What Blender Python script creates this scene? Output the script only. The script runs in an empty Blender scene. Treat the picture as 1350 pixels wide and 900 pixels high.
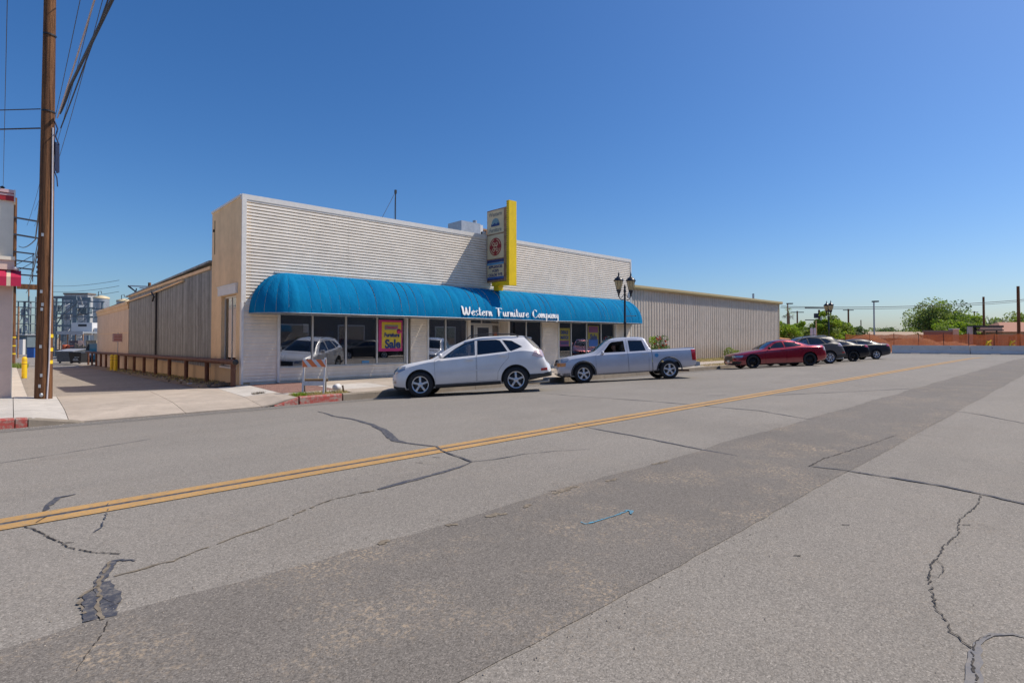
import bpy, bmesh, math, random
from math import sin, cos, pi, radians, sqrt, atan2, floor
from mathutils import Vector, Matrix
random.seed(7)
S = bpy.context.scene
COL = S.collection

# ------------------------------------------------------------------ camera
# X runs along the street, Y across it towards the shop, z = 0 is the crown of the road
cam = bpy.data.objects.new('camera', bpy.data.cameras.new('camera'))
COL.objects.link(cam); S.camera = cam
cam.data.sensor_width = 36.0
cam.data.lens = 710.0 / 1350.0 * 36.0
cam.data.shift_y = -18.6 / 1350.0
cam.data.clip_end = 6000
cam.location = (0, 0, 1.45)
cam.rotation_euler = (radians(90 + 1.1), 0, radians(47.1 - 90))
S.render.resolution_x = 1024; S.render.resolution_y = 682

# ------------------------------------------------------------------ world, sun, exposure
TO_SUN = Vector((0.524, -0.31, 0.793)).normalized()
W = bpy.data.worlds.new('World'); S.world = W; W.use_nodes = True
nt = W.node_tree; nt.nodes.clear()
wo = nt.nodes.new('ShaderNodeOutputWorld'); bg = nt.nodes.new('ShaderNodeBackground')
sky = nt.nodes.new('ShaderNodeTexSky'); sky.sky_type = 'NISHITA'; sky.sun_disc = False
sky.sun_elevation = math.asin(TO_SUN.z)
sky.sun_rotation = atan2(TO_SUN.x, TO_SUN.y)
sky.altitude = 0; sky.air_density = 1.0; sky.dust_density = 1.0; sky.ozone_density = 8.0
bg.inputs[1].default_value = 0.116
hs = nt.nodes.new('ShaderNodeHueSaturation'); hs.inputs['Saturation'].default_value = 1.18; hs.inputs['Hue'].default_value = 0.5035
nt.links.new(sky.outputs[0], hs.inputs['Color']); nt.links.new(hs.outputs[0], bg.inputs[0]); nt.links.new(bg.outputs[0], wo.inputs[0])
sd = bpy.data.lights.new('sun', 'SUN'); sd.energy = 4.2; sd.angle = radians(0.5); sd.color = (1.0, 0.91, 0.79)
so = bpy.data.objects.new('sun', sd); COL.objects.link(so)
so.rotation_euler = TO_SUN.to_track_quat('Z', 'Y').to_euler(); so.location = (20, -20, 40)
S.view_settings.view_transform = 'Standard'; S.view_settings.look = 'None'
S.view_settings.exposure = 0.1; S.view_settings.gamma = 1.0

# ------------------------------------------------------------------ helpers
def at(right, fwd):
    """plan position from metres to the right of / ahead of the street corner where the viewer stands"""
    a = radians(47.1)
    return (cos(a) * fwd + sin(a) * right, sin(a) * fwd - cos(a) * right)

def tag(o, label=None, cat=None, group=None, kind=None):
    if label: o['label'] = label
    if cat: o['category'] = cat
    if group: o['group'] = group
    if kind: o['kind'] = kind
    return o

def thing(name, label, cat, loc=(0, 0, 0), rz=0.0, group=None):
    o = bpy.data.objects.new(name, None); COL.objects.link(o)
    o.location = loc; o.rotation_euler = (0, 0, rz); o.empty_display_size = 0.3
    return tag(o, label, cat, group)

class MB:
    def __init__(s, org=(0, 0, 0)):
        s.v = []; s.f = []; s.mi = []; s.mats = []; s.sm = []; s.org = org
    def _m(s, m):
        if m is None: return 0
        if m not in s.mats: s.mats.append(m)
        return s.mats.index(m)
    def add(s, vs, fs, m=None, smooth=False):
        b = len(s.v); s.v += [tuple(p) for p in vs]
        k = s._m(m)
        for f in fs:
            s.f.append([b + i for i in f]); s.mi.append(k); s.sm.append(smooth)
    def box(s, x0, y0, z0, x1, y1, z1, m=None):
        vs = [(x, y, z) for x in (x0, x1) for y in (y0, y1) for z in (z0, z1)]
        s.add(vs, [(0, 1, 3, 2), (4, 6, 7, 5), (0, 4, 5, 1), (2, 3, 7, 6), (0, 2, 6, 4), (1, 5, 7, 3)], m)
    def obox(s, c, ax, h, m=None):
        c = Vector(c); A = [Vector(a).normalized() * k for a, k in zip(ax, h)]
        vs = [c + A[0] * i + A[1] * j + A[2] * k for i in (-1, 1) for j in (-1, 1) for k in (-1, 1)]
        s.add(vs, [(0, 1, 3, 2), (4, 6, 7, 5), (0, 4, 5, 1), (2, 3, 7, 6), (0, 2, 6, 4), (1, 5, 7, 3)], m)
    def beam(s, a, b, w, h, m=None, up=(0, 0, 1)):
        a = Vector(a); b = Vector(b); d = b - a; L = d.length
        u = Vector(up)
        if abs(d.normalized().dot(u)) > 0.98: u = Vector((1, 0, 0))
        r = d.cross(u).normalized(); u2 = r.cross(d).normalized()
        s.obox((a + b) / 2, (d, r, u2), (L / 2, w / 2, h / 2), m)
    def tube(s, pts, r, n=8, m=None, cap=True, smooth=True):
        pts = [Vector(p) for p in pts]; N = len(pts)
        rs = r if isinstance(r, (list, tuple)) else [r] * N
        t0 = (pts[1] - pts[0]).normalized()
        ref = Vector((0, 0, 1)) if abs(t0.z) < 0.9 else Vector((1, 0, 0))
        vs = []
        for i, p in enumerate(pts):
            t = (pts[min(i + 1, N - 1)] - pts[max(i - 1, 0)]).normalized()
            u = t.cross(ref)
            if u.length < 1e-4: u = t.cross(Vector((0, 1, 0)))
            u.normalize(); w = u.cross(t)
            for k in range(n):
                a = 2 * pi * k / n
                vs.append(p + (u * cos(a) + w * sin(a)) * rs[i])
        fs = []
        for i in range(N - 1):
            for k in range(n):
                fs.append((i * n + k, i * n + (k + 1) % n, (i + 1) * n + (k + 1) % n, (i + 1) * n + k))
        s.add(vs, fs, m, smooth)
        if cap:
            s.add(vs[:n], [tuple(range(n))], m); s.add(vs[-n:], [tuple(range(n - 1, -1, -1))], m)
    def lathe(s, prof, c=(0, 0, 0), ax='z', n=20, m=None, smooth=True):
        """prof: list of (radius, along-axis)"""
        vs = []
        for (r, h) in prof:
            for k in range(n):
                a = 2 * pi * k / n; p, q = r * cos(a), r * sin(a)
                v = {'z': (p, q, h), 'y': (p, h, q), 'x': (h, p, q)}[ax]
                vs.append((c[0] + v[0], c[1] + v[1], c[2] + v[2]))
        fs = []
        for i in range(len(prof) - 1):
            for k in range(n):
                fs.append((i * n + k, i * n + (k + 1) % n, (i + 1) * n + (k + 1) % n, (i + 1) * n + k))
        s.add(vs, fs, m, smooth)
    def extr(s, poly, ax, a, b, m=None):
        """closed polygon extruded along axis ax from a to b. poly coords are the other two axes in order"""
        n = len(poly)
        def P(p, t):
            return {'x': (t, p[0], p[1]), 'y': (p[0], t, p[1]), 'z': (p[0], p[1], t)}[ax]
        vs = [P(p, a) for p in poly] + [P(p, b) for p in poly]
        fs = [tuple(range(n - 1, -1, -1)), tuple(range(n, 2 * n))]
        for i in range(n):
            j = (i + 1) % n
            fs.append((i, j, n + j, n + i))
        s.add(vs, fs, m)
    def grid(s, xs, ys, zf, m=None, smooth=True):
        nx, ny = len(xs), len(ys)
        vs = [(x, y, zf(x, y)) for x in xs for y in ys]
        fs = [(i * ny + j, (i + 1) * ny + j, (i + 1) * ny + j + 1, i * ny + j + 1) for i in range(nx - 1) for j in range(ny - 1)]
        s.add(vs, fs, m, smooth)
    def mesh(s, name, mat=None, fix=True):
        me = bpy.data.meshes.new(name)
        o = s.org
        me.from_pydata([(v[0] - o[0], v[1] - o[1], v[2] - o[2]) for v in s.v], [], s.f)
        mats = s.mats if s.mats else ([mat] if mat else [])
        for m in mats: me.materials.append(m)
        if s.mats:
            me.polygons.foreach_set('material_index', s.mi)
        me.polygons.foreach_set('use_smooth', s.sm)
        me.update()
        if fix:
            bm = bmesh.new(); bm.from_mesh(me)
            bmesh.ops.recalc_face_normals(bm, faces=bm.faces)
            bm.to_mesh(me); bm.free()
        return me
    def build(s, name, mat=None, parent=None, fix=True, kind=None, label=None):
        o = bpy.data.objects.new(name, s.mesh(name, mat, fix)); COL.objects.link(o)
        if parent is not None: o.parent = parent
        elif s.org != (0, 0, 0): o.location = s.org
        if kind: o['kind'] = kind
        if label: o['label'] = label
        return o

def copy_tree(o, parent=None, **kw):
    c = o.copy(); COL.objects.link(c); c.parent = parent
    for ch in list(o.children): copy_tree(ch, c)
    return c
def lerp(a, b, t): return a + (b - a) * t
def smst(a, b, x):
    t = max(0.0, min(1.0, (x - a) / (b - a))); return t * t * (3 - 2 * t)
def pl(tab, x):
    if x <= tab[0][0]: return tab[0][1]
    for (a, b), (c, d) in zip(tab, tab[1:]):
        if x <= c: return lerp(b, d, (x - a) / (c - a))
    return tab[-1][1]
def pchip(tab, x):
    n = len(tab)
    if x <= tab[0][0]: return tab[0][1]
    if x >= tab[-1][0]: return tab[-1][1]
    for i in range(n - 1):
        if x <= tab[i + 1][0]: break
    def dl(k): return (tab[k + 1][1] - tab[k][1]) / (tab[k + 1][0] - tab[k][0])
    def sl(k):
        if k == 0: return dl(0)
        if k == n - 1: return dl(n - 2)
        a, b = dl(k - 1), dl(k)
        return 0 if a * b <= 0 else 2 * a * b / (a + b)
    x0, y0 = tab[i]; x1, y1 = tab[i + 1]; h = x1 - x0; t = (x - x0) / h
    return ((1 + 2 * t) * (1 - t) ** 2 * y0 + t * (1 - t) ** 2 * h * sl(i) + t * t * (3 - 2 * t) * y1 + t * t * (t - 1) * h * sl(i + 1))
def frange(a, b, st):
    n = max(1, int(round((b - a) / st))); return [a + (b - a) * i / n for i in range(n + 1)]

# ------------------------------------------------------------------ materials
def srgb(r, g, b):
    f = lambda c: (c / 12.92 if c <= 0.04045 else ((c + 0.055) / 1.055) ** 2.4)
    return (f(r / 255), f(g / 255), f(b / 255))
class NT:
    def __init__(s, name):
        s.m = bpy.data.materials.new(name); s.m.use_nodes = True; s.t = s.m.node_tree; s.t.nodes.clear()
        s.out = s.n('ShaderNodeOutputMaterial'); s.b = s.n('ShaderNodeBsdfPrincipled')
        s.l(s.b.outputs[0], s.out.inputs[0]); s.co = s.n('ShaderNodeTexCoord')
    def n(s, k, **kw):
        o = s.t.nodes.new(k)
        for a, v in kw.items(): setattr(o, a, v)
        return o
    def l(s, a, b): s.t.links.new(a, b)
    def noise(s, scale, detail=4, rough=0.6, vec=None, dist=0.0):
        o = s.n('ShaderNodeTexNoise'); o.inputs['Scale'].default_value = scale; o.inputs['Detail'].default_value = detail
        o.inputs['Roughness'].default_value = rough; o.inputs['Distortion'].default_value = dist
        s.l(vec or s.co.outputs['Object'], o.inputs['Vector']); return o.outputs[0]
    def vor(s, scale, feat='F1', vec=None, out=0):
        o = s.n('ShaderNodeTexVoronoi'); o.inputs['Scale'].default_value = scale; o.feature = feat
        s.l(vec or s.co.outputs['Object'], o.inputs['Vector']); return o.outputs[out]
    def mapv(s, sc, rot=(0, 0, 0)):
        o = s.n('ShaderNodeMapping'); o.inputs['Scale'].default_value = sc; o.inputs['Rotation'].default_value = rot
        s.l(s.co.outputs['Object'], o.inputs['Vector']); return o.outputs[0]
    def ramp(s, fac, stops):
        o = s.n('ShaderNodeValToRGB'); e = o.color_ramp.elements
        while len(e) < len(stops): e.new(0.5)
        for k, (p, c) in enumerate(stops):
            e[k].position = p; e[k].color = (c, c, c, 1) if not isinstance(c, tuple) else (*c, 1)
        s.l(fac, o.inputs[0]); return o.outputs[0]
    def mix(s, fac, a, b, mode='MIX'):
        o = s.n('ShaderNodeMix', data_type='RGBA', blend_type=mode)
        for inp, v in ((0, fac), (6, a), (7, b)):
            if hasattr(v, 'node') or hasattr(v, 'is_linked'): s.l(v, o.inputs[inp])
            else: o.inputs[inp].default_value = (v if inp == 0 else ((*v, 1) if isinstance(v, tuple) else (v, v, v, 1)))
        return o.outputs[2]
    def math(s, op, a, b=0.0, c=None):
        o = s.n('ShaderNodeMath', operation=op)
        for i, v in enumerate((a, b) if c is None else (a, b, c)):
            if hasattr(v, 'is_linked'): s.l(v, o.inputs[i])
            else: o.inputs[i].default_value = v
        return o.outputs[0]
    def rnd(s):
        return s.n('ShaderNodeObjectInfo').outputs['Random']
    def xyz(s):
        o = s.n('ShaderNodeSeparateXYZ'); s.l(s.co.outputs['Object'], o.inputs[0]); return o.outputs
    def col(s, c):
        if hasattr(c, 'is_linked'): s.l(c, s.b.inputs['Base Color'])
        else: s.b.inputs['Base Color'].default_value = (*c, 1)
    def bump(s, h, strength=0.3, dist=0.01):
        o = s.n('ShaderNodeBump'); o.inputs['Strength'].default_value = strength; o.inputs['Distance'].default_value = dist
        s.l(h, o.inputs['Height']); s.l(o.outputs[0], s.b.inputs['Normal'])
    def set(s, rough=0.7, metal=0.0, spec=None, coat=None):
        s.b.inputs['Roughness'].default_value = rough; s.b.inputs['Metallic'].default_value = metal
        if spec is not None: s.b.inputs['Specular IOR Level'].default_value = spec
        if coat is not None: s.b.inputs['Coat Weight'].default_value = coat; s.b.inputs['Coat Roughness'].default_value = 0.03

def plain(name, c, rough=0.7, metal=0.0, var=0.12, scale=6, bump=0.0, spec=None, coat=None, rand=0.0):
    t = NT(name); t.set(rough, metal, spec, coat)
    n = t.noise(scale, 5, 0.65)
    d = tuple(x * (1 - var) for x in c); e = tuple(min(1, x * (1 + var)) for x in c)
    r = t.mix(t.ramp(n, [(0.3, 0.0), (0.7, 1.0)]), d, e)
    if rand: r = t.mix(t.math('MULTIPLY', t.rnd(), rand), r, tuple(x * 0.45 for x in c))
    t.col(r)
    if bump: t.bump(t.noise(scale * 12, 4, 0.7), bump, 0.01)
    return t.m

def asphalt(name, c, speck=0.5, tan=0.0, spscale=110, bump=0.5, patches=0.25):
    t = NT(name); t.set(0.9, 0, 0.25)
    big = t.ramp(t.noise(0.35, 6, 0.65, dist=0.6), [(0.28, 0.0), (0.72, 1.0)])
    st = t.ramp(t.noise(1.0, 5, 0.6, vec=t.mapv((0.12, 1.6, 1))), [(0.3, 0.0), (0.7, 1.0)])
    base = t.mix(big, tuple(x * (1 - patches * .5) for x in c), tuple(x * (1 + patches * .5) for x in c))
    base = t.mix(t.math('MULTIPLY', st, 0.6), base, tuple(x * (1 - patches * .6) for x in c))
    mac = t.ramp(t.noise(0.11, 5, 0.6, dist=1.0), [(0.35, 0.0), (0.62, 1.0)])
    base = t.mix(t.math('MULTIPLY', mac, 0.5), base, tuple(x * 1.14 for x in c))
    oil = t.math('MULTIPLY', t.ramp(t.noise(0.9, 3, 0.5), [(0.62, 0.0), (0.74, 1.0)]), t.ramp(t.noise(6, 6, 0.8), [(0.42, 0.0), (0.6, 1.0)]))
    base = t.mix(t.math('MULTIPLY', oil, 0.35), base, tuple(x * 0.45 for x in c))
    # aggregate: light and dark stones in the binder
    cell = t.n('ShaderNodeTexVoronoi'); cell.inputs['Scale'].default_value = spscale
    t.l(t.co.outputs['Object'], cell.inputs['Vector'])
    sep = t.n('ShaderNodeSeparateColor'); t.l(cell.outputs['Color'], sep.inputs[0])
    lum = t.ramp(sep.outputs[0], [(0.0, max(.12, 1 - speck * 1.5)), (0.3, 1 - speck * .35), (0.7, 1 + speck * .2), (0.9, 1 + speck * .9), (1.0, 1 + speck * 2.2)])
    base = t.mix(1.0, base, lum, 'MULTIPLY')
    fine = t.ramp(t.noise(45, 6, 0.8), [(0.3, 0.78), (0.7, 1.2)])
    base = t.mix(1.0, base, fine, 'MULTIPLY')
    if tan:
        tm = t.math('MULTIPLY', t.ramp(t.noise(0.9, 6, 0.75), [(0.48, 0.0), (0.64, 1.0)]), t.ramp(t.noise(38, 5, 0.7), [(0.5, 0.0), (0.62, 1.0)]))
        base = t.mix(t.math('MULTIPLY', tm, tan), base, (0.42, 0.33, 0.23))
    dk = t.math('MULTIPLY', t.ramp(t.noise(2.2, 7, 0.8), [(0.60, 0.0), (0.74, 1.0)]), 0.35)
    base = t.mix(dk, base, tuple(x * 0.5 for x in c))
    t.col(base)
    h = t.math('ADD', t.ramp(cell.outputs['Distance'], [(0.0, 1.0), (0.7, 0.0)]), t.noise(60, 5, 0.7))
    t.bump(h, bump, 0.006)
    return t.m

def concrete(name, c, var=0.2, rand=0.25, stain=0.5):
    t = NT(name); t.set(0.88, 0, 0.25)
    n = t.ramp(t.noise(1.3, 7, 0.7, dist=0.4), [(0.3, 0.0), (0.72, 1.0)])
    b = t.mix(n, tuple(x * (1 - var) for x in c), tuple(min(1, x * (1 + var)) for x in c))
    b = t.mix(t.math('MULTIPLY', t.ramp(t.noise(5, 7, 0.8), [(0.55, 0.0), (0.72, 1.0)]), stain), b, tuple(x * 0.5 for x in c))
    b = t.mix(t.math('MULTIPLY', t.ramp(t.noise(14, 3, 0.5), [(0.70, 0.0), (0.74, 1.0)]), 0.5), b, tuple(x * 0.35 for x in c))
    b = t.mix(1.0, b, t.ramp(t.noise(90, 4, 0.7), [(0.3, 0.88), (0.7, 1.1)]), 'MULTIPLY')
    if rand: b = t.mix(t.math('MULTIPLY', t.rnd(), rand), b, tuple(x * 0.62 for x in c))
    t.col(b); t.bump(t.noise(70, 5, 0.7), 0.25, 0.005)
    return t.m

def glass(name, tint=(0.02, 0.025, 0.03), clear=0.6, refl=0.12, rough=0.0):
    """pane: fresnel mirror over a partly clear, partly dark tint"""
    t = NT(name); t.t.nodes.remove(t.b)
    tr = t.n('ShaderNodeBsdfTransparent'); tr.inputs[0].default_value = (clear, clear, clear * 1.02, 1)
    gl = t.n('ShaderNodeBsdfGlossy'); gl.inputs['Roughness'].default_value = rough; gl.inputs[0].default_value = (0.95, 0.97, 1, 1)
    df = t.n('ShaderNodeBsdfDiffuse'); df.inputs[0].default_value = (*tint, 1)
    fr = t.n('ShaderNodeFresnel'); fr.inputs[0].default_value = 1.5
    f = t.math('ADD', fr.outputs[0], refl)
    m1 = t.n('ShaderNodeMixShader'); m1.inputs[0].default_value = 0.12; t.l(tr.outputs[0], m1.inputs[1]); t.l(df.outputs[0], m1.inputs[2])
    m2 = t.n('ShaderNodeMixShader'); t.l(f, m2.inputs[0]); t.l(m1.outputs[0], m2.inputs[1]); t.l(gl.outputs[0], m2.inputs[2])
    t.l(m2.outputs[0], t.out.inputs[0])
    return t.m

def streaked(name, c, dark, rough=0.6, metal=0.0, sx=3.0, sz=0.25, amt=0.6, axis='y', low=None, var=0.1):
    """vertical streaks of grime on a wall; axis = the wall's horizontal direction"""
    t = NT(name); t.set(rough, metal, 0.3)
    v = t.mapv((0.3, sx, sz) if axis == 'y' else (sx, 0.3, sz))
    n = t.ramp(t.noise(1.0, 7, 0.7, vec=v), [(0.35, 0.0), (0.68, 1.0)])
    b = t.mix(t.math('MULTIPLY', n, amt), c, dark)
    n2 = t.ramp(t.noise(1.7, 6, 0.7), [(0.3, 1 - var), (0.7, 1 + var)])
    b = t.mix(1.0, b, n2, 'MULTIPLY')
    if low:
        z = t.xyz()[2]; zz = t.math('ADD', z, t.math('MULTIPLY', t.noise(2.5, 6, 0.8), -1.2))
        k = t.ramp(zz, [(low[0], 1.0), (low[1], 0.0)])
        b = t.mix(t.math('MULTIPLY', k, low[2]), b, low[3])
    t.col(b); t.bump(t.noise(40, 4, 0.7), 0.15, 0.004)
    return t.m

M = {}
M['road'] = asphalt('road_asphalt', (0.256, 0.233, 0.201), 0.25, 0.22, 160, 0.15, 0.26)
M['patch'] = asphalt('patch_asphalt', (0.188, 0.169, 0.146), 0.28, 0.95, 160, 0.2, 0.2)
M['alley'] = asphalt('alley_asphalt', (0.30, 0.265, 0.225), 0.3, 0.25, 60, 0.4, 0.3)


M['crackdirt'] = plain('crack_dirt', (0.2, 0.165, 0.12), 0.95, var=0.4, scale=20)
M['walk'] = concrete('pavement_concrete', (0.47, 0.40, 0.325))
M['walk2'] = concrete('pavement_concrete_pale', (0.56, 0.52, 0.46))
M['joint'] = plain('joint_dirt', (0.10, 0.085, 0.065), 0.95)
M['kerb'] = concrete('kerb_concrete', (0.30, 0.255, 0.20), 0.22, 0.2, 0.5)
M['gutter'] = asphalt('gutter_asphalt', (0.20, 0.185, 0.165), 0.3, 0.3, 90, 0.4, 0.3)
def worn(name, c, under, lo=0.5, hi=0.58, sc=9, rough=0.75, bump=0.3):
    t = NT(name); t.set(rough, 0, 0.3)
    k = t.ramp(t.noise(sc, 9, 0.8), [(lo, 0.0), (hi, 1.0)])
    n = t.ramp(t.noise(2.0, 5, 0.7), [(0.3, 0.85), (0.7, 1.12)])
    t.col(t.mix(k, t.mix(1.0, c, n, 'MULTIPLY'), under)); t.bump(t.noise(80, 4, 0.7), bump, 0.004)
    return t.m
M['seal'] = worn('crack_sealant', (0.062, 0.066, 0.082), (0.19, 0.175, 0.158), 0.47, 0.64, 18)
M['crack'] = worn('crack_shadow', (0.03, 0.026, 0.022), (0.13, 0.11, 0.09), 0.48, 0.62, 45)
M['yline'] = worn('yellow_road_paint', (0.50, 0.29, 0.10), (0.26, 0.22, 0.16), 0.47, 0.66, 26)
M['bluepaint'] = worn('blue_spray_paint', (0.10, 0.35, 0.50), (0.12, 0.11, 0.10), 0.47, 0.56, 40)
M['redkerb'] = worn('red_kerb_paint', (0.42, 0.085, 0.07), (0.36, 0.29, 0.24), 0.46, 0.58, 7)
M['soil'] = plain('dry_soil', (0.30, 0.22, 0.14), 0.95, var=0.3, scale=3, bump=0.5)
M['dirt'] = plain('orange_dirt', (0.52, 0.24, 0.12), 0.95, var=0.25, scale=0.6, bump=0.6)
M['brick'] = plain('paver_brick', (0.29, 0.165, 0.13), 0.9, var=0.25, scale=9)
M['siding'] = streaked('white_metal_siding', (0.88, 0.80, 0.69), (0.74, 0.65, 0.53), 0.45, 0, 1.2, 0.3, 0.3, 'x')
M['lap'] = streaked('lap_siding', (0.86, 0.75, 0.61), (0.70, 0.58, 0.44), 0.6, 0, 0.9, 0.6, 0.45, 'x')
M['trim'] = plain('white_trim', (0.72, 0.69, 0.64), 0.5, var=0.06)
M['alu'] = plain('window_aluminium', (0.60, 0.57, 0.52), 0.4, 0.3, var=0.06)
M['stucco'] = streaked('tan_stucco', (0.85, 0.62, 0.37), (0.68, 0.47, 0.26), 0.9, 0, 1.4, 0.2, 0.5, 'y', low=(-0.2, 0.35, 0.7, (0.46, 0.35, 0.22)))
M['stucco2'] = streaked('pale_stucco', (0.72, 0.57, 0.43), (0.58, 0.45, 0.33), 0.9, 0, 1.0, 0.2, 0.5, 'y')
M['corr'] = streaked('old_corrugated_metal', (0.36, 0.375, 0.36), (0.10, 0.105, 0.10), 0.6, 0.0, 3.5, 0.10, 0.9, 'y', var=0.2)
M['rust'] = worn('rusty_pipe_paint', (0.14, 0.062, 0.04), (0.26, 0.15, 0.095), 0.5, 0.7, 6, 0.7)
M['warehouse'] = streaked('beige_ribbed_metal', (0.58, 0.51, 0.43), (0.47, 0.40, 0.32), 0.5, 0.0, 0.8, 0.25, 0.5, 'x', low=(-0.3, 0.5, 0.4, (0.35, 0.25, 0.15)))
M['fascia'] = plain('yellow_tan_fascia', (0.50, 0.40, 0.20), 0.6, var=0.08)
M['roof'] = plain('roof_sheet', (0.4, 0.38, 0.35), 0.7)
M['awning'] = None
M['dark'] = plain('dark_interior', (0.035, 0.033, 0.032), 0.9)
M['black'] = plain('black_plastic', (0.018, 0.018, 0.02), 0.5, var=0.1)
M['white'] = plain('white_paint', (0.68, 0.67, 0.65), 0.5, var=0.05)
M['yellow'] = plain('yellow_paint', (0.80, 0.56, 0.02), 0.5, var=0.06, scale=8)
M['signyellow'] = worn('yellow_sign_paint', (0.84, 0.58, 0.01), (0.45, 0.3, 0.05), 0.68, 0.8, 6, 0.5)
M['signrust'] = worn('rusty_sign_edge', (0.40, 0.24, 0.15), (0.22, 0.11, 0.05), 0.45, 0.6, 5, 0.8)
M['signcream'] = plain('faded_cream_panel', (0.66, 0.54, 0.33), 0.5, var=0.1, scale=3)
M['navy'] = plain('navy_print', (0.02, 0.045, 0.16), 0.5)
M['blue'] = plain('blue_print', (0.03, 0.12, 0.40), 0.5)
M['ltblue'] = plain('light_blue_print', (0.08, 0.28, 0.50), 0.5)
M['redprint'] = plain('red_print', (0.33, 0.02, 0.02), 0.5)
M['greyprint'] = plain('faded_grey_print', (0.26, 0.25, 0.21), 0.6)
M['teal'] = plain('faded_teal_print', (0.16, 0.28, 0.32), 0.6)
M['magenta'] = plain('magenta_print', (0.55, 0.03, 0.17), 0.5)
M['posteryellow'] = plain('yellow_print', (0.70, 0.50, 0.04), 0.5)
M['orange'] = plain('orange_reflective', (0.80, 0.20, 0.05), 0.5, var=0.06)
M['wood'] = None
M['steel'] = plain('painted_steel', (0.16, 0.21, 0.24), 0.6, 0.2, var=0.2)
M['galv'] = plain('galvanised_steel', (0.42, 0.44, 0.46), 0.45, 0.5, var=0.15)
M['postblack'] = plain('black_post_paint', (0.012, 0.014, 0.022), 0.35, var=0.1)
M['lampglass'] = plain('amber_lamp_glass', (0.55, 0.42, 0.22), 0.25, var=0.1)
M['wire'] = plain('wire_black', (0.03, 0.035, 0.05), 0.6)
M['jersey'] = concrete('barrier_concrete', (0.68, 0.64, 0.58), 0.1, 0.1, 0.2)
M['tyre'] = plain('tyre_rubber', (0.02, 0.02, 0.021), 0.8, var=0.15, scale=20)
M['alloy'] = plain('alloy_wheel', (0.66, 0.67, 0.69), 0.3, 0.6, var=0.03)
M['darkalloy'] = plain('black_wheel', (0.02, 0.02, 0.022), 0.3, 0.5)
M['shopglass'] = glass('shop_window_glass', (0.01, 0.012, 0.015), 0.92, 0.14)
M['carglass'] = glass('tinted_car_glass', (0.012, 0.02, 0.03), 0.22, 0.04)
M['clearglass'] = glass('clear_car_glass', (0.05, 0.09, 0.09), 0.78, 0.06)
M['leafA'] = None
def wood():
    t = NT('pole_wood'); t.set(0.85, 0, 0.3)
    v = t.mapv((9, 9, 0.35))
    n = t.ramp(t.noise(1.0, 8, 0.75, vec=v), [(0.3, 0.0), (0.68, 1.0)])
    v2 = t.mapv((26, 26, 0.6))
    n2 = t.ramp(t.noise(1.0, 6, 0.8, vec=v2), [(0.52, 0.0), (0.62, 1.0)])
    b = t.mix(n, (0.055, 0.024, 0.018), (0.30, 0.14, 0.058))
    b = t.mix(t.math('MULTIPLY', n2, 0.75), b, (0.045, 0.025, 0.018))
    t.col(b); t.bump(t.math('SUBTRACT', n, n2), 0.8, 0.02); return t.m
M['wood'] = wood()
def awn():
    t = NT('blue_awning_canvas'); t.set(0.9, 0, 0.08)
    v = t.mapv((1.2, 1, 0.5)); n = t.ramp(t.noise(1.1, 7, 0.7, vec=v), [(0.35, 0.0), (0.7, 1.0)])
    b = t.mix(n, (0.001, 0.15, 0.33), (0.003, 0.205, 0.39))
    b = t.mix(t.math('MULTIPLY', t.ramp(t.noise(7, 8, 0.8), [(0.6, 0.0), (0.75, 1.0)]), 0.35), b, (0.04, 0.28, 0.44))
    b = t.mix(t.math('MULTIPLY', t.rnd(), 0.25), b, (0.001, 0.12, 0.32))
    t.col(b); t.bump(t.noise(3.5, 5, 0.65, vec=t.mapv((1.6, 1, .7), (0, .5, 0))), 0.6, 0.06); return t.m
M['awning'] = awn()
def leaf(name, a, b):
    t = NT(name); t.set(0.6, 0, 0.25)
    t.col(t.mix(t.ramp(t.noise(0.8, 5, 0.8), [(0.3, 0.0), (0.7, 1.0)]), a, b))
    tl = t.n('ShaderNodeBsdfTranslucent'); ms = t.n('ShaderNodeMixShader'); ms.inputs[0].default_value = 0.35
    tl.inputs[0].default_value = (*[min(1, (x + y) * .75) for x, y in zip(a, b)], 1)
    t.l(t.b.outputs[0], ms.inputs[1]); t.l(tl.outputs[0], ms.inputs[2]); t.l(ms.outputs[0], t.out.inputs[0])
    return t.m
M['leafA'] = leaf('bright_foliage', (0.13, 0.25, 0.02), (0.33, 0.42, 0.04))
M['leafB'] = leaf('olive_foliage', (0.13, 0.19, 0.045), (0.30, 0.36, 0.08))
M['leafC'] = leaf('dark_foliage', (0.06, 0.12, 0.04), (0.16, 0.22, 0.08))
M['leafD'] = leaf('grey_foliage', (0.11, 0.14, 0.08), (0.22, 0.25, 0.15))
M['bark'] = plain('tree_bark', (0.13, 0.09, 0.06), 0.9, var=0.3)
M['grassm'] = leaf('dry_grass', (0.22, 0.24, 0.05), (0.50, 0.40, 0.18))
M['petal'] = plain('red_petals', (0.6, 0.03, 0.02), 0.6)
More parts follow.
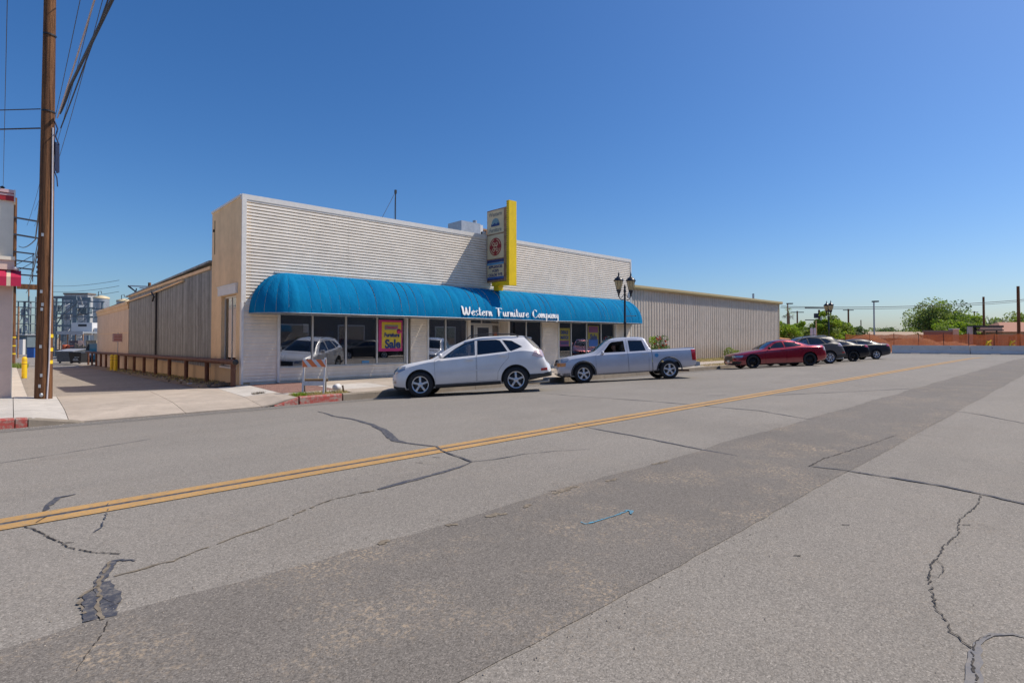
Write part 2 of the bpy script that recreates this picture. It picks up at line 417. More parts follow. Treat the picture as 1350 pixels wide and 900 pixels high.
# ------------------------------------------------------------------ the setting: ground, road, pavement, alley
KY = 14.4            # kerb line
FY = 18.7            # facade line
ROADP = [(-14, -0.16), (-3.4, -0.16), (-3.0, -0.33), (-2, -0.22), (0, -0.11), (1.9, -0.05), (3.5, -0.03), (5.78, 0.0), (8.5, -0.03), (10.4, -0.065), (11.3, -0.11), (12.2, -0.18), (13.2, -0.26), (14.4, -0.325)]
def zroad(x, y):
    p = pl(ROADP, y) if y <= KY else -0.325
    return lerp(p, -0.11, smst(47, 60, x))
def zalley(y): return -0.13 - 0.0215 * max(0.0, min(y, 66) - 18.8)
def zground(x, y):
    z = -0.55 if y < 15 else -0.55 - 0.0215 * max(0, min(y, 70) - 15)
    if y < -3.4: z = -0.5
    z = lerp(z, -0.30, smst(50, 56, x))
    d = max(abs(x), abs(y)); return z
g = MB()
xs = [-3000, -800, -200, -60, -20, -5, 5, 20, 40, 50, 53, 56, 60, 70, 90, 130, 200, 400, 900, 3000]
ys = [-3000, -800, -200, -60, -20, -8, -3.4, 0, 5, 10, 15, 20, 30, 45, 60, 70, 90, 130, 200, 400, 900, 3000]
g.grid(xs, ys, zground)
tag(g.build('ground', M['soil'], fix=False), kind='structure')

g = MB(); rx = frange(-70, 46, 4) + frange(47, 68.5, 1.5)
g.grid(rx, [-3.0, -2, -1, 0, .95, 1.9, 2.7, 3.5, 4.6, 5.78, 7, 8.5, 9.5, 10.4, 11.3, 12.2, 13.2, 13.9, KY], zroad)
g.grid([x for x in rx if x >= 53], [KY, 18, 24, 40, 80], zroad)
g.grid([x for x in rx if x >= 53], [-30, -14, -8, -3.0], lambda x, y: zroad(x, -2.0) if y > -4 else -0.11)
road = g.build('road', M['road'], fix=False, kind='structure')

g = MB()     # darker trench patch running down the road, ragged edges
random.seed(3)
n = 460; vs = []; fs = []
for i in range(n + 1):
    x = -30 + 90 * i / n
    a = 1.88 + random.uniform(-.008, .008) + .012 * sin(x * 1.3); b = 3.53 + random.uniform(-.02, .02) + .03 * sin(x * 1.7 + 1)
    for y in (a, lerp(a, b, .33), lerp(a, b, .66), b): vs.append((x, y, zroad(x, y) + 0.004))
for i in range(n):
    for k in range(3): fs.append((i * 4 + k, (i + 1) * 4 + k, (i + 1) * 4 + k + 1, i * 4 + k + 1))
g.add(vs, fs); g.build('asphalt_patch', M['patch'], fix=False, kind='structure')

def ribbon(name, pts, ws, m, off=0.004, kind='structure', jag=0.0, step=None, seed=1, gaps=0.0):
    """flat strip on the road following a polyline"""
    rr = random.Random(seed)
    P = [Vector((p[0], p[1])) for p in pts]; W_ = ws if isinstance(ws, (list, tuple)) else [ws] * len(P)
    Q = []; 
    for i in range(len(P) - 1):
        L = (P[i + 1] - P[i]).length; k = max(1, int(L / step)) if step else 1
        for j in range(k):
            t = j / k; q = P[i].lerp(P[i + 1], t)
            q += Vector((rr.uniform(-jag, jag), rr.uniform(-jag, jag))) if (i or j) else Vector((0, 0))
            Q.append((q, lerp(W_[i], W_[i + 1], t) * ((rr.uniform(0.45, 1.5) if W_[i] < .05 else rr.uniform(.85, 1.12)) if jag else 1)))
    Q.append((P[-1], W_[-1]))
    vs = []; fs = []
    for i, (q, w) in enumerate(Q):
        t = (Q[min(i + 1, len(Q) - 1)][0] - Q[max(i - 1, 0)][0]).normalized(); nn = Vector((-t.y, t.x))
        for s_ in (-.5, .5):
            p = q + nn * w * s_; vs.append((p.x, p.y, zroad(p.x, p.y) + off))
        if i and not (gaps and rr.random() < gaps): fs.append((2 * i - 2, 2 * i, 2 * i + 1, 2 * i - 1))
    b = MB(); b.add(vs, fs); return b.build(name, m, fix=False, kind=kind)
# double yellow line
for y in (5.6825, 5.8875):
    ribbon('road_marking', [(x, y) for x in frange(-40, 55, 1.0)], 0.145, M['yline'], 0.007)
ribbon('road_marking', [(x, 5.785) for x in frange(-40, 55, 1.0)], 0.062, M['seal'], 0.0055)
def px(u, v, d=1.5):
    """point on the road for a bearing and a dip below the horizon (surveyed off the photograph)"""
    f = d * 710 / (v - 445); X, Y = at((u - 675) / 710 * f, f)
    for _ in range(4):
        f = (1.45 - zroad(X, Y)) * 710 / (v - 445); X, Y = at((u - 675) / 710 * f, f)
    return (X, Y)
def crack(pts, w, m, **kw):
    sc_ = .62 if m is M['crack'] else .85
    w = [q * sc_ for q in w] if isinstance(w, (list, tuple)) else w * sc_
    ribbon('road_crack', [px(*p) for p in pts], w, m, **kw)
# sealed crack wandering from the kerb side across the yellow lines
A_ = [(420, 542), (440, 548), (465, 552), (490, 559), (505, 566), (512, 572), (522, 580), (535, 583), (560, 586), (575, 588)]
crack(A_, [.03, .05, .07, .10, .13, .15, .14, .06, .05, .03], M['seal'], off=.006, jag=.012, step=.12, seed=4)
crack([(575, 588), (583, 594), (600, 600), (622, 608)], [.03, .03, .04, .03], M['seal'], off=.011, jag=.006, step=.08, seed=5)
crack([(622, 608), (612, 613), (590, 620), (560, 628), (530, 636), (500, 644)], [.02, .035, .05, .07, .08, .05], M['seal'], off=.006, jag=.01, step=.08, seed=6)
crack([(622, 608), (650, 605), (690, 598), (730, 594), (780, 591)], [.02, .03, .015, .012, .005], M['seal'], off=.006, jag=.008, step=.1, seed=7)
crack([(500, 644), (470, 650), (440, 657), (410, 668), (370, 686), (330, 700), (280, 718), (230, 737), (180, 750), (155, 757)], [.02, .02, .015, .02, .016, .02, .02, .016, .02, .02], M['crackdirt'], off=.005, jag=.012, step=.05, seed=8, gaps=.2)
crack([(500, 644), (470, 650), (440, 657), (400, 672)], .008, M['crack'], off=.0065, jag=.008, step=.04, seed=9, gaps=.3)
crack([(775, 563), (790, 566), (830, 573), (880, 583), (930, 593), (970, 600)], [.02, .04, .04, .04, .035, .02], M['seal'], off=.006, jag=.008, step=.12, seed=10)
crack([(752, 556), (765, 561), (775, 563)], .012, M['crack'], off=.011, jag=.01, step=.1, seed=11)
crack([(700, 517), (760, 522), (850, 528), (930, 535), (1000, 541), (1070, 553)], [.02, .04, .04, .05, .05, .03], M['seal'], off=.005, jag=.01, step=.25, seed=12)
crack([(930, 521), (1010, 521), (1100, 517), (1200, 512)], .03, M['seal'], off=.005, jag=.01, step=.3, seed=13)
crack([(1065, 614), (1110, 619), (1180, 630), (1240, 640), (1290, 650), (1350, 664)], [.03, .035, .05, .06, .05, .045], M['seal'], off=.009, jag=.01, step=.08, seed=14)
crack([(1065, 614), (1085, 604), (1110, 596), (1150, 584), (1180, 573)], [.02, .018, .016, .012, .01], M['crack'], off=.009, jag=.01, step=.05, seed=15, gaps=.15)
crack([(1230, 538), (1290, 546), (1350, 558)], .03, M['seal'], off=.005, jag=.01, step=.2, seed=16)
C_ = [(1290, 652), (1285, 664), (1262, 683), (1258, 702), (1240, 719), (1231, 733), (1222, 745), (1220, 765), (1226, 785), (1230, 800), (1242, 815), (1246, 828), (1262, 842), (1277, 852)]
crack(C_, [.012, .012, .014, .012, .012, .014, .012, .014, .012, .014, .014, .014, .014, .016], M['crack'], off=.006, jag=.011, step=.022, seed=17, gaps=.08)
crack([(1228, 735), (1238, 742), (1239, 752), (1232, 759), (1225, 756)], .007, M['crack'], off=.006, jag=.006, step=.02, seed=18, gaps=.1)
crack([(1277, 852), (1274, 868), (1278, 885), (1283, 905), (1280, 925)], .014, M['crack'], off=.009, jag=.009, step=.02, seed=19, gaps=.1)
crack([(1277, 852), (1284, 838), (1300, 834)], .006, M['crack'], off=.009, jag=.006, step=.02, seed=20)
M['sealthin'] = worn('worn_sealant', (0.155, 0.155, 0.165), (0.235, 0.218, 0.198), 0.40, 0.6, 12)
crack([(1277, 925), (1277, 895), (1277, 865), (1284, 845), (1300, 833), (1330, 832), (1360, 840)], [.075, .08, .06, .04, .03, .025, .01], M['sealthin'], off=.006, jag=.008, step=.06, seed=21)
# left foreground: open cracks and tar smears
crack([(38, 692), (52, 698), (68, 706), (88, 714), (102, 713)], [.012, .016, .018, .02, .01], M['crack'], off=.006, jag=.008, step=.025, seed=22, gaps=.05)
crack([(86, 716), (105, 722), (130, 726), (162, 728)], .016, M['crack'], off=.006, jag=.008, step=.025, seed=23, gaps=.05)
crack([(62, 672), (68, 664), (80, 655), (104, 650)], [.02, .07, .07, .015], M['seal'], off=.006, jag=.012, step=.06, seed=24)
crack([(52, 688), (58, 684), (66, 680)], .02, M['crack'], off=.011, jag=.01, step=.04, seed=25)
crack([(128, 700), (140, 693), (146, 663)], .01, M['seal'], off=.011, jag=.01, step=.06, seed=26, gaps=.5)
crack([(182, 737), (165, 736), (152, 738), (145, 748), (136, 765)], [.015, .04, .06, .075, .06], M['seal'], off=.006, jag=.012, step=.03, seed=27)
crack([(141, 765), (148, 780), (160, 792), (150, 796)], [.10, .12, .05, .02], M['seal'], off=.0075, jag=.012, step=.03, seed=28)
crack([(122, 778), (126, 795), (124, 815)], [.07, .085, .07], M['seal'], off=.006, jag=.01, step=.03, seed=29)
crack([(142, 780), (148, 795), (150, 810)], [.08, .10, .07], M['seal'], off=.0055, jag=.01, step=.03, seed=30)
crack([(150, 738), (140, 757), (134, 770), (112, 783), (110, 795), (118, 806)], .02, M['crackdirt'], off=.009, jag=.008, step=.025, seed=31, gaps=.05)
crack([(134, 770), (138, 785), (134, 798), (140, 814)], .02, M['crackdirt'], off=.009, jag=.008, step=.025, seed=32)
crack([(147, 816), (143, 830), (130, 848), (121, 858), (108, 880)], [.012, .01, .01, .008, .006], M['crack'], off=.006, jag=.006, step=.02, seed=33, gaps=.1)
crack([(0, 610), (90, 596), (200, 578)], .02, M['sealthin'], off=.005, jag=.01, step=.15, seed=34)
for k, (u, v) in enumerate([(553, 609), (576, 602), (1270, 690), (728, 646), (1112, 690), (1048, 730)]):
    crack([(u - 5, v), (u + 5, v + .5)], .02, M['crack'], off=.006, jag=.004, step=.02, seed=40 + k)
crack([(765, 687), (772, 690), (790, 685), (810, 679), (828, 672)], [.012, .02, .016, .016, .02], M['bluepaint'], off=.0095, jag=.004, step=.03, seed=50)
crack([(822, 672), (832, 673), (831, 677)], [.01, .035, .02], M['bluepaint'], off=.0115, jag=.003, step=.03, seed=51)
for k, q in enumerate(([(640, 680), (655, 677), (668, 676)], [(730, 650), (748, 644), (760, 640)], [(590, 692), (604, 690)], [(800, 634), (812, 630)], [(500, 716), (515, 711)], [(860, 612), (880, 607)], [(690, 668), (700, 664)])):
    crack(q, .05, M['crackdirt'], off=.0085, jag=.02, step=.03, seed=60 + k)
# paving fabric seam line beside the gutter
ribbon('gutter_strip', [(x, 13.95) for x in frange(-30, 46, 2)], 0.82, M['gutter'], 0.004)

# pavement ---------------------------------------------------------------
def zwalk(x, y):
    up = -0.13 + (y - KY) / (FY - KY) * 0.06
    dr = pl([(KY, -0.30), (15.5, -0.20), (15.9, -0.17), (18.8, -0.115), (19.2, -0.13)], y)
    t = smst(0.1, 1.0, x) * (1 - smst(4.7, 5.6, x))
    return lerp(up, dr, t)
walk = MB(); walk.grid(frange(-40, 52, .5), frange(14.56, 18.95, .55), lambda x, y: zwalk(x, y) - 0.03)
pav = walk.build('pavement', M['joint'], fix=False, kind='structure')
def slab(x0, x1, y0, y1, m):
    e = 0.006; b = MB(); nx = 3; ny = 3
    X = [lerp(x0 + e, x1 - e, i / nx) for i in range(nx + 1)]; Y = [lerp(y0 + e, y1 - e, i / ny) for i in range(ny + 1)]
    b.grid(X, Y, zwalk, smooth=False)
    ring = [(x, Y[0]) for x in X] + [(X[-1], y) for y in Y[1:]] + [(x, Y[-1]) for x in X[-2::-1]] + [(X[0], y) for y in Y[-2:0:-1]]
    n_ = len(ring); vs = [(x, y, zwalk(x, y)) for x, y in ring] + [(x, y, zwalk(x, y) - .035) for x, y in ring]
    b.add(vs, [(i, n_ + i, n_ + (i + 1) % n_, (i + 1) % n_) for i in range(n_)])
    return b.build('slab', m, pav, fix=False)
edges = [-11.2, -8.4, -5.6, -2.8, 0.05]
for a, b_ in zip(edges, edges[1:]):
    for y0, y1 in ((14.56, 16.0), (16.0, 18.78)): slab(a, b_, y0, y1, M['walk2'])
for a, b_ in ((0.05, 0.9), (0.9, 3.0), (3.0, 4.7)):
    for y0, y1 in ((14.42, 15.75), (15.75, 18.85)): slab(a, b_, y0, y1, M['walk'] if a > .5 else M['walk2'])
slab(4.7, 5.6, 14.42, 15.9, M['walk']); slab(4.7, 5.6, 15.9, 17.3, M['walk2']); slab(4.7, 5.6, 17.3, 18.65, M['walk2'])
x = 7.25
while x < 51:
    w = 1.75
    for y0, y1 in ((14.56, 15.5), (15.5, 17.0), (17.0, 18.66)):
        if x > 27.5 and y0 < 15 : continue            # soil strip by the kerb
        if x > 27.5 and y0 > 16.9: continue
        slab(x, x + w, y0, y1, M['walk'] if random.random() < .6 else M['walk2'])
    x += w
slab(5.6, 7.25, 15.2, 15.5, M['walk2'])
b = MB(); b.grid(frange(27.5, 52, 1), [14.56, 15.0, 15.49], lambda x, y: zwalk(x, y) - .012)
b.grid(frange(27.5, 52, 1), [17.01, 17.8, 18.64], lambda x, y: zwalk(x, y) - .012)
b.build('soil_strip', M['soil'], pav, fix=False)
# herringbone-like brick band across the pavement, by the shop corner
b = MB(); random.seed(5); yy = 15.5; r = 0
while yy < 18.58:
    xx = 5.62 - (0.1 if r % 2 else 0)
    while xx < 7.22:
        x0 = max(xx, 5.62); x1 = min(xx + .2, 7.23)
        if x1 - x0 > .03:
            z = zwalk(xx, yy) + random.uniform(-.004, .003)
            b.box(x0 + .004, yy + .004, z - .05, x1 - .004, min(yy + .1, 18.64) - .004, z)
        xx += .2
    yy += .1; r += 1
b.build('paver_brick', M['brick'], pav, kind='stuff')
# planting pit behind the red kerb
b = MB(); b.grid(frange(5.6, 7.25, .15), frange(14.56, 15.2, .16), lambda x, y: zwalk(x, y) - .015 + .03 * sin(x * 9) * sin(y * 13))
b.build('soil_strip', M['soil'], pav, fix=False)

# kerb: individual stones
kb = MB(); kb.box(-40, KY + .03, -.55, 52, KY + .14, -.36); kerb = kb.build('kerb', M['kerb'], kind='structure')
def kstone(x0, x1, ztop0, ztop1, m, top=None):
    b = MB(); e = .006; y0 = KY; y1 = KY + .155
    P = [(y0 - .012, -.5), (y0, None), (y0 + .03, 0), (y1, 0), (y1, -.5)]
    vs = []
    for x, zt in ((x0 + e, ztop0), (x1 - e, ztop1)):
        vs += [(x, y0 - .012, -.52), (x, y0 + .006, zt - .03), (x, y0 + .03, zt), (x, y1, zt + .002), (x, y1, -.52)]
    fs = [(0, 1, 6, 5), (1, 2, 7, 6), (2, 3, 8, 7), (3, 4, 9, 8), (4, 3, 2, 1, 0), (5, 6, 7, 8, 9)]
    b.add(vs, fs, m); return b.build('kerb_stone', m, kerb)
x = -12.05
while x < 0.05: 
    kstone(x, min(x + 2.02, .07), -.128, -.128, M['redkerb']); x += 2.02
kstone(.075, .26, -.128, -.145, M['redkerb']); kstone(.265, 1.15, -.147, -.3, M['kerb'])
kstone(5.0, 5.62, -.30, -.128, M['redkerb']); kstone(5.66, 6.85, -.126, -.126, M['redkerb'])
x = 6.88
while x < 52: kstone(x, min(x + 2.4, 52), -.128, -.128, M['kerb']); x += 2.4
# opposite kerb and pavement, behind the viewer
b = MB(); b.box(-60, -8, -.5, 53, -3.0, -.16); b.build('opposite_pavement', M['walk'], kind='structure', fix=True)

# alley --------------------------------------------------------------------
b = MB(); b.grid([-1.6, -.9, 0, 1.5, 3, 4.4, 5.44], frange(18.96, 66, 2), lambda x, y: zalley(y) + (.03 if x < -1 else 0) - .03 * smst(2.5, 1.2, abs(x - 2.4)) )
b.grid([-60, -20, -1.6, 5.44, 20, 50, 90], [66, 75, 95, 130], lambda x, y: zalley(70))
b.build('alley', M['alley'], fix=False, kind='structure')
b = MB(); b.grid([4.35, 4.6, 5.0, 5.44], frange(19.2, 62, .6), lambda x, y: zalley(y) + .005 + max(0, x - 4.4) * .05 + .02 * sin(y * 3.1) * sin(y * 1.3))
b.build('dirt_verge', M['soil'], fix=False, kind='structure')
b = MB(); b.grid([-.1, .15, .32], frange(18.96, 60, 1.5), lambda x, y: zalley(y) + .05)
b.build('alley_path', M['walk2'], fix=False, kind='structure')

# loose grit along the gutter and the patch seams
b = MB(); r_ = random.Random(77)
for _ in range(5200):
    k_ = r_.random()
    if k_ < .45: x, y = r_.uniform(-6, 40), KY - .03 - abs(r_.gauss(0, .22))
    elif k_ < .75: x, y = r_.uniform(-3, 14), 3.53 + r_.gauss(0, .12)
    elif k_ < .9: x, y = r_.uniform(-2, 12), 1.88 + r_.gauss(0, .1)
    else: x, y = r_.uniform(-2, 16), r_.uniform(.3, 5.2)
    s_ = r_.uniform(.002, .0055) if y < 8 else r_.uniform(.004, .014); z = zroad(x, y) + .004; a = r_.uniform(0, 3)
    u, v = cos(a) * s_, sin(a) * s_
    b.add([(x - u, y - v, z), (x + v, y - u, z), (x + u, y + v, z), (x - v, y + u, z), (x, y, z + s_)], [(0, 1, 4), (1, 2, 4), (2, 3, 4), (3, 0, 4)])
tag(b.build('grit', plain('road_grit', (.36, .31, .25), .9, var=.5, scale=40), fix=False), 'loose grit scattered along the gutter and the patch seams', 'grit', kind='stuff')
# ------------------------------------------------------------------ the furniture shop
X0, X1, HT = 5.44, 27.06, 6.12
shop = thing('shop_building', 'long white ribbed-metal shop with a blue barrel awning and tall parapet', 'building', (X0, FY, -0.1))
SO = (X0, FY, -0.1)
def sb(name, m, parent=None, fn=None, org=SO, **kw):
    b = MB(org); fn(b); return b.build(name, m, parent or shop, **kw)
# structural walls and roof behind the siding
def f(b):
    b.box(X0 + .001, FY + .12, 2.72, X1, FY + .35, HT - .12)                  # parapet front core
    b.box(X1 - .3, FY + .35, -.3, X1 - .001, FY + 12, HT - .12)
    b.box(X0 + .3, FY + 3.4, 4.4, X1 - .3, FY + 3.65, HT - .12)
sb('wall', M['stucco'], fn=f)
def f(b): b.box(X0 + 4.5, FY + .36, 4.9, X1 - .31, FY + 12, 5.1)
sb('roof', M['roof'], fn=f)
# ribbed siding: each course projects and leaves a shadow gap
def ribs(b, x0, x1, z0, z1, pitch=.108, d=.045):
    z = z1; y = FY
    P = [(y + .08, z1)]
    while z - pitch > z0:
        P += [(y - .006, z - .004), (y - .012, z - pitch * .64), (y + .055, z - pitch * .68), (y + .06, z - pitch * .985)]
        z -= pitch
    vs = [(x, p[0], p[1]) for x in (x0, x1) for p in P]; n = len(P)
    b.add(vs, [(i, i + 1, n + i + 1, n + i) for i in range(n - 1)])
xj = [X0 + .12, 9.1, 12.76, 16.4, 20.05, 23.7, X1 - .05]
for a, c in zip(xj, xj[1:]):
    sb('siding_panel', M['siding'], fn=lambda b: ribs(b, a, c - .004, 2.5, HT - .16), fix=False)
def f(b):
    b.box(X0 - .02, FY - .03, HT - .165, X1 + .02, FY + .14, HT)
    b.box(X0 - .02, FY - .035, 2.6, X0 + .118, FY + .02, HT - .167)
    b.box(X1 - .05, FY - .03, -.05, X1 + .03, FY + .11, HT - .167)
sb('trim', M['trim'], fn=f)
def f(b):       # corner trim widening downward
    b.extr([(X0 - .02, -.06), (X0 + .05, -.06), (X0 + .05, 2.6), (X0 - .02, 2.6)], 'y', FY - .06, FY + .1)
sb('trim', M['trim'], fn=f)
# alley-side parapet block in tan stucco with its window
def f(b):
    ya, yb = FY + .02, FY + 3.6
    y0, y1, z0, z1 = 19.28, 21.0, .46, 2.9
    xa, xb = X0, X0 + .28
    b.box(xa, ya, -.6, xb, y0, HT - .03); b.box(xa, y1, -.6, xb, yb, HT - .03)
    b.box(xa, y0, -.6, xb, y1, z0); b.box(xa, y0, z1, xb, y1, HT - .03)
    b.box(xb, yb - .25, 4.3, xb + 2, yb, HT - .03)
side = sb('wall', M['stucco'], fn=f, label='tan stucco alley side of the parapet block')
def f(b):
    b.box(X0 - .035, FY + .12, HT - .06, X0 + .3, FY + 3.62, HT + .015)
sb('coping', M['trim'], fn=f)
def f(b):
    b.box(X0 - .07, 19.12, 2.92, X0 - .002, 21.22, 3.2)
    b.box(X0 - .09, 19.1, 3.2, X0 - .002, 21.24, 3.25)
sb('lintel', M['white'], fn=f)
def wind(b, fr, y0, y1, z0, z1): pass
w = MB(SO); w.box(X0 + .10, 19.29, .47, X0 + .15, 19.36, 2.89); w.box(X0 + .10, 20.92, .47, X0 + .15, 20.99, 2.89); w.box(X0 + .10, 19.36, .47, X0 + .15, 20.92, .54); w.box(X0 + .10, 19.36, 2.83, X0 + .15, 20.92, 2.89)
w.box(X0 + .10, 20.12, .54, X0 + .15, 20.17, 2.83)
wo_ = w.build('window', M['alu'], shop)
w = MB(SO); w.box(X0 + .12, 19.36, .54, X0 + .125, 20.92, 2.83); w.build('pane', M['shopglass'], wo_)
w = MB(SO)
for k in range(9): w.box(X0 + .17, 19.4, .95 + k * .2, X0 + .18, 20.9, 1.12 + k * .2)
w.build('blind', M['white'], wo_)
w = MB(SO); w.box(X0 - .03, 19.2, .40, X0 + .1, 21.08, .459); w.build('sill', M['trim'], shop)
w = MB(SO); w.box(X0 - .02, 21.9, 4.5, X0 - .001, 21.906, 5.75); w.box(X0 - .03, 22.0, 5.35, X0, 22.09, 5.44); w.build('wall_crack', M['crack'], shop)

# lap siding piers and bulkhead below the awning
def lap(b, x0, x1, z0, z1, y=FY, pitch=.104):
    z = z1; P = [(y + .02, z1)]; k = 0
    while z - pitch > z0 - .02:
        P += [(y - .008 - (.006 if k % 2 else 0), z - pitch + .006), (y + .010, z - pitch)]
        z -= pitch; k += 1
    n = len(P); vs = [(x, p[0], p[1]) for x in (x0, x1) for p in P]
    b.add(vs, [(i, i + 1, n + i + 1, n + i) for i in range(n - 1)])
    b.box(x0 + .004, y + .025, z0 - .05, x1 - .004, y + .12, z1)
piers = [(X0 + .05, 6.58), (11.80, 12.60), (14.72, 14.86), (17.1, 17.22), (19.45, 20.62), (25.55, X1 - .05)]
for a, c in piers:
    if c - a < .3:
        sb('pier', M['lap'], fn=lambda b: b.box(a, FY - .03, -.08, c, FY + .2, 2.7))
    else:
        sb('siding_panel', M['lap'], fn=lambda b: lap(b, a, c, -.06, 2.7), fix=False, label='lap siding pier below the awning')
for x in (6.60, 11.62, 12.62, 20.64, 25.53): sb('trim', M['trim'], fn=lambda b: b.box(x - .035, FY - .045, -.06, x + .035, FY + .10, 2.7))
groups = [(6.64, 11.58, [7.795, 9.05, 10.32], .43), (12.66, 14.71, [13.56], .42), (17.23, 19.44, [18.37], .42), (20.68, 25.49, [21.69, 22.98, 24.25], .42)]
def bulk(b, x0, x1, z1):
    z = z1; P = [(FY + .06, z1), (FY + .0, z1 - .005)]
    while z > .0:
        P += [(FY - .012, z - .125), (FY + .006, z - .13)]; z -= .13
    n = len(P); vs = [(x, p[0], p[1]) for x in (x0, x1) for p in P]
    b.add(vs, [(i, i + 1, n + i + 1, n + i) for i in range(n - 1)])
    b.box(x0 + .004, FY + .03, -.2, x1 - .004, FY + .2, z1 - .01)
    b.box(x0, FY - .03, z1, x1, FY + .16, z1 + .045)
WY = FY + .07
for gi, (a, c, mu, sill) in enumerate(groups):
    sb('bulkhead', M['lap'], fn=lambda b: bulk(b, a, c, sill - .05), fix=False)
    b = MB(SO)
    b.box(a, WY - .03, sill, a + .05, WY + .05, 2.7); b.box(c - .05, WY - .03, sill, c, WY + .05, 2.7)
    b.box(a + .05, WY - .03, sill, c - .05, WY + .05, sill + .04); b.box(a + .05, WY - .03, 2.62, c - .05, WY + .05, 2.7)
    for m_ in mu: b.box(m_ - .028, WY - .04, sill + .04, m_ + .028, WY + .05, 2.62)
    fr = b.build('window_frame', M['alu'], shop)
    ed = [a + .05] + mu + [c - .05]
    for p, q in zip(ed, ed[1:]):
        t = (.028 if p in mu else 0); u = (.028 if q in mu else 0)
        b = MB(SO); b.box(p + t, WY, sill + .04, q - u, WY + .006, 2.62); b.build('pane', M['shopglass'], fr)
# entrance: recessed door with sidelights and transom
EY = FY + .55
b = MB(SO)
b.box(14.87, EY, -.06, 14.95, EY + .07, 2.7); b.box(17.02, EY, -.06, 17.09, EY + .07, 2.7)
b.box(14.95, EY, 2.03, 17.02, EY + .07, 2.12); b.box(15.95, EY, 2.12, 16.0, EY + .07, 2.7); b.box(15.50, EY, -.06, 15.6, EY + .07, 2.03); b.box(16.52, EY, -.06, 16.62, EY + .07, 2.03)
ent = b.build('door_frame', M['alu'], shop)
for (p, q, r, s_) in ((14.95, 15.5, .0, 2.03), (16.62, 17.02, .0, 2.03), (14.95, 15.95, 2.12, 2.7), (16.0, 17.02, 2.12, 2.7)):
    b = MB(SO); b.box(p, EY + .03, r, q, EY + .036, s_); b.build('pane', M['shopglass'], ent)
b = MB(SO); b.box(15.61, EY - .01, -.04, 15.71, EY + .05, 2.02); b.box(16.41, EY - .01, -.04, 16.51, EY + .05, 2.02); b.box(15.71, EY - .01, 1.92, 16.41, EY + .05, 2.02); b.box(15.71, EY - .01, -.04, 16.41, EY + .05, .2)
dr = b.build('door', M['alu'], shop)
b = MB(SO); b.box(15.71, EY + .02, .2, 16.41, EY + .026, 1.92); b.build('pane', M['shopglass'], dr)
b = MB(SO); b.tube([(16.35, EY - .06, .85), (16.35, EY - .06, 1.25)], .012, 6); b.build('handle', M['alu'], dr)
for x in (14.86, 17.095):
    sb('wall', M['lap'], fn=lambda b: b.box(x - .005, FY + .2, -.06, x + .005, EY + .06, 2.7), label='return wall of the entrance recess')
b = MB(SO); b.box(15.05, EY + .02, 1.45, 15.35, EY + .026, 1.72); b.build('notice', M['ltblue'], ent)
b = MB(SO); b.box(16.75, EY + .02, 1.50, 16.93, EY + .026, 1.68); b.build('notice', M['orange'], ent)
b = MB(SO); b.box(9.7, WY - .008, .49, 10.0, WY - .003, .58); b.build('notice', M['ltblue'], shop)
b = MB(SO); b.box(7.48, WY + .015, 1.62, 7.66, WY + .02, 1.93); b.build('notice', M['white'], shop)
# interior shell
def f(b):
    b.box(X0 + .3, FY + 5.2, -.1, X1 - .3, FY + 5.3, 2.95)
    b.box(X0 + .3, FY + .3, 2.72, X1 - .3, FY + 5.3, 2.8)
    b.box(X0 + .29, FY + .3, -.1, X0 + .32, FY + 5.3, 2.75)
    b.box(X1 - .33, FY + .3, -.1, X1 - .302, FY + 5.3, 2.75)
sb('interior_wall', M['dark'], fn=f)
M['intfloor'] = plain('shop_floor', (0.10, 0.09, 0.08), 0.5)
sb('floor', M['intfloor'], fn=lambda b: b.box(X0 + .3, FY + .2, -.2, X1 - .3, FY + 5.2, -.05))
# furniture glimpsed inside
M['sofa'] = plain('sofa_fabric', (0.11, 0.10, 0.095), 0.9); M['mattress'] = plain('mattress_ticking', (0.34, 0.33, 0.32), 0.8)
M['navyfab'] = plain('navy_fabric', (0.025, 0.035, 0.08), 0.9)
def sofa(x, y, m, label):
    t = thing('sofa', label, 'sofa', (x, y, -.05))
    for nm, bx in (('seat', (-.9, -.4, .12, .9, .4, .45)), ('backrest', (-.9, .4, .12, .9, .6, .85)), ('armrest', (-1.08, -.4, .0, -.9, .6, .62)), ('armrest', (.9, -.4, .0, 1.08, .6, .62)), ('cushion', (-.86, -.38, .45, -.01, .36, .56)), ('cushion', (.01, -.38, .45, .86, .36, .56))):
        b = MB(); b.box(*bx); b.build(nm, m, t)
sofa(8.6, FY + 1.9, M['sofa'], 'dark sofa showing through the leftmost shop windows')
sofa(22.4, FY + 2.0, M['navyfab'], 'navy sofa showing through the rightmost shop windows')
t = thing('bed', 'pale mattress on a bed base behind the sale poster', 'bed', (11.0, FY + 1.3, -.05))
for nm, bx, m in (('bed_base', (-.7, -.7, .1, .7, .7, .38), M['sofa']), ('mattress', (-.7, -.7, .38, .7, .7, .62), M['mattress']), ('headboard', (-.72, .7, 0, .72, .78, 1.15), M['sofa'])):
    b = MB(); b.box(*bx); b.build(nm, m, t)
t = thing('display_panel', 'dark blue display panel standing behind the second window', 'panel', (8.3, FY + .5, -.05))
b = MB(); b.box(-.45, 0, 0, .5, .04, 1.75); b.build('board', M['navyfab'], t)
b = MB(); b.box(-.3, -.15, 0, -.24, .2, .03); b.box(.3, -.15, 0, .36, .2, .03); b.build('foot', M['black'], t)

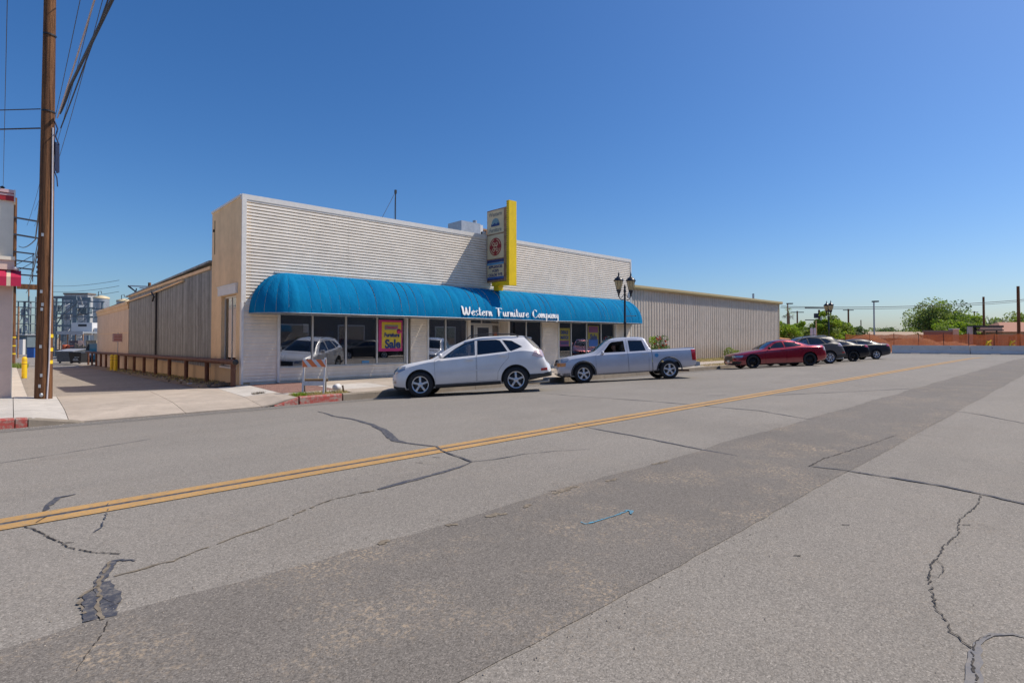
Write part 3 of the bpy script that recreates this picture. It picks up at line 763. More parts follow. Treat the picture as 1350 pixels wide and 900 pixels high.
# awning ------------------------------------------------------------------
AZ, AH, AP, AXL, AXR, ARX = 2.25, 1.40, 1.30, 6.85, 25.95, 1.20
aw = MB(SO)
aw.tube([(AXL - ARX * cos(a), FY - .01 - AP * sin(a), AZ) for a in [pi / 2 * k / 8 for k in range(9)]] + [(AXR + ARX * sin(a), FY - .01 - AP * cos(a), AZ) for a in [pi / 2 * k / 8 for k in range(9)]], .011, 6)
for k in range(9):
    x = lerp(AXL, AXR, k / 8); aw.tube([(x, FY - .02, AZ + .0), (x, FY - AP, AZ)], .015, 6)
awn_ = aw.build('awning', M['galv'], shop, label='blue canvas barrel awning with rounded ends and white lettering')
def gore(x_of, y_of, seg=12, bulge=.02):
    """surface strip; x_of/y_of(u,t) with u across 0..1 and t 0..1 bottom to top"""
    b = MB(SO); nu = 4; vs = []
    for j in range(seg + 1):
        for i in range(nu + 1):
            vs.append(x_of(i / nu, j / seg))
    fs = [(j * (nu + 1) + i, j * (nu + 1) + i + 1, (j + 1) * (nu + 1) + i + 1, (j + 1) * (nu + 1) + i) for j in range(seg) for i in range(nu)]
    b.add(vs, fs, smooth=True)
    return b.build('canvas_panel', M['awning'], awn_, fix=False)
rng = random.Random(11)
NG = 56; gw = (AXR - AXL) / NG
def prof(t):
    a = t * pi / 2
    return (cos(a), sin(a))
for k in range(NG):
    bl = rng.uniform(.004, .026); sg = rng.uniform(-.018, .012)
    def P(u, t, k=k, bl=bl, sg=sg):
        c, s_ = prof(t); e = bl * sin(pi * u) * sin(pi * min(1, t * 1.15)) * (.4 + .6 * t) + sg * sin(pi * t) * u + .005 * sin(t * 9 + k * 2.3 + u * 3) * sin(pi * t)
        r = 1 + e
        return (AXL + gw * (k + u * .985), FY - .012 - AP * c * r, AZ + AH * s_ * r * (1 if t < 1 else 1 / r))
    gore(P, None)
for side_ in (0, 1):
    n = 5
    for k in range(n):
        bl = rng.uniform(.015, .04)
        def P(u, t, k=k, bl=bl, side_=side_):
            th = (k + u * .98) / n * pi / 2           # plan angle: 0 = straight out, pi/2 = along the wall
            c, s_ = prof(t); r = 1 + bl * sin(pi * u) * sin(pi * t)
            x = ARX * c * sin(th) * r; y = AP * c * cos(th) * r
            return ((AXL - x) if side_ == 0 else (AXR + x), FY - .012 - y, AZ + AH * s_)
        gore(P, None)
b = MB(SO); b.box(AXL - .4, FY - .035, AZ + AH - .01, AXR + .4, FY - .005, AZ + AH + .03); b.build('awning_rail', M['trim'], awn_)
b = MB(SO); b.box(AXL - ARX, FY - .03, AZ - .03, AXR + ARX - .04, FY - .06, AZ + .03); b.build('awning_rail', M['galv'], awn_)

# script lettering, drawn as brush strokes on the canvas
def arc(cx, cy, rx, ry, a0, a1, n=8): return [(cx + rx * cos(radians(a0 + (a1 - a0) * i / n)), cy + ry * sin(radians(a0 + (a1 - a0) * i / n))) for i in range(n + 1)]
G = {
 'W': (.92, [[(.02, .98), (.10, 1.0), (.14, .5), (.2, .03), (.36, .3), (.46, .9)], [(.46, .9), (.5, .3), (.56, .02), (.72, .3), (.84, .98)]]),
 'e': (.50, [[(.05, .22), (.26, .30), (.36, .44), (.28, .56), (.15, .5), (.08, .28), (.13, .06), (.26, .02), (.45, .2)]]),
 's': (.42, [[(.36, .50), (.24, .60), (.10, .52), (.12, .38), (.28, .26), (.33, .12), (.2, .0), (.03, .08)]]),
 't': (.38, [[(.18, .95), (.14, .3), (.18, .03), (.36, .12)], [(.0, .62), (.36, .66)]]),
 'r': (.40, [[(.08, .58), (.11, .3), (.10, .0)], [(.10, .28), (.20, .54), (.38, .56)]]),
 'n': (.52, [[(.04, .56), (.1, .3), (.08, .0)], [(.08, .1), (.22, .52), (.32, .5), (.32, .1), (.38, .02), (.52, .16)]]),
 'u': (.52, [[(.06, .56), (.06, .2), (.12, .02), (.24, .1), (.34, .55)], [(.34, .56), (.34, .1), (.4, .02), (.52, .15)]]),
 'i': (.24, [[(.08, .56), (.06, .1), (.1, .02), (.24, .14)], [(.1, .78), (.13, .82)]]),
 'F': (.66, [[(.02, .92), (.12, .98), (.62, .95), (.56, .82)], [(.26, .95), (.24, .5), (.22, .0)], [(.2, .5), (.5, .52)]]),
 'C': (.62, [[(.54, .75), (.5, .94), (.34, .98), (.16, .75), (.1, .4), (.18, .08), (.36, .0), (.58, .2)]]),
 'o': (.46, [[(.24, .56), (.1, .42), (.06, .2), (.14, .03), (.26, .05), (.36, .25), (.32, .48), (.24, .56), (.44, .45)]]),
 'm': (.74, [[(.04, .56), (.09, .3), (.08, .0)], [(.08, .1), (.2, .52), (.28, .5), (.29, .0)], [(.29, .1), (.42, .52), (.52, .5), (.52, .1), (.58, .02), (.74, .16)]]),
 'p': (.50, [[(.06, .56), (.1, .2), (.06, -.42)], [(.08, .4), (.22, .56), (.36, .42), (.34, .15), (.2, .02), (.1, .1)], [(.3, .05), (.5, .16)]]),
 'a': (.50, [[(.34, .52), (.18, .56), (.06, .3), (.12, .03), (.24, .08), (.34, .5)], [(.34, .54), (.34, .1), (.4, .02), (.5, .15)]]),
 'y': (.50, [[(.06, .56), (.06, .22), (.14, .05), (.26, .12), (.36, .55)], [(.36, .56), (.34, .0), (.26, -.38), (.12, -.4), (.1, -.28)]]),
}
def script(txt, x0, x1, zc0, h, parent, m, surf, stroke=.085, capx=1.25):
    tot = sum(G[c][0] * (capx if c.isupper() else 1) for c in txt); sc = (x1 - x0) / tot; x = x0
    for c in txt:
        w, st = G[c]; k = capx if c.isupper() else 1; b = MB(SO)
        for si, P in enumerate(st):
            Q = []
            for i in range(len(P) - 1):               # catmull-rom
                p0 = P[max(i - 1, 0)]; p1 = P[i]; p2 = P[i + 1]; p3 = P[min(i + 2, len(P) - 1)]
                for j in range(4):
                    t = j / 4
                    Q.append(tuple(.5 * ((2 * p1[d]) + (-p0[d] + p2[d]) * t + (2 * p0[d] - 5 * p1[d] + 4 * p2[d] - p3[d]) * t * t + (-p0[d] + 3 * p1[d] - 3 * p2[d] + p3[d]) * t ** 3) for d in (0, 1)))
            Q.append(P[-1]); vs = []
            Q = [(x + q[0] * sc * k, q[1] * h) for q in Q]
            for i, q in enumerate(Q):
                a_ = Q[max(i - 1, 0)]; b_ = Q[min(i + 1, len(Q) - 1)]
                dx, dz = b_[0] - a_[0], b_[1] - a_[1]; L = sqrt(dx * dx + dz * dz) or 1
                f_ = min(1, .55 + .45 * sin(pi * i / (len(Q) - 1)))
                wd = stroke * (.45 + .75 * abs(dz / L)) * f_ * .5 * (1.15 if c.isupper() else 1)
                # broad-nib: thicken mostly horizontally
                for s_ in (-1, 1):
                    vs.append(surf(q[0] + s_ * wd * max(abs(dz / L), .35), zc0 + q[1] + s_ * wd * .5 * (-dx / L), .018 + .002 * si))
            b.add(vs, [(2 * i, 2 * i + 2, 2 * i + 3, 2 * i + 1) for i in range(len(Q) - 1)])
        b.build('letter', m, parent, fix=False)
        x += w * k * sc
def onaw(x, z, off):
    s_ = max(0.0, min(.98, (z - AZ) / AH)); c = sqrt(1 - s_ * s_)
    return (x, FY - .012 - AP * c - off - .03, z + .002)
M['lettering'] = plain('white_lettering', (0.85, 0.83, 0.8), 0.6, var=0.03)
script('Western', 13.36, 15.0, 2.36, .37, awn_, M['lettering'], onaw, .072)
script('Furniture', 15.22, 17.2, 2.36, .37, awn_, M['lettering'], onaw, .072)
script('Company', 17.4, 19.2, 2.36, .37, awn_, M['lettering'], onaw, .072)

# flat print from the built-in font
def text(txt, size, m, parent, loc, rot, name='lettering', bold=0.0, shear=0.0, sx=1.0, align='CENTER'):
    cu = bpy.data.curves.new('t', 'FONT'); cu.body = txt; cu.size = size; cu.align_x = align; cu.align_y = 'CENTER'
    cu.offset = bold; cu.shear = shear; cu.extrude = 0.0015; cu.resolution_u = 3
    to = bpy.data.objects.new('t', cu); COL.objects.link(to)
    bpy.context.view_layer.update()
    me = bpy.data.meshes.new_from_object(to.evaluated_get(bpy.context.evaluated_depsgraph_get()))
    bpy.data.objects.remove(to); bpy.data.curves.remove(cu)
    me.materials.clear(); me.materials.append(m); me.name = name
    o = bpy.data.objects.new(name, me); COL.objects.link(o); o.parent = parent
    o.location = loc; o.rotation_euler = rot; o.scale = (sx, 1, 1); return o

# posters in the windows
FRONT = (pi / 2, 0, 0)
t = thing('poster', 'yellow and magenta furniture sale poster in the fourth shop window', 'poster', (10.95, WY - .012, .92))
def fl(x0, z0, x1, z1, m, nm='panel', y=0.0, par=None):
    b = MB(); b.box(x0, y, z0, x1, y + .003, z1); return b.build(nm, m, par or t)
fl(-.56, 0, .50, 1.22, M['magenta'], 'sheet'); fl(-.42, .12, .44, 1.14, M['posteryellow'], 'field', -.004)
fl(-.3, .84, .30, 1.03, M['greyprint'], 'lozenge', -.008)
b = MB(); b.lathe([(0, -.012), (.10, -.012), (.10, -.009)], (.33, 0, .78), 'y', 16); b.build('disc', M['magenta'], t)
text('Furniture', .215, M['navy'], t, (.02, -.010, .63), FRONT, bold=.012, sx=.82)
text('Sale', .46, M['navy'], t, (.06, -.010, .27), FRONT, bold=.02, sx=.95)
text('Clearance', .13, M['magenta'], t, (0, -.012, .935), FRONT, bold=.004)
M['dimyellow'] = plain('glass_dimmed_yellow_print', (0.30, 0.25, 0.03), 0.5); M['dimmagenta'] = plain('glass_dimmed_violet_print', (0.17, 0.05, 0.14), 0.5)  # print colours darkened to imitate posters looking dim behind reflecting glass
t = thing('poster', 'yellow framed poster with violet print in the fifth shop window from the door side', 'poster', (21.2, WY - .012, 1.0))
fl(-.42, .0, .40, .95, M['dimyellow'], 'sheet'); fl(-.42, .0, .32, .30, M['dimmagenta'], 'field', -.004)
text('DEALS', .24, M['navy'], t, (-.03, -.010, .72), FRONT, bold=.014, sx=.85); text('MATCH', .22, M['navy'], t, (-.03, -.010, .45), FRONT, bold=.014, sx=.8); text('GUARANTEE', .13, M['navy'], t, (-.03, -.010, .16), FRONT, bold=.008, sx=.8)
t = thing('poster', 'yellow and orange sale poster in the seventh shop window', 'poster', (23.6, WY - .012, .95))
fl(-.50, .0, .44, 1.15, M['dimyellow'], 'sheet'); fl(-.44, .78, .38, 1.12, M['dimmagenta'], 'field', -.004); fl(-.44, .02, .38, .42, M['blue'], 'field', -.004)
text('Sale', .42, M['navy'], t, (-.02, -.010, .52), FRONT, bold=.02, sx=.9)

# blade sign -----------------------------------------------------------------
SX0, SX1 = 15.78, 16.14
sg = thing('blade_sign', 'tall faded double-faced sign with a yellow spine standing out over the awning', 'sign', (SX0, 17.1, 3.6))
SGO = (SX0, 17.1, 3.6)
def sgp(name, m, f, **kw): b = MB(SGO); f(b); return b.build(name, m, sg, **kw)
SYI, SYO = 18.64, 17.30            # cabinet from facade out
SZB, SZT = 3.95, 7.18
sgp('cabinet', M['signrust'], lambda b: b.box(SX0, SYO, SZB, SX1, SYI, SZT))
def f(b):
    b.box(SX0 - .06, SYO - .20, 3.72, SX1 + .02, SYO - .03, 7.42)
sp = sgp('spine', M['signyellow'], f)
def f(b):
    for i in range(36): b.box(SX0 - .066, SYO - .085, 3.85 + i * .1, SX0 - .058, SYO - .05, 3.89 + i * .1)
b = MB(SGO); f(b); b.build('bulb_hole', M['black'], sp)
def f(b):
    b.box(SX0 + .02, SYO - .03, 3.76, SX1 - .02, SYI - .3, 3.93); b.box(SX0 + .05, 17.9, 3.55, SX1 - .05, 18.25, 3.76)
sgp('bracket', M['signyellow'], f)
PX = SX0 - .012
def pan(y0, y1, z0, z1, m, nm='panel', dx=0.0):
    b = MB(SGO); b.box(PX - dx, y0, z0, PX - dx + .01, y1, z1); return b.build(nm, m, sg)
ya, yb = SYO + .20, SYI - .03
pan(ya, yb, 6.10, 7.13, M['signcream'])
pan(ya, yb, 4.98, 6.04, M['signcream'])
pan(ya, yb, 4.02, 4.93, M['signcream'])
YM = (ya + yb) / 2; LFT = (pi / 2, 0, -pi / 2)
def stx(s_, size, m, z, bold=.01, sx=1.0): text(s_, size, m, sg, (PX - .006 - SX0, YM - 17.1, z - 3.6), LFT, bold=bold, sx=sx)
stx('Western', .26, M['greyprint'], 6.95, .006, .95); stx('Furniture', .25, M['greyprint'], 6.25, .006, .85)
b = MB(SGO)
b.extr([(YM + .26 * cos(a), 6.50 + .28 * sin(a)) for a in [pi * k / 12 for k in range(13)]], 'x', PX - .008, PX - .002); b.build('emblem', M['teal'], sg)
b = MB(SGO)
b.extr([(YM + .28, 6.42), (YM - .28, 6.42), (YM - .28, 6.52), (YM - .16, 6.56), (YM - .06, 6.5), (YM + .05, 6.58), (YM + .18, 6.5), (YM + .28, 6.54)], 'x', PX - .014, PX - .009); b.build('emblem', M['navy'], sg)
# round red monogram
cz = 5.5
b = MB(SGO); b.extr([(YM + .40 * cos(a), cz + .40 * sin(a)) for a in [2 * pi * k / 32 for k in range(32)]], 'x', PX - .006, PX - .002); b.build('emblem', M['redprint'], sg)
def ring(r0, r1, m, dx, a0=0, a1=360, cy=0, c_z=0):
    b = MB(SGO); n = 28; vs = []
    for k in range(n + 1):
        a = radians(a0 + (a1 - a0) * k / n)
        for r in (r0, r1): vs.append((PX - dx, YM + cy - r * cos(a), cz + c_z + r * sin(a)))
    b.add(vs, [(2 * k, 2 * k + 1, 2 * k + 3, 2 * k + 2) for k in range(n)]); b.build('emblem', m, sg, fix=False)
for a0 in (15, 105, 195, 285): ring(.315, .345, M['signcream'], .009, a0, a0 + 62)
ring(.05, .085, M['signcream'], .010, 60, 400, -.10, .12); ring(.05, .085, M['signcream'], .010, -60, 280, .12, .12)
ring(.05, .085, M['signcream'], .010, 120, 420, -.12, -.13); ring(.05, .085, M['signcream'], .010, 100, 430, .11, -.13)
ring(.09, .125, M['signcream'], .011, 200, 330, 0, .02); ring(.09, .125, M['signcream'], .011, 30, 150, 0, -.06)
pan(ya, yb, 4.80, 4.93, M['navy'], 'stripe', .004); pan(ya, yb, 4.70, 4.79, M['ltblue'], 'stripe', .004)
pan(ya, yb, 4.02, 4.08, M['navy'], 'stripe', .004); pan(ya, yb, 4.085, 4.16, M['blue'], 'stripe', .004)
stx('APPLIANCES', .17, M['navy'], 4.60, .006, .98); stx("VCR'S", .17, M['navy'], 4.42, .006); stx("COLOR TV'S", .17, M['navy'], 4.24, .006, .98)

# roof furniture ---------------------------------------------------------------
ac = thing('rooftop_cooler', 'pale metal cooler box on the shop roof left of the sign', 'cooler', (18.3, 23.2, 5.1))
def acp(n_, m, *bx): b = MB(); b.box(*bx); return b.build(n_, m, ac)
acp('stand', M['galv'], -.8, -.5, 0, .8, .5, 1.2)
acp('cabinet', M['galv'], -.95, -.6, 1.2, .35, .6, 2.55)
acp('cabinet', M['white'], .35, -.58, 1.2, .55, .58, 2.5)
acp('fan_box', M['signrust'], .56, -.5, 1.25, 1.25, .5, 2.35)
for k in range(4): acp('louver', M['black'], .62 + k * .16, -.512, 1.35, .70 + k * .16, -.502, 2.25)
b = MB(); b.tube([(.2, -.3, 2.5), (.2, -.3, 2.75)], .12, 10); b.build('vent_cap', M['galv'], ac)
an = thing('antenna_mast', 'thin roof antenna mast with a slanting stay', 'antenna', (12.5, 21.1, 5.1))
b = MB(); b.tube([(0, 0, 0), (0, 0, 2.9)], .022, 6); b.build('mast', M['wire'], an)
b = MB(); b.tube([(-.4, -.5, 0), (-.38, -.5, 1.0), (-.02, 0, 2.85)], .008, 5); b.tube([(-1.3, -.6, .9), (0, 0, 2.86)], .010, 5); b.build('stay', M['wire'], an)
b = MB(); b.box(-.04, -.04, 2.78, .04, .04, 2.95); b.build('clamp', M['black'], an)
vp = thing('vent_pipe', 'bent pipe lying over the parapet beside the antenna mast', 'pipe', (13.4, 20.6, 5.1))
b = MB(); b.tube([(-1.0, 0, .9), (-.6, 0, 1.12), (0, 0, 1.22), (.7, .1, 1.16), (.9, .1, 1.24), (1.1, .1, 1.1), (1.25, .15, .95)], .025, 6); b.build('pipe', M['wire'], vp)
fl_ = thing('floodlight', 'small white floodlight on the parapet edge left of the cooler', 'floodlight', (15.55, FY + .05, HT))
b = MB(); b.lathe([(0, 0), (.07, 0), (.07, .18), (.05, .2), (0, .2)], (0, 0, .07), 'x', 10); b.build('housing', M['white'], fl_)
b = MB(); b.lathe([(0, -.012), (.06, -.012), (.06, .0)], (0, 0, .07), 'x', 10); b.build('lens', M['black'], fl_)
b = MB(); b.box(.05, -.02, -.02, .1, .02, .02); b.build('bracket', M['galv'], fl_)

# ------------------------------------------------------------------ ribbed warehouse to the right
WX0, WX1, WH = X1 + .04, 49.5, 4.40
wh = thing('warehouse', 'beige vertically ribbed metal warehouse with a tan fascia beside the shop', 'building', (WX0, FY + .05, -.1))
WO = (WX0, FY + .05, -.1)
x = WX0; k = 0
while x < WX1 - .1:
    w = min(.915 * 2, WX1 - x)
    b = MB(WO); P = []; u = 0
    while u < w - .01:
        P += [(u, .0), (u + .10, .0), (u + .115, -.03), (u + .165, -.03), (u + .18, 0), (u + .228, 0), (u + .232, -.008), (u + .245, -.008), (u + .25, 0)]
        u += .305
    P.append((w, 0)); P = [p for p in P if p[0] <= w]
    vs = [(x + p[0], FY + .05 + p[1], z) for p in P for z in (-.15, 2.1, 2.105, WH)]
    vs = []
    for p in P:
        for z, dy in ((-.15, 0), (2.12, 0), (2.12, .004), (WH, .004)): vs.append((x + p[0], FY + .05 + p[1] - dy, z))
    b.add(vs, [(4 * i + j, 4 * i + 4 + j, 4 * i + 5 + j, 4 * i + 1 + j) for i in range(len(P) - 1) for j in range(3)])
    b.build('wall_panel', M['warehouse'], wh, fix=False); x += w; k += 1
def wp(nm, m, *bx, label=None): b = MB(WO); b.box(*bx); return b.build(nm, m, wh, label=label)
wp('wall', M['warehouse'], WX1 - .02, FY + .06, -.3, WX1, FY + 30, WH)
wp('corner_trim', M['fascia'], WX1 - .01, FY - .01, -.2, WX1 + .05, FY + .08, WH - .02)
for k in range(4):
    a = lerp(WX0, WX1 + .15, k / 4); c = lerp(WX0, WX1 + .15, (k + 1) / 4)
    b = MB(WO); b.extr([(FY - .22, WH - .02), (FY - .26, WH + .06), (FY - .26, WH + .19), (FY - .1, WH + .22), (FY + .1, WH + .2), (FY + .1, WH - .02)], 'x', a, c - .01); b.build('fascia', M['fascia'], wh)
b = MB(WO); b.add([(WX0, FY - .1, WH + .2), (WX1 + .15, FY - .1, WH + .2), (WX1 + .15, FY + 30, WH + .9), (WX0, FY + 30, WH + .9)], [(0, 1, 2, 3)]); b.build('roof', M['roof'], wh, fix=False)
b = MB(WO); b.tube([(45.6, FY + .6, WH), (45.6, FY + .6, WH + .75)], .09, 8); b.build('vent_pipe', M['galv'], wh)
wp('hatch', M['galv'], 39.6, FY - .02, .35, 39.85, FY + .02, .6)

# ------------------------------------------------------------------ alley-side sheds behind the shop
SHX = 5.46
sh = thing('alley_shed', 'grey corrugated metal shed along the alley behind the shop', 'building', (SHX, 22.4, -.2))
HO = (SHX, 22.4, -.2)
def corr(y0, y1, z0, z1, dx=0.0):
    b = MB(HO); P = []; n = int((y1 - y0) / .076)
    for i in range(n * 2 + 1): P.append((SHX - dx - (.016 if i % 2 else 0), y0 + (y1 - y0) * i / (2 * n)))
    vs = [(p[0], p[1], z) for p in P for z in (z0, z1)]
    b.add(vs, [(2 * i, 2 * i + 2, 2 * i + 3, 2 * i + 1) for i in range(len(P) - 1)], smooth=True)
    b.build('wall_sheet', M['corr'], sh, fix=False)
rg = random.Random(9)
y = 22.33
while y < 41.4:
    w = min(.84 * 1.5, 41.5 - y)
    if abs(y + w - 32.3) < .7: w = 32.3 - y
    zt = 4.12 - (y - 22) * .006
    corr(y, y + w - .004, .35, 1.95 + rg.uniform(-.03, .03), .0); corr(y, y + w - .004, 1.9 + rg.uniform(-.02, .02), zt, .012)
    y += w
def hp(nm, m, *bx, label=None): b = MB(HO); b.box(*bx); return b.build(nm, m, sh, label=label)
hp('wall', M['stucco'], SHX + .05, 22.33, -1.2, SHX + .2, 41.5, 4.1)
hp('foundation', M['stucco'], SHX - .02, 22.33, -1.2, SHX + .049, 41.5, .35)
b = MB(HO); b.add([(SHX - .12, 22.3, 4.32), (SHX - .12, 42.3, 4.12), (SHX + 9, 42.3, 5.0), (SHX + 9, 22.3, 5.2), (SHX - .12, 22.3, 4.24), (SHX - .12, 42.3, 4.04), (SHX + 9, 42.3, 4.92), (SHX + 9, 22.3, 5.12)], [(0, 1, 2, 3), (7, 6, 5, 4), (0, 4, 5, 1), (1, 5, 6, 2), (3, 2, 6, 7), (0, 3, 7, 4)]); b.build('roof', M['corr'], sh)
hp('eaves_board', M['stucco'], SHX - .08, 22.35, 4.0, SHX - .02, 41.6, 4.12)
b = MB(HO); b.tube([(SHX - .09, 26.5, 3.9), (SHX - .12, 32.0, 3.78), (SHX - .12, 41.6, 3.72)], .045, 8); b.build('conduit', M['stucco'], sh)
b = MB(HO); b.tube([(SHX - .1, 32.3, 3.78), (SHX - .1, 32.3, .2)], .05, 8); b.build('drainpipe', M['black'], sh)
b = MB(HO); b.tube([(SHX - .2, 32.25, 3.5), (SHX - .25, 32.6, 3.75), (SHX - .1, 33.0, 3.6), (SHX - .1, 33.3, 3.35)], .04, 6); b.build('cable_loop', M['black'], sh)
st = thing('stucco_shed', 'pale tan stucco shed at the far end of the alley wall', 'building', (SHX, 41.6, -.6))
TO = (SHX, 41.6, -.6)
b = MB(TO); b.box(SHX - .03, 41.6, -1.4, SHX + 8, 58.6, 3.55); b.build('wall', M['stucco2'], st)
b = MB(TO); b.box(SHX - .13, 41.55, 3.55, SHX + 8.1, 58.7, 3.75); b.box(SHX - .08, 41.57, 3.3, SHX - .031, 58.68, 3.55); b.build('cornice', M['stucco'], st)
b = MB(TO); b.box(SHX - .045, 41.62, 1.75, SHX - .031, 58.5, 1.78); b.build('wall_joint', M['stucco'], st)
sn = thing('parking_sign', 'small pink-white notice on a pole against the tan shed', 'sign', (5.2, 44.2, zalley(44)))
b = MB(); b.tube([(0, 0, 0), (0, 0, 2.45)], .03, 6); b.build('pole', M['galv'], sn)
b = MB(); b.box(-.3, -.035, 1.85, .3, -.02, 2.4); pnl = b.build('plate', plain('pink_plate', (0.55, 0.40, 0.36), 0.6), sn)
for k in range(4):
    b = MB(); b.box(-.22, -.04, 1.93 + k * .11, .22, -.036, 1.97 + k * .11); b.build('print_line', M['redprint'], sn)

# rusty pipe rail
rl = thing('pipe_rail', 'rust-brown pipe guard rail on posts along the alley wall', 'rail', (5.15, 18.4, -.13))
RO = (5.15, 18.4, -.13)
zr = lambda y: .68 - .0125 * (y - 18.4)
b = MB(RO); b.tube([(5.15, 18.25, zr(18.25)), (5.15, 30, zr(30)), (5.15, 64, zr(64))], .088, 14); b.build('rail', M['rust'], rl)
b = MB(RO); b.lathe([(0, -.02), (.06, -.02), (.09, 0), (.09, .02)], (5.15, 18.25, zr(18.25)), 'y', 14); b.build('end_cap', M['black'], rl)
for k in range(15):
    y = 18.5 + 3.12 * k; b = MB(RO); b.tube([(5.15, y, zalley(y) - .1), (5.15, y, zr(y) - .06)], .075, 10); b.build('post', M['rust'], rl)
# ------------------------------------------------------------------ vehicles
def carpaint(name, c, metal=0.35, rough=0.32, coat=1.0):
    t = NT(name); t.set(rough, metal, 0.5 * coat, coat)
    n = t.ramp(t.noise(3, 5, 0.7), [(0.3, 0.94), (0.7, 1.04)])
    b = t.mix(1.0, c, n, 'MULTIPLY')
    z = t.xyz()[2]                                   # road dust on the lower body
    k = t.ramp(t.math('ADD', z, t.math('MULTIPLY', t.noise(6, 5, .7), -.25)), [(0.1, 1.0), (0.45, 0.0)])
    b = t.mix(t.math('MULTIPLY', k, .35), b, (0.25, 0.21, 0.17))
    t.col(b); return t.m
PAINT = {'pearl': carpaint('pearl_white_paint', (0.80, 0.785, 0.76), 0.05), 'silver': carpaint('pale_silver_paint', (0.56, 0.575, 0.63), 0.25), 'red': carpaint('dark_red_paint', (0.33, 0.004, 0.022), 0.45, .25),
         'grey': carpaint('warm_grey_paint', (0.13, 0.12, 0.11), 0.0, .35, .35), 'black': carpaint('black_car_paint', (0.010, 0.012, 0.018), 0.0, .3, .2), 'slate': carpaint('slate_car_paint', (0.04, 0.042, 0.048), 0.0, .35, .25)}
M['cladding'] = plain('dark_cladding', (0.035, 0.037, 0.042), 0.6)
M['headlamp'] = plain('clear_lamp', (0.42, 0.44, 0.46), 0.12, 0.5, coat=1.0)
M['amber'] = plain('amber_lamp', (0.75, 0.28, 0.05), 0.25, coat=1.0)
M['taillamp'] = plain('red_lamp', (0.45, 0.012, 0.02), 0.2, coat=1.0)
M['palelamp'] = plain('pale_red_lamp', (0.50, 0.38, 0.38), 0.2, coat=1.0)
M['chrome'] = plain('chrome', (0.75, 0.76, 0.78), 0.12, 1.0)
M['seat'] = plain('car_seat', (0.10, 0.09, 0.08), 0.8)
M['seatlight'] = plain('tan_car_seat', (0.30, 0.25, 0.18), 0.8)

def loft(sp, off=0.0, xa=None, xb=None):
    """closed car skin. sp tables: top, belt, bot (z of x), w (half width of x), wr (half width at the top of x)"""
    x0, x1 = sp['top'][0][0], sp['top'][-1][0]
    N = sp.get('n', 64)
    xs = [x0 + (x1 - x0) * i / N for i in range(N + 1)]
    for e in (.012, .035, .07): xs += [x0 + e, x1 - e]
    xs = sorted(set(round(x, 4) for x in xs))
    vs = []; K = None
    for x in xs:
        w = pchip(sp['w'], x) - off; wr = pchip(sp['wr'], x) - off
        zt = pchip(sp['top'], x) - off; zb = pchip(sp['bot'], x) + off
        
        if zt - zb < .06: zt, zb = (zt + zb) / 2 + .03, (zt + zb) / 2 - .03
        zl = max(min(pchip(sp['belt'], x), zt - .02), zb + .02); wb = w - .025
        if wr > wb - .03: wr = wb - .03
        gh = zt - zl
        hh = max(.02, zl - zb)
        sec = [(0, zb), (w * .55, zb), (w - .10, zb + min(.005, hh * .02)), (w - .035, zb + min(.05, hh * .12)), (w - .012, zb + min(.15, hh * .28)), (w, lerp(zb, zl, .45)), (w - .003, lerp(zb, zl, .62)), (w - .012, lerp(zb, zl, .82)), (wb - .002, zl - min(.03, hh * .12)), (wb - .025, zl - min(.004, hh * .02)),
               (lerp(wb - .03, wr, .12), lerp(zl, zt, .10)), (lerp(wb - .03, wr, .4), lerp(zl, zt, .36)), (lerp(wb - .03, wr, .72), lerp(zl, zt, .66)), (wr, zt - min(.075, gh * .2)), (wr - .045, zt - min(.03, gh * .1)), (wr - .13, zt - min(.008, gh * .04)), (wr * .45, zt + .012), (0, zt + .018)]
        # never let the section fold
        xo = lerp(x0 + off, x1 - off, (x - x0) / (x1 - x0))
        ring = [(xo, y, z) for y, z in sec] + [(xo, -y, z) for y, z in sec[-2:0:-1]]
        K = len(ring); vs += ring
    fs = []
    for i in range(len(xs) - 1):
        for k in range(K):
            fs.append((i * K + k, i * K + (k + 1) % K, (i + 1) * K + (k + 1) % K, (i + 1) * K + k))
    fs.append(tuple(range(K - 1, -1, -1))); fs.append(tuple((len(xs) - 1) * K + k for k in range(K)))
    return vs, fs
def shell_mesh(sp, o1, o2):
    a, fa = loft(sp, o1); b, fb = loft(sp, o2)
    mb = MB(); mb.add(a, fa); n = len(a)
    mb.add(b, [tuple(reversed(f)) for f in fb])
    me = mb.mesh('t', fix=False)
    bm = bmesh.new(); bm.from_mesh(me); bm.normal_update()
    if bm.calc_volume(signed=True) < 0: bmesh.ops.reverse_faces(bm, faces=bm.faces)
    bm.to_mesh(me); bm.free(); return me
def solid_mesh(vs_fs_list):
    mb = MB()
    for v, f in vs_fs_list: mb.add(v, f)
    return mb.mesh('t')
_ta = bpy.data.objects.new('ta', bpy.data.meshes.new('ta')); _tb = bpy.data.objects.new('tb', bpy.data.meshes.new('tb'))
COL.objects.link(_ta); COL.objects.link(_tb); _tb.hide_render = True
_md = _ta.modifiers.new('b', 'BOOLEAN'); _md.solver = 'EXACT'; _md.object = _tb
def _vol(me):
    bm = bmesh.new(); bm.from_mesh(me); v = bm.calc_volume(signed=True); bm.free(); return v
_jr = random.Random(99)
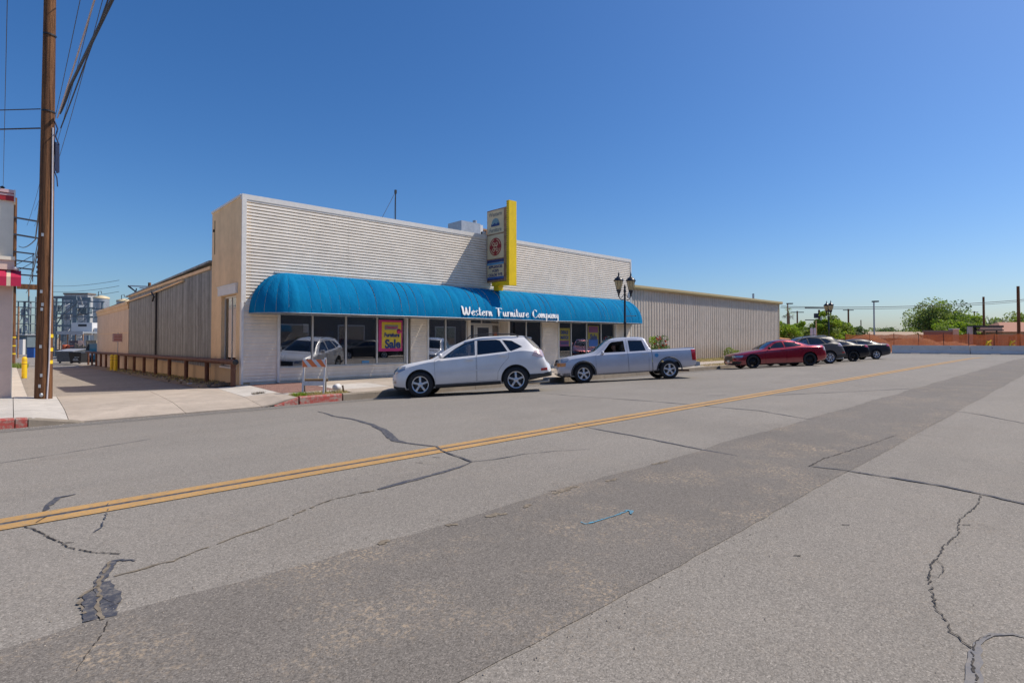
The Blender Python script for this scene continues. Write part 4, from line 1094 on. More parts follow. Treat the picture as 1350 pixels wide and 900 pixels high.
def boolean(me_a, me_b, op):
    """exact boolean; a result whose volume cannot be right is tried again with the cutter nudged by a fraction of a millimetre"""
    _ta.data = me_a; _tb.data = me_b; _md.operation = op
    va, vb = abs(_vol(me_a)), abs(_vol(me_b)); out = None
    for k in range(7):
        if k:
            _tb.location = tuple(_jr.uniform(-.0012, .0012) for _ in range(3))
            _md.use_self = k in (3, 6)
        dg = bpy.context.evaluated_depsgraph_get(); dg.update()
        out = bpy.data.meshes.new_from_object(_ta.evaluated_get(dg)); v = _vol(out)
        ok = -1e-5 <= v <= va * 1.01 and (op != 'INTERSECT' or v <= vb * 1.01) and (op != 'DIFFERENCE' or va * .35 < v and v >= va - vb - 1e-4) and (op != 'INTERSECT' or v < va * .9)
        if ok and len(out.vertices):
            for ax in range(3):
                A_ = [x.co[ax] for x in me_a.vertices]; O_ = [x.co[ax] for x in out.vertices]
                if min(O_) < min(A_) - .01 or max(O_) > max(A_) + .01: ok = False
        if ok: break
    _tb.location = (0, 0, 0); _md.use_self = False
    return out
def prismy(poly, y0, y1): b = MB(); b.extr(poly, 'y', y0, y1); return b
def join(*bs):
    m = MB()
    for b in bs: m.add(b.v, [tuple(f) for f in b.f])
    return m.mesh('t')
def place(name, me, mat, parent, smooth=True, ang=32):
    me.name = name; me.materials.clear(); me.materials.append(mat)
    for p in me.polygons: p.use_smooth = True; p.material_index = 0
    try: me.set_sharp_from_angle(angle=radians(ang))
    except Exception: pass
    o = bpy.data.objects.new(name, me); COL.objects.link(o); o.parent = parent; return o
def cyl_y(cx, cz, r, y0, y1, n=36):
    b = MB(); b.extr([(cx + r * cos(2 * pi * k / n), cz + r * sin(2 * pi * k / n)) for k in range(n)], 'y', y0, y1); return b
def inset(poly, d):
    n = len(poly); A = sum(poly[i][0] * poly[(i + 1) % n][1] - poly[(i + 1) % n][0] * poly[i][1] for i in range(n)); sg_ = 1 if A > 0 else -1
    out = []
    for i in range(n):
        p0, p1, p2 = Vector(poly[i - 1]), Vector(poly[i]), Vector(poly[(i + 1) % n])
        e1 = (p1 - p0).normalized(); e2 = (p2 - p1).normalized()
        n1 = Vector((-e1.y, e1.x)) * sg_; n2 = Vector((-e2.y, e2.x)) * sg_
        b = (n1 + n2); L = b.length
        b = b / L if L > 1e-4 else n1
        out.append(tuple(p1 + b * (d / max(.35, b.dot(n1)))))
    return out

def make_wheel(x, y, r, side, parent, kind, w=.22, steer=0.0):
    """side: -1 near side (outer face towards -y)"""
    tw = thing('wheel', None, None); tw.parent = parent; tw.location = (x, y, r); tw.rotation_euler = (0, 0, steer)
    s = side; rr = r * (.66 if kind != 'dark' else .72)
    b = MB(); pr = [(rr, -.5 * w), (rr + .012, -.52 * w), (r * .88, -.5 * w), (r * .975, -.42 * w), (r, -.28 * w), (r, .28 * w), (r * .975, .42 * w), (r * .88, .5 * w), (rr, .5 * w), (rr - .01, .3 * w), (rr - .01, -.3 * w), (rr, -.5 * w)]
    b.lathe(pr, ax='y', n=36); tr_ = b.build('tyre', M['tyre'], tw)
    m = M['darkalloy'] if kind == 'dark' else M['alloy']
    ro = MB(); o = s * .5 * w
    ro.lathe([(rr, o * .98), (rr - .02, o * .98), (rr - .03, o * .5), (rr - .03, -o * .8), (rr, -o * .8)], ax='y', n=36)
    ns = {'suv': 5, 'truck': 5, 'dark': 10, 'cap': 7, 'alloy': 5}[kind]
    for k in range(ns):
        a = 2 * pi * k / ns + pi / 2
        u = Vector((cos(a), 0, sin(a))); t_ = Vector((-sin(a), 0, cos(a)))
        w0, w1 = {'suv': (.05, .062), 'truck': (.045, .085), 'dark': (.02, .022), 'cap': (.03, .075), 'alloy': (.04, .07)}[kind]
        vs = []
        for rad, ww, yy in ((.03, w0, .92), (rr * .55, lerp(w0, w1, .5), .98), (rr - .015, w1, .93)):
            for sgn in (-1, 1):
                for dy in (0, -.25): vs.append(u * rad + t_ * ww * sgn * .5 + Vector((0, o * (yy + dy), 0)))
        ro.add(vs, [(0, 2, 6, 4), (4, 6, 10, 8), (1, 5, 7, 3), (5, 9, 11, 7), (0, 4, 5, 1), (4, 8, 9, 5), (2, 3, 7, 6), (6, 7, 11, 10), (8, 10, 11, 9)])
    ro.lathe([(0, o * 1.0), (.05, o * 1.0), (.07, o * .93), (.07, o * .6)], ax='y', n=16)
    ro.build('rim', m, tw)
    b = MB(); b.lathe([(0, o * .55), (rr * .78, o * .55), (rr * .78, o * .35), (0, o * .35)], ax='y', n=24); b.build('brake_disc', M['black'] if kind in ('dark',) else M['cladding'], tw)
    return tw

def make_car(sp, label, cat, loc, yaw, pitch, paint, wheelkind, full=False, group=None, name='parked_car', seat='seat'):
    root = thing(name, label, cat, loc)
    Rm = Matrix.Rotation(pitch, 4, 'X') @ Matrix.Rotation(yaw, 4, 'Z')      # road camber after heading
    root.rotation_euler = Rm.to_euler()
    pm = PAINT[paint]; wb = sp['wb']; r = sp['r']; tr = sp['track']
    body = shell_mesh(sp, 0.0, .04)
    groups_ = []; cut = []
    ar = r + sp.get('arch', .055)
    for x in (0, wb):
        for s in (-1, 1): cut.append(cyl_y(x, r + .01, ar, s * (tr - .16), s * 1.4))
    groups_.append(cut); cut = []
    ws = sp['ws']    # windscreen opening: (x limit, ylow, zlow, yhigh, zhigh)
    xl, yl, zl, yh, zh = ws
    wsp = MB(); wsp.extr([(-yl, zl), (yl, zl), (yh, zh), (-yh, zh)], 'x', sp['top'][0][0] - .2, xl)
    rw = sp['rw']; rwp = MB(); rwp.extr([(-rw[1], rw[2]), (rw[1], rw[2]), (rw[3], rw[4]), (-rw[3], rw[4])], 'x', rw[0], sp['top'][-1][0] + .3)
    groups_ += [[wsp, rwp]]
    sides = [-1, 1]
    for poly in sp['fixed']:
        for s in sides: cut.append(prismy(poly, s * .25, s * 1.4))
    dsides = [-1, 1] if full else [-1]
    groups_.append(cut)
    for d in sp['doors']:
        cut = []; groups_.append(cut)
        for s in dsides: cut.append(prismy(d['poly'], s * .25, s * 1.4))
        if not full: cut.append(prismy(d['win'], .25, 1.4))
    if 'bed' in sp:
        x0, x1, z0, yw = sp['bed']; b = MB(); b.box(x0, -yw, z0, x1, yw, 2.2); groups_.append([b])
        b = MB(); b.box(x0 - .115, -1.3, .32, x0 - .09, 1.3, 1.2); groups_.append([b])
    for g_ in groups_:
        if g_: body = boolean(body, join(*g_), 'DIFFERENCE')
    bo = place('body', body, pm, root)
    skin = shell_mesh(sp, 0.0, .035); gl = shell_mesh(sp, .012, .018)
    for d in sp['doors']:
        for s in dsides:
            dm = boolean(skin, prismy(inset(d['poly'], .006), s * .25, s * 1.4).mesh('t'), 'INTERSECT')
            dm = boolean(dm, prismy(d['win'], s * .2, s * 1.5).mesh('t'), 'DIFFERENCE')
            do = place('door', dm, pm, root)
            wv = d.get('open')
            if not wv:
                wm = boolean(gl, prismy(inset(d['win'], -.008), s * .25, s * 1.4).mesh('t'), 'INTERSECT')
                place('window', wm, M[d.get('glass', 'carglass')], do)
            hx, hz = d['handle']; wy = pchip(sp['w'], hx) - .012
            b = MB(); b.box(hx - .10, s * (wy + .0), hz - .016, hx + .10, s * (wy + .035), hz + .016); b.box(hx - .09, s * (wy - .02), hz - .012, hx - .06, s * wy, hz + .012)
            b.build('handle', pm, do)
            if d.get('mirror'):
                mx, mz = d['mirror']; b = MB()
                wy = pchip(sp['w'], mx)
                pr = [(0, -.11), (.05, -.10), (.075, -.05), (.08, .02), (.07, .09), (.0, .11)]
                b.lathe([(q[0] * .95, q[1]) for q in pr], (0, 0, 0), 'y', 12)
                b.v = [(mx + v[0] * .75, s * (wy + .08) + v[1] * .95, mz + v[2] * 1.05) for v in b.v]
                b.box(mx - .03, min(s * (wy - .05), s * wy), mz - .06, mx + .03, max(s * (wy - .05), s * (wy + .02)), mz - .01)
                b.build('mirror', PAINT[paint] if sp.get('mirrorpaint', True) else M['black'], do)
        if not full:
            wm = boolean(gl, prismy(inset(d['win'], -.008), .25, 1.4).mesh('t'), 'INTERSECT'); place('window', wm, M[d.get('glass', 'carglass')], root)
    for poly in sp['fixed']:
        for s in sides:
            wm = boolean(gl, prismy(inset(poly, -.008), s * .25, s * 1.4).mesh('t'), 'INTERSECT'); place('window', wm, M['carglass'], root)
    wsp.v = [(v[0], v[1] * 1.02, v[2]) for v in wsp.v]
    place('windscreen', boolean(gl, wsp.mesh('t'), 'INTERSECT'), M['clearglass'], root)
    place('rear_window', boolean(gl, rwp.mesh('t'), 'INTERSECT'), M['carglass'], root)
    # lamps and other pieces lying just proud of the skin
    proud = shell_mesh(sp, -.007, .012)
    for nm, poly, ys, xr, mt in sp['patches']:
        for s in ((-1, 1) if ys[0] >= 0 else (0,)):
            b = MB(); b.extr(poly, 'y', (s or 1) * ys[0], (s or 1) * ys[1])
            pmh = boolean(proud, b.mesh('t'), 'INTERSECT')
            if len(pmh.polygons): place(nm, pmh, pm if mt == 'paint' else M[mt], root)
    for nm, poly, xa, xb, mt in sp.get('frontal', []):
        b = MB(); b.extr(poly, 'x', xa, xb); pmh = boolean(proud, b.mesh('t'), 'INTERSECT')
        if len(pmh.polygons): place(nm, pmh, M[mt], root)
    # chassis with wheel wells and cabin space
    v, f = loft(sp, .045); b = MB(); b.add(v, f)
    cc = []
    cb = MB(); cx0, cx1 = sp['cabin']; cb.box(cx0, -1.2, .42, wb - .52, 1.2, 2.5); cc.append(cb)
    cb = MB(); cb.box(wb - .53, -1.2, .86, cx1, 1.2, 2.5); cc.append(cb)
    for x in (0, wb):
        for s in (-1, 1): cc.append(cyl_y(x, r + .01, ar + .02, s * (tr - .17), s * 1.4))
    if 'bed' in sp:
        cb2 = MB(); cb2.box(sp['bed'][0] - .05, -1.2, sp['bed'][2] - .02, 8, 1.2, 2.5); cc.append(cb2)
    ch = b.mesh('t')
    for q_ in cc: ch = boolean(ch, q_.mesh('t'), 'DIFFERENCE')
    place('chassis', ch, M['black'], root)
    for x in (0, wb):
        for s in (-1, 1): make_wheel(x, s * (tr - .11), r, s, root, wheelkind, steer=(sp.get('steer', 0) if x == 0 else 0))
    for sx_ in sp['seats']:
        for sy in (-.38, .38):
            b = MB(); b.extr([(sx_ - .25, .42), (sx_ + .25, .42), (sx_ + .30, .62), (sx_ - .22, .66)], 'y', sy - .24, sy + .24)
            b.extr([(sx_ + .18, .6), (sx_ + .32, .58), (sx_ + .46, 1.15), (sx_ + .34, 1.17)], 'y', sy - .23, sy + .23)
            b.extr([(sx_ + .36, 1.2), (sx_ + .44, 1.19), (sx_ + .48, 1.36), (sx_ + .38, 1.37)], 'y', sy - .12, sy + .12); b.build('seat', M[seat], root)
    b = MB(); dx = cx0 + .12
    b.box(cx0, -.72, .6, dx + .1, .72, sp['dash']); b.build('dashboard', M['seat'], root)
    b = MB(); n = 20; P = [(dx + .28 + .05 * sin(2 * pi * k / n) * -1, -.38 + .18 * cos(2 * pi * k / n), sp['dash'] - .02 + .17 * sin(2 * pi * k / n)) for k in range(n + 1)]
    b.tube(P, .014, 6, cap=False); b.tube([(dx + .05, -.38, sp['dash'] - .12), (dx + .28, -.38, sp['dash'] - .02)], .03, 8); b.build('steering_wheel', M['black'], root)
    for nm, m_, fn in sp.get('extra', []):
        b = MB(); fn(b); b.build(nm, pm if m_ == 'paint' else M[m_], root)
    return root

SUV = dict(wb=2.715, r=.362, track=.915, n=56, arch=.06,
  top=[(-.86, .60), (-.84, .70), (-.78, .80), (-.66, .89), (-.44, .965), (-.1, 1.02), (.29, 1.075), (.40, 1.12), (.67, 1.30), (1.06, 1.50), (1.44, 1.61), (1.83, 1.655), (2.4, 1.65), (2.83, 1.635), (3.08, 1.605), (3.2, 1.52), (3.38, 1.33), (3.51, 1.16), (3.56, 1.04), (3.60, .86), (3.70, .80), (3.74, .66), (3.75, .60)],
  belt=[(-.86, .5), (-.84, .60), (-.66, .80), (-.1, .94), (.3, 1.01), (.6, 1.03), (1.6, 1.09), (2.3, 1.14), (2.9, 1.2), (3.3, 1.14), (3.56, .95), (3.60, .80), (3.75, .45)],
  bot=[(-.86, .42), (-.80, .30), (-.6, .22), (0, .22), (.5, .235), (2.2, .26), (2.9, .30), (3.4, .38), (3.7, .42), (3.75, .44)],
  w=[(-.86, .55), (-.83, .68), (-.74, .80), (-.55, .885), (-.2, .92), (.5, .925), (2.3, .925), (2.9, .925), (3.3, .90), (3.55, .86), (3.68, .80), (3.75, .66)],
  wr=[(-.86, .45), (-.7, .66), (-.4, .74), (.3, .76), (.67, .69), (1.1, .62), (1.5, .60), (2.4, .60), (2.9, .58), (3.2, .60), (3.56, .66), (3.75, .55)],
  ws=(1.36, .70, 1.12, .53, 1.545), rw=(3.0, .60, 1.14, .50, 1.50),
  doors=[dict(poly=[(.43, .34), (.42, 1.03), (.56, 1.115), (.80, 1.285), (1.06, 1.43), (1.34, 1.535), (1.605, 1.58), (1.615, 1.12), (1.60, .37)], win=[(.62, 1.065), (1.00, 1.34), (1.27, 1.485), (1.575, 1.545), (1.585, 1.11)], handle=(1.42, .99), mirror=(.62, 1.14), glass='clearglass'),
         dict(poly=[(1.615, .37), (1.63, 1.12), (1.62, 1.58), (2.2, 1.575), (2.36, 1.54), (2.56, 1.19), (2.54, .99), (2.33, .78), (2.22, .60), (2.20, .38)], win=[(1.645, 1.115), (1.645, 1.545), (2.19, 1.54), (2.31, 1.505), (2.52, 1.175)], handle=(2.38, 1.06))],
  fixed=[[(2.375, 1.52), (2.64, 1.485), (2.95, 1.29), (2.62, 1.175), (2.58, 1.19)]],
  patches=[('headlight', [(-.86, .72), (-.70, .69), (-.42, .80), (-.40, .90), (-.60, .89), (-.8, .80)], (.42, 1.2), 0, 'headlamp'),
           ('tail_light', [(3.20, 1.02), (3.36, .97), (3.62, .98), (3.62, 1.16), (3.38, 1.20), (3.28, 1.16)], (.50, 1.2), 0, 'palelamp'),
           ('rear_window_edge', [(3.0, 1.62), (3.14, 1.57), (3.48, 1.19), (3.36, 1.215), (3.26, 1.30)], (.2, 1.2), 0, 'black'),
           ('fog_light', [(-.84, .44), (-.70, .43), (-.70, .52), (-.84, .53)], (.45, 1.2), 0, 'headlamp'),
           ('reflector', [(3.44, .58), (3.62, .59), (3.62, .66), (3.44, .65)], (.5, 1.2), 0, 'taillamp'),
           ('sill', [(.42, .18), (.42, .335), (2.28, .355), (2.28, .2)], (.5, 1.2), 0, 'cladding'),
           ('bumper_skirt', [(3.08, .26), (3.12, .50), (3.5, .50), (3.76, .56), (3.76, .3)], (0, 1.2), 0, 'cladding'),
           ('bumper_skirt', [(-.9, .15), (-.9, .36), (-.62, .32), (-.44, .30), (-.44, .15)], (0, 1.2), 0, 'cladding'),
           ('door_moulding', [(.5, .66), (.5, .69), (2.2, .715), (2.2, .685)], (.5, 1.2), 0, 'paint')],
  frontal=[('grille', [(-.38, .60), (.38, .60), (.34, .78), (-.34, .78)], -.95, -.6, 'black')],
  cabin=(.42, 3.3), seats=(1.25, 2.15), dash=1.02,
  extra=[('roof_rail', 'cladding', lambda b: [b.tube([(1.35, s * .58, 1.60), (1.45, s * .585, 1.69), (2.1, s * .58, 1.72), (2.7, s * .57, 1.68), (2.85, s * .56, 1.60)], .017, 6) for s in (-1, 1)]),
         ('spoiler', 'paint', lambda b: b.extr([(2.85, 1.615), (3.22, 1.56), (3.24, 1.53), (2.95, 1.55)], 'y', -.55, .55)),
         ('wiper', 'black', lambda b: b.tube([(3.25, .0, 1.5), (3.32, .2, 1.38)], .012, 5)),
         ('number_plate', 'white', lambda b: b.box(3.76, -.15, .62, 3.77, .15, .76)),
         ('exhaust', 'galv', lambda b: b.tube([(2.9, -.55, .26), (3.68, -.55, .28)], .04, 8)),
         ('door_mirror_glare', 'cladding', lambda b: b.box(.55, -.93, 1.0, .6, -.9, 1.02))])
SUV['extra'].pop()
def arch_fn(x, s): return lambda b: b.tube([(x + .455 * cos(a), s * (.868), .355 + .455 * sin(a)) for a in [radians(-8 + 196 * k / 16) for k in range(17)]], .022, 6)
TRUCK = dict(wb=3.2, r=.345, track=.86, n=60, arch=.085,
  top=[(-.95, .66), (-.93, .80), (-.86, .90), (-.74, .96), (-.28, 1.04), (.32, 1.10), (.42, 1.14), (.72, 1.36), (.98, 1.54), (1.3, 1.62), (1.8, 1.64), (2.30, 1.615), (2.40, 1.58), (2.46, 1.45), (2.545, 1.13), (2.60, 1.12), (3.3, 1.13), (4.12, 1.14), (4.20, 1.13), (4.22, .9), (4.235, .60)],
  belt=[(-.95, .5), (-.93, .66), (-.74, .86), (0, .98), (.5, 1.03), (1.6, 1.05), (2.5, 1.07), (4.2, 1.08), (4.22, .8), (4.235, .5)],
  bot=[(-.95, .36), (-.8, .26), (-.5, .24), (.5, .26), (2.5, .30), (3.0, .36), (4.0, .40), (4.235, .44)],
  w=[(-.95, .70), (-.90, .78), (-.75, .84), (-.4, .87), (.5, .875), (2.5, .875), (4.0, .865), (4.2, .84), (4.235, .8)],
  wr=[(-.95, .60), (-.7, .72), (.3, .74), (.72, .68), (1.0, .62), (1.5, .60), (2.35, .60), (2.47, .66), (2.56, .80), (4.2, .80)],
  ws=(1.22, .66, 1.15, .54, 1.56), rw=(2.40, .52, 1.18, .46, 1.50),
  doors=[dict(poly=[(.48, .32), (.47, 1.0), (.62, 1.10), (.86, 1.33), (1.06, 1.50), (1.35, 1.56), (1.665, 1.575), (1.675, .33)], win=[(.76, 1.085), (1.05, 1.42), (1.14, 1.47), (1.585, 1.505), (1.60, 1.085)], handle=(1.48, .965), mirror=(.72, 1.08), open=True),
         dict(poly=[(1.69, .33), (1.68, 1.575), (2.27, 1.555), (2.34, 1.52), (2.445, 1.08), (2.46, .90), (2.44, .34)], win=[(1.76, 1.085), (1.75, 1.505), (2.27, 1.485), (2.37, 1.095)], handle=(2.30, .975))],
  fixed=[], bed=(2.68, 4.14, .62, .68),
  patches=[('headlight', [(-.96, .80), (-.62, .80), (-.50, .90), (-.58, .955), (-.96, .91)], (.42, 1.2), 0, 'headlamp'),
           ('turn_signal', [(-.96, .64), (-.66, .64), (-.64, .775), (-.96, .775)], (.50, 1.2), 0, 'amber'),
           ('tail_light', [(4.06, .66), (4.25, .64), (4.25, 1.06), (4.04, 1.06)], (.55, 1.2), 0, 'taillamp'),
           ('bumper', [(-1.0, .30), (-1.0, .60), (-.50, .58), (-.46, .30)], (0, 1.2), 0, 'paint'),
           ('bumper_skirt', [(-1.0, .2), (-1.0, .39), (-.50, .40), (-.50, .2)], (0, 1.2), 0, 'cladding'),
           ('fuel_cap', [(2.74 + .075 * cos(a), .90 + .075 * sin(a)) for a in [2 * pi * k / 12 for k in range(12)]], (-1.2, -.5), 0, 'ltblue')],
  frontal=[('grille', [(-.42, .66), (.42, .66), (.40, .90), (-.40, .90)], -1.0, -.7, 'black'), ('grille_bar', [(-.42, .765), (.42, .765), (.42, .80), (-.42, .80)], -1.02, -.7, 'chrome')],
  cabin=(.45, 2.42), seats=(1.15, 1.85), dash=1.0,
  extra=[('rear_bumper', 'galv', lambda b: b.extr([(4.20, .42), (4.36, .44), (4.37, .58), (4.20, .60)], 'y', -.80, .80)),
         ('bed_floor', 'cladding', lambda b: b.box(2.66, -.68, .60, 4.15, .68, .63)),
         ('tailgate', 'paint', lambda b: b.box(4.20, -.66, .64, 4.236, .66, 1.12)),
         ('exhaust', 'rust', lambda b: b.tube([(3.6, -.5, .30), (4.0, -.62, .28)], .035, 8)),
         ('antenna', 'black', lambda b: b.tube([(.2, .7, 1.08), (.28, .7, 1.7)], .005, 4))])
TRUCK['extra'] += [('wheel_arch', 'cladding', arch_fn(x, s_)) for x in (0, 3.2) for s_ in (-1, 1)]
CHG = dict(wb=3.05, r=.36, track=.92, n=56, arch=.045,
  top=[(-.97, .58), (-.95, .70), (-.88, .78), (-.6, .84), (0, .93), (.5, .99), (.62, 1.02), (.9, 1.18), (1.2, 1.34), (1.5, 1.44), (1.9, 1.475), (2.3, 1.44), (2.7, 1.33), (3.05, 1.19), (3.2, 1.14), (3.6, 1.13), (3.92, 1.11), (3.98, 1.05), (4.02, .8), (4.05, .6)],
  belt=[(-.97, .45), (-.95, .6), (-.6, .76), (0, .86), (.6, .93), (1.8, .99), (2.8, 1.05), (3.5, 1.04), (3.9, .98), (4.0, .7), (4.05, .5)],
  bot=[(-.97, .32), (-.85, .20), (-.5, .17), (2.8, .17), (3.5, .24), (3.95, .32), (4.05, .42)],
  w=[(-.97, .62), (-.93, .74), (-.8, .86), (-.5, .93), (0, .945), (1.2, .925), (2.4, .94), (3.05, .955), (3.5, .93), (3.85, .88), (4.02, .78), (4.05, .7)],
  wr=[(-.97, .55), (-.7, .72), (.5, .78), (.9, .70), (1.3, .61), (1.9, .58), (2.5, .58), (3.0, .66), (3.3, .74), (4.05, .68)],
  ws=(1.45, .70, 1.03, .54, 1.40), rw=(2.4, .62, 1.17, .50, 1.38),
  doors=[dict(poly=[(.66, .24), (.66, .96), (.86, 1.05), (1.15, 1.24), (1.4, 1.355), (1.75, 1.40), (1.79, 1.0), (1.78, .24)], win=[(.93, 1.02), (1.22, 1.23), (1.45, 1.335), (1.73, 1.37), (1.75, 1.05)], handle=(1.62, .90), mirror=(.86, 1.04)),
         dict(poly=[(1.80, .24), (1.81, 1.0), (1.77, 1.40), (2.1, 1.395), (2.45, 1.32), (2.84, 1.16), (2.82, .98), (2.6, .70), (2.56, .26)], win=[(1.82, 1.055), (1.81, 1.365), (2.1, 1.355), (2.42, 1.285), (2.72, 1.165), (2.62, 1.10)], handle=(2.62, .95))],
  fixed=[], mirrorpaint=False,
  patches=[('headlight', [(-1.0, .60), (-.58, .62), (-.50, .72), (-.8, .73), (-1.0, .71)], (.45, 1.2), 0, 'headlamp'),
           ('tail_light', [(3.82, .82), (4.1, .80), (4.1, 1.0), (3.86, 1.01)], (.0, 1.2), 0, 'palelamp'),
           ('air_intake', [(-1.0, .26), (-.72, .24), (-.62, .38), (-1.0, .42)], (.5, 1.2), 0, 'black'),
           ('sill', [(.45, .15), (.45, .22), (2.58, .22), (2.58, .15)], (.5, 1.2), 0, 'black')],
  frontal=[('grille', [(-.55, .42), (.55, .42), (.52, .70), (-.52, .70)], -1.1, -.7, 'black')],
  cabin=(.62, 3.0), seats=(1.35, 2.2), dash=.92,
  extra=[('number_plate', 'white', lambda b: b.box(-.995, -.16, .36, -.98, .16, .48)),
         ('fuel_cap', 'black', lambda b: b.box(0, 0, .3, .01, .01, .31))])
CHG['extra'].pop()
SEDAN = dict(wb=2.8, r=.335, track=.90, n=54, arch=.05,
  top=[(-.95, .56), (-.93, .66), (-.82, .74), (-.4, .86), (.2, .98), (.4, 1.03), (.8, 1.22), (1.2, 1.38), (1.6, 1.455), (2.0, 1.47), (2.4, 1.43), (2.8, 1.32), (3.15, 1.17), (3.4, 1.11), (3.72, 1.10), (3.82, 1.04), (3.90, .8), (3.95, .6)],
  belt=[(-.95, .45), (-.93, .56), (-.4, .78), (.3, .90), (1.5, .97), (2.8, 1.05), (3.5, 1.03), (3.78, .95), (3.9, .7), (3.95, .5)],
  bot=[(-.95, .34), (-.85, .22), (-.5, .18), (2.8, .19), (3.5, .26), (3.85, .33), (3.95, .42)],
  w=[(-.95, .58), (-.9, .72), (-.75, .83), (-.4, .90), (.5, .915), (2.4, .915), (3.0, .905), (3.5, .87), (3.85, .80), (3.95, .66)],
  wr=[(-.95, .5), (-.7, .68), (.3, .74), (.8, .66), (1.2, .60), (1.8, .58), (2.5, .57), (2.9, .62), (3.3, .70), (3.95, .62)],
  ws=(1.4, .68, 1.04, .53, 1.40), rw=(2.45, .58, 1.15, .48, 1.37),
  doors=[dict(poly=[(.50, .26), (.49, .93), (.66, 1.02), (.95, 1.20), (1.3, 1.345), (1.60, 1.39), (1.63, .98), (1.62, .26)], win=[(.74, 1.0), (1.0, 1.17), (1.3, 1.31), (1.58, 1.355), (1.60, 1.03)], handle=(1.46, .88), mirror=(.68, 1.0)),
         dict(poly=[(1.64, .26), (1.65, .98), (1.62, 1.39), (2.1, 1.385), (2.45, 1.31), (2.82, 1.15), (2.74, .98), (2.5, .75), (2.4, .5), (2.38, .27)], win=[(1.67, 1.035), (1.66, 1.355), (2.1, 1.345), (2.42, 1.27), (2.70, 1.145), (2.6, 1.09)], handle=(2.5, .93))],
  fixed=[],
  patches=[('headlight', [(-1.0, .58), (-.5, .64), (-.42, .76), (-.7, .74), (-1.0, .68)], (.42, 1.2), 0, 'headlamp'),
           ('tail_light', [(3.55, .90), (4.0, .82), (4.0, .98), (3.72, 1.04), (3.58, 1.02)], (.42, 1.2), 0, 'taillamp'),
           ('sill', [(.4, .15), (.4, .24), (2.42, .25), (2.42, .15)], (.5, 1.2), 0, 'cladding')],
  frontal=[('grille', [(-.4, .42), (.4, .42), (.4, .62), (-.4, .62)], -1.1, -.7, 'black')],
  cabin=(.48, 3.0), seats=(1.2, 2.05), dash=.9, extra=[('number_plate', 'white', lambda b: b.box(3.95, -.15, .60, 3.965, .15, .72))])
def rear_at(sp, xr, yr, ang, **kw):
    """root location so that the near rear wheel stands at (xr, yr) with the nose towards the kerb"""
    yaw = -radians(ang); c, s = cos(yaw), sin(yaw)
    lx, ly = sp['wb'], -(sp['track'] - .11)
    return (xr - (lx * c - ly * s), yr - (lx * s + ly * c)), yaw
def park(sp, xr, yr, ang, *a, pit=None, **kw):
    (x, y), yaw = rear_at(sp, xr, yr, ang)
    # fit the camber: mean slope between the near front and near rear tyre
    c, s = cos(yaw), sin(yaw); lx, ly = 0, -(sp['track'] - .11)
    fx, fy = x + lx * c - ly * s, y + lx * s + ly * c
    zr_, zf = zroad(xr, yr), zroad(fx, fy); sl = (zf - zr_) / (fy - yr)
    return make_car(sp, a[0], a[1], (x, y, zr_ - (yr - y) * sl), yaw, atan2(sl, 1), *a[2:], **kw)
GRP = None
park(SUV, 10.55, 11.15, 43, 'pearl white crossover with five-spoke wheels parked nose-in before the shop windows', 'suv', 'pearl', 'suv', full=True, name='crossover_car', seat='seatlight')
truck = park(TRUCK, 17.98, 10.72, 42, 'pale silver crew-cab pickup with a driver at the open window', 'pickup truck', 'silver', 'truck', name='pickup_truck')
park(CHG, 31.5, 10.35, 43, 'dark red four-door muscle sedan with black wheels in front of the warehouse', 'car', 'red', 'dark')
park(SUV, 35.1, 10.45, 44, 'warm grey crossover with bright wheel covers right behind the red sedan', 'suv', 'grey', 'cap', name='crossover_car')
CAR5 = park(SEDAN, 39.3, 10.35, 44, 'black car with black wheels between the grey crossover and the slate sedan', 'car', 'black', 'dark')
CAR6 = park(SEDAN, 44.4, 10.3, 44, 'slate grey sedan at the far end of the row before the concrete barrier', 'car', 'slate', 'alloy')
# two more across the street behind the viewer, seen only as reflections in the shop glass
c = copy_tree(CAR6); c['label'] = 'slate grey sedan across the street behind the viewer, mirrored in the shop glass'; c.location = (18.5, -1.0, -.2); c.rotation_euler = (0, 0, radians(8))
c = copy_tree(CAR5); c['label'] = 'black car across the street behind the viewer, mirrored in the shop glass'; c.location = (24.5, -1.2, -.2); c.rotation_euler = (0, 0, radians(4))

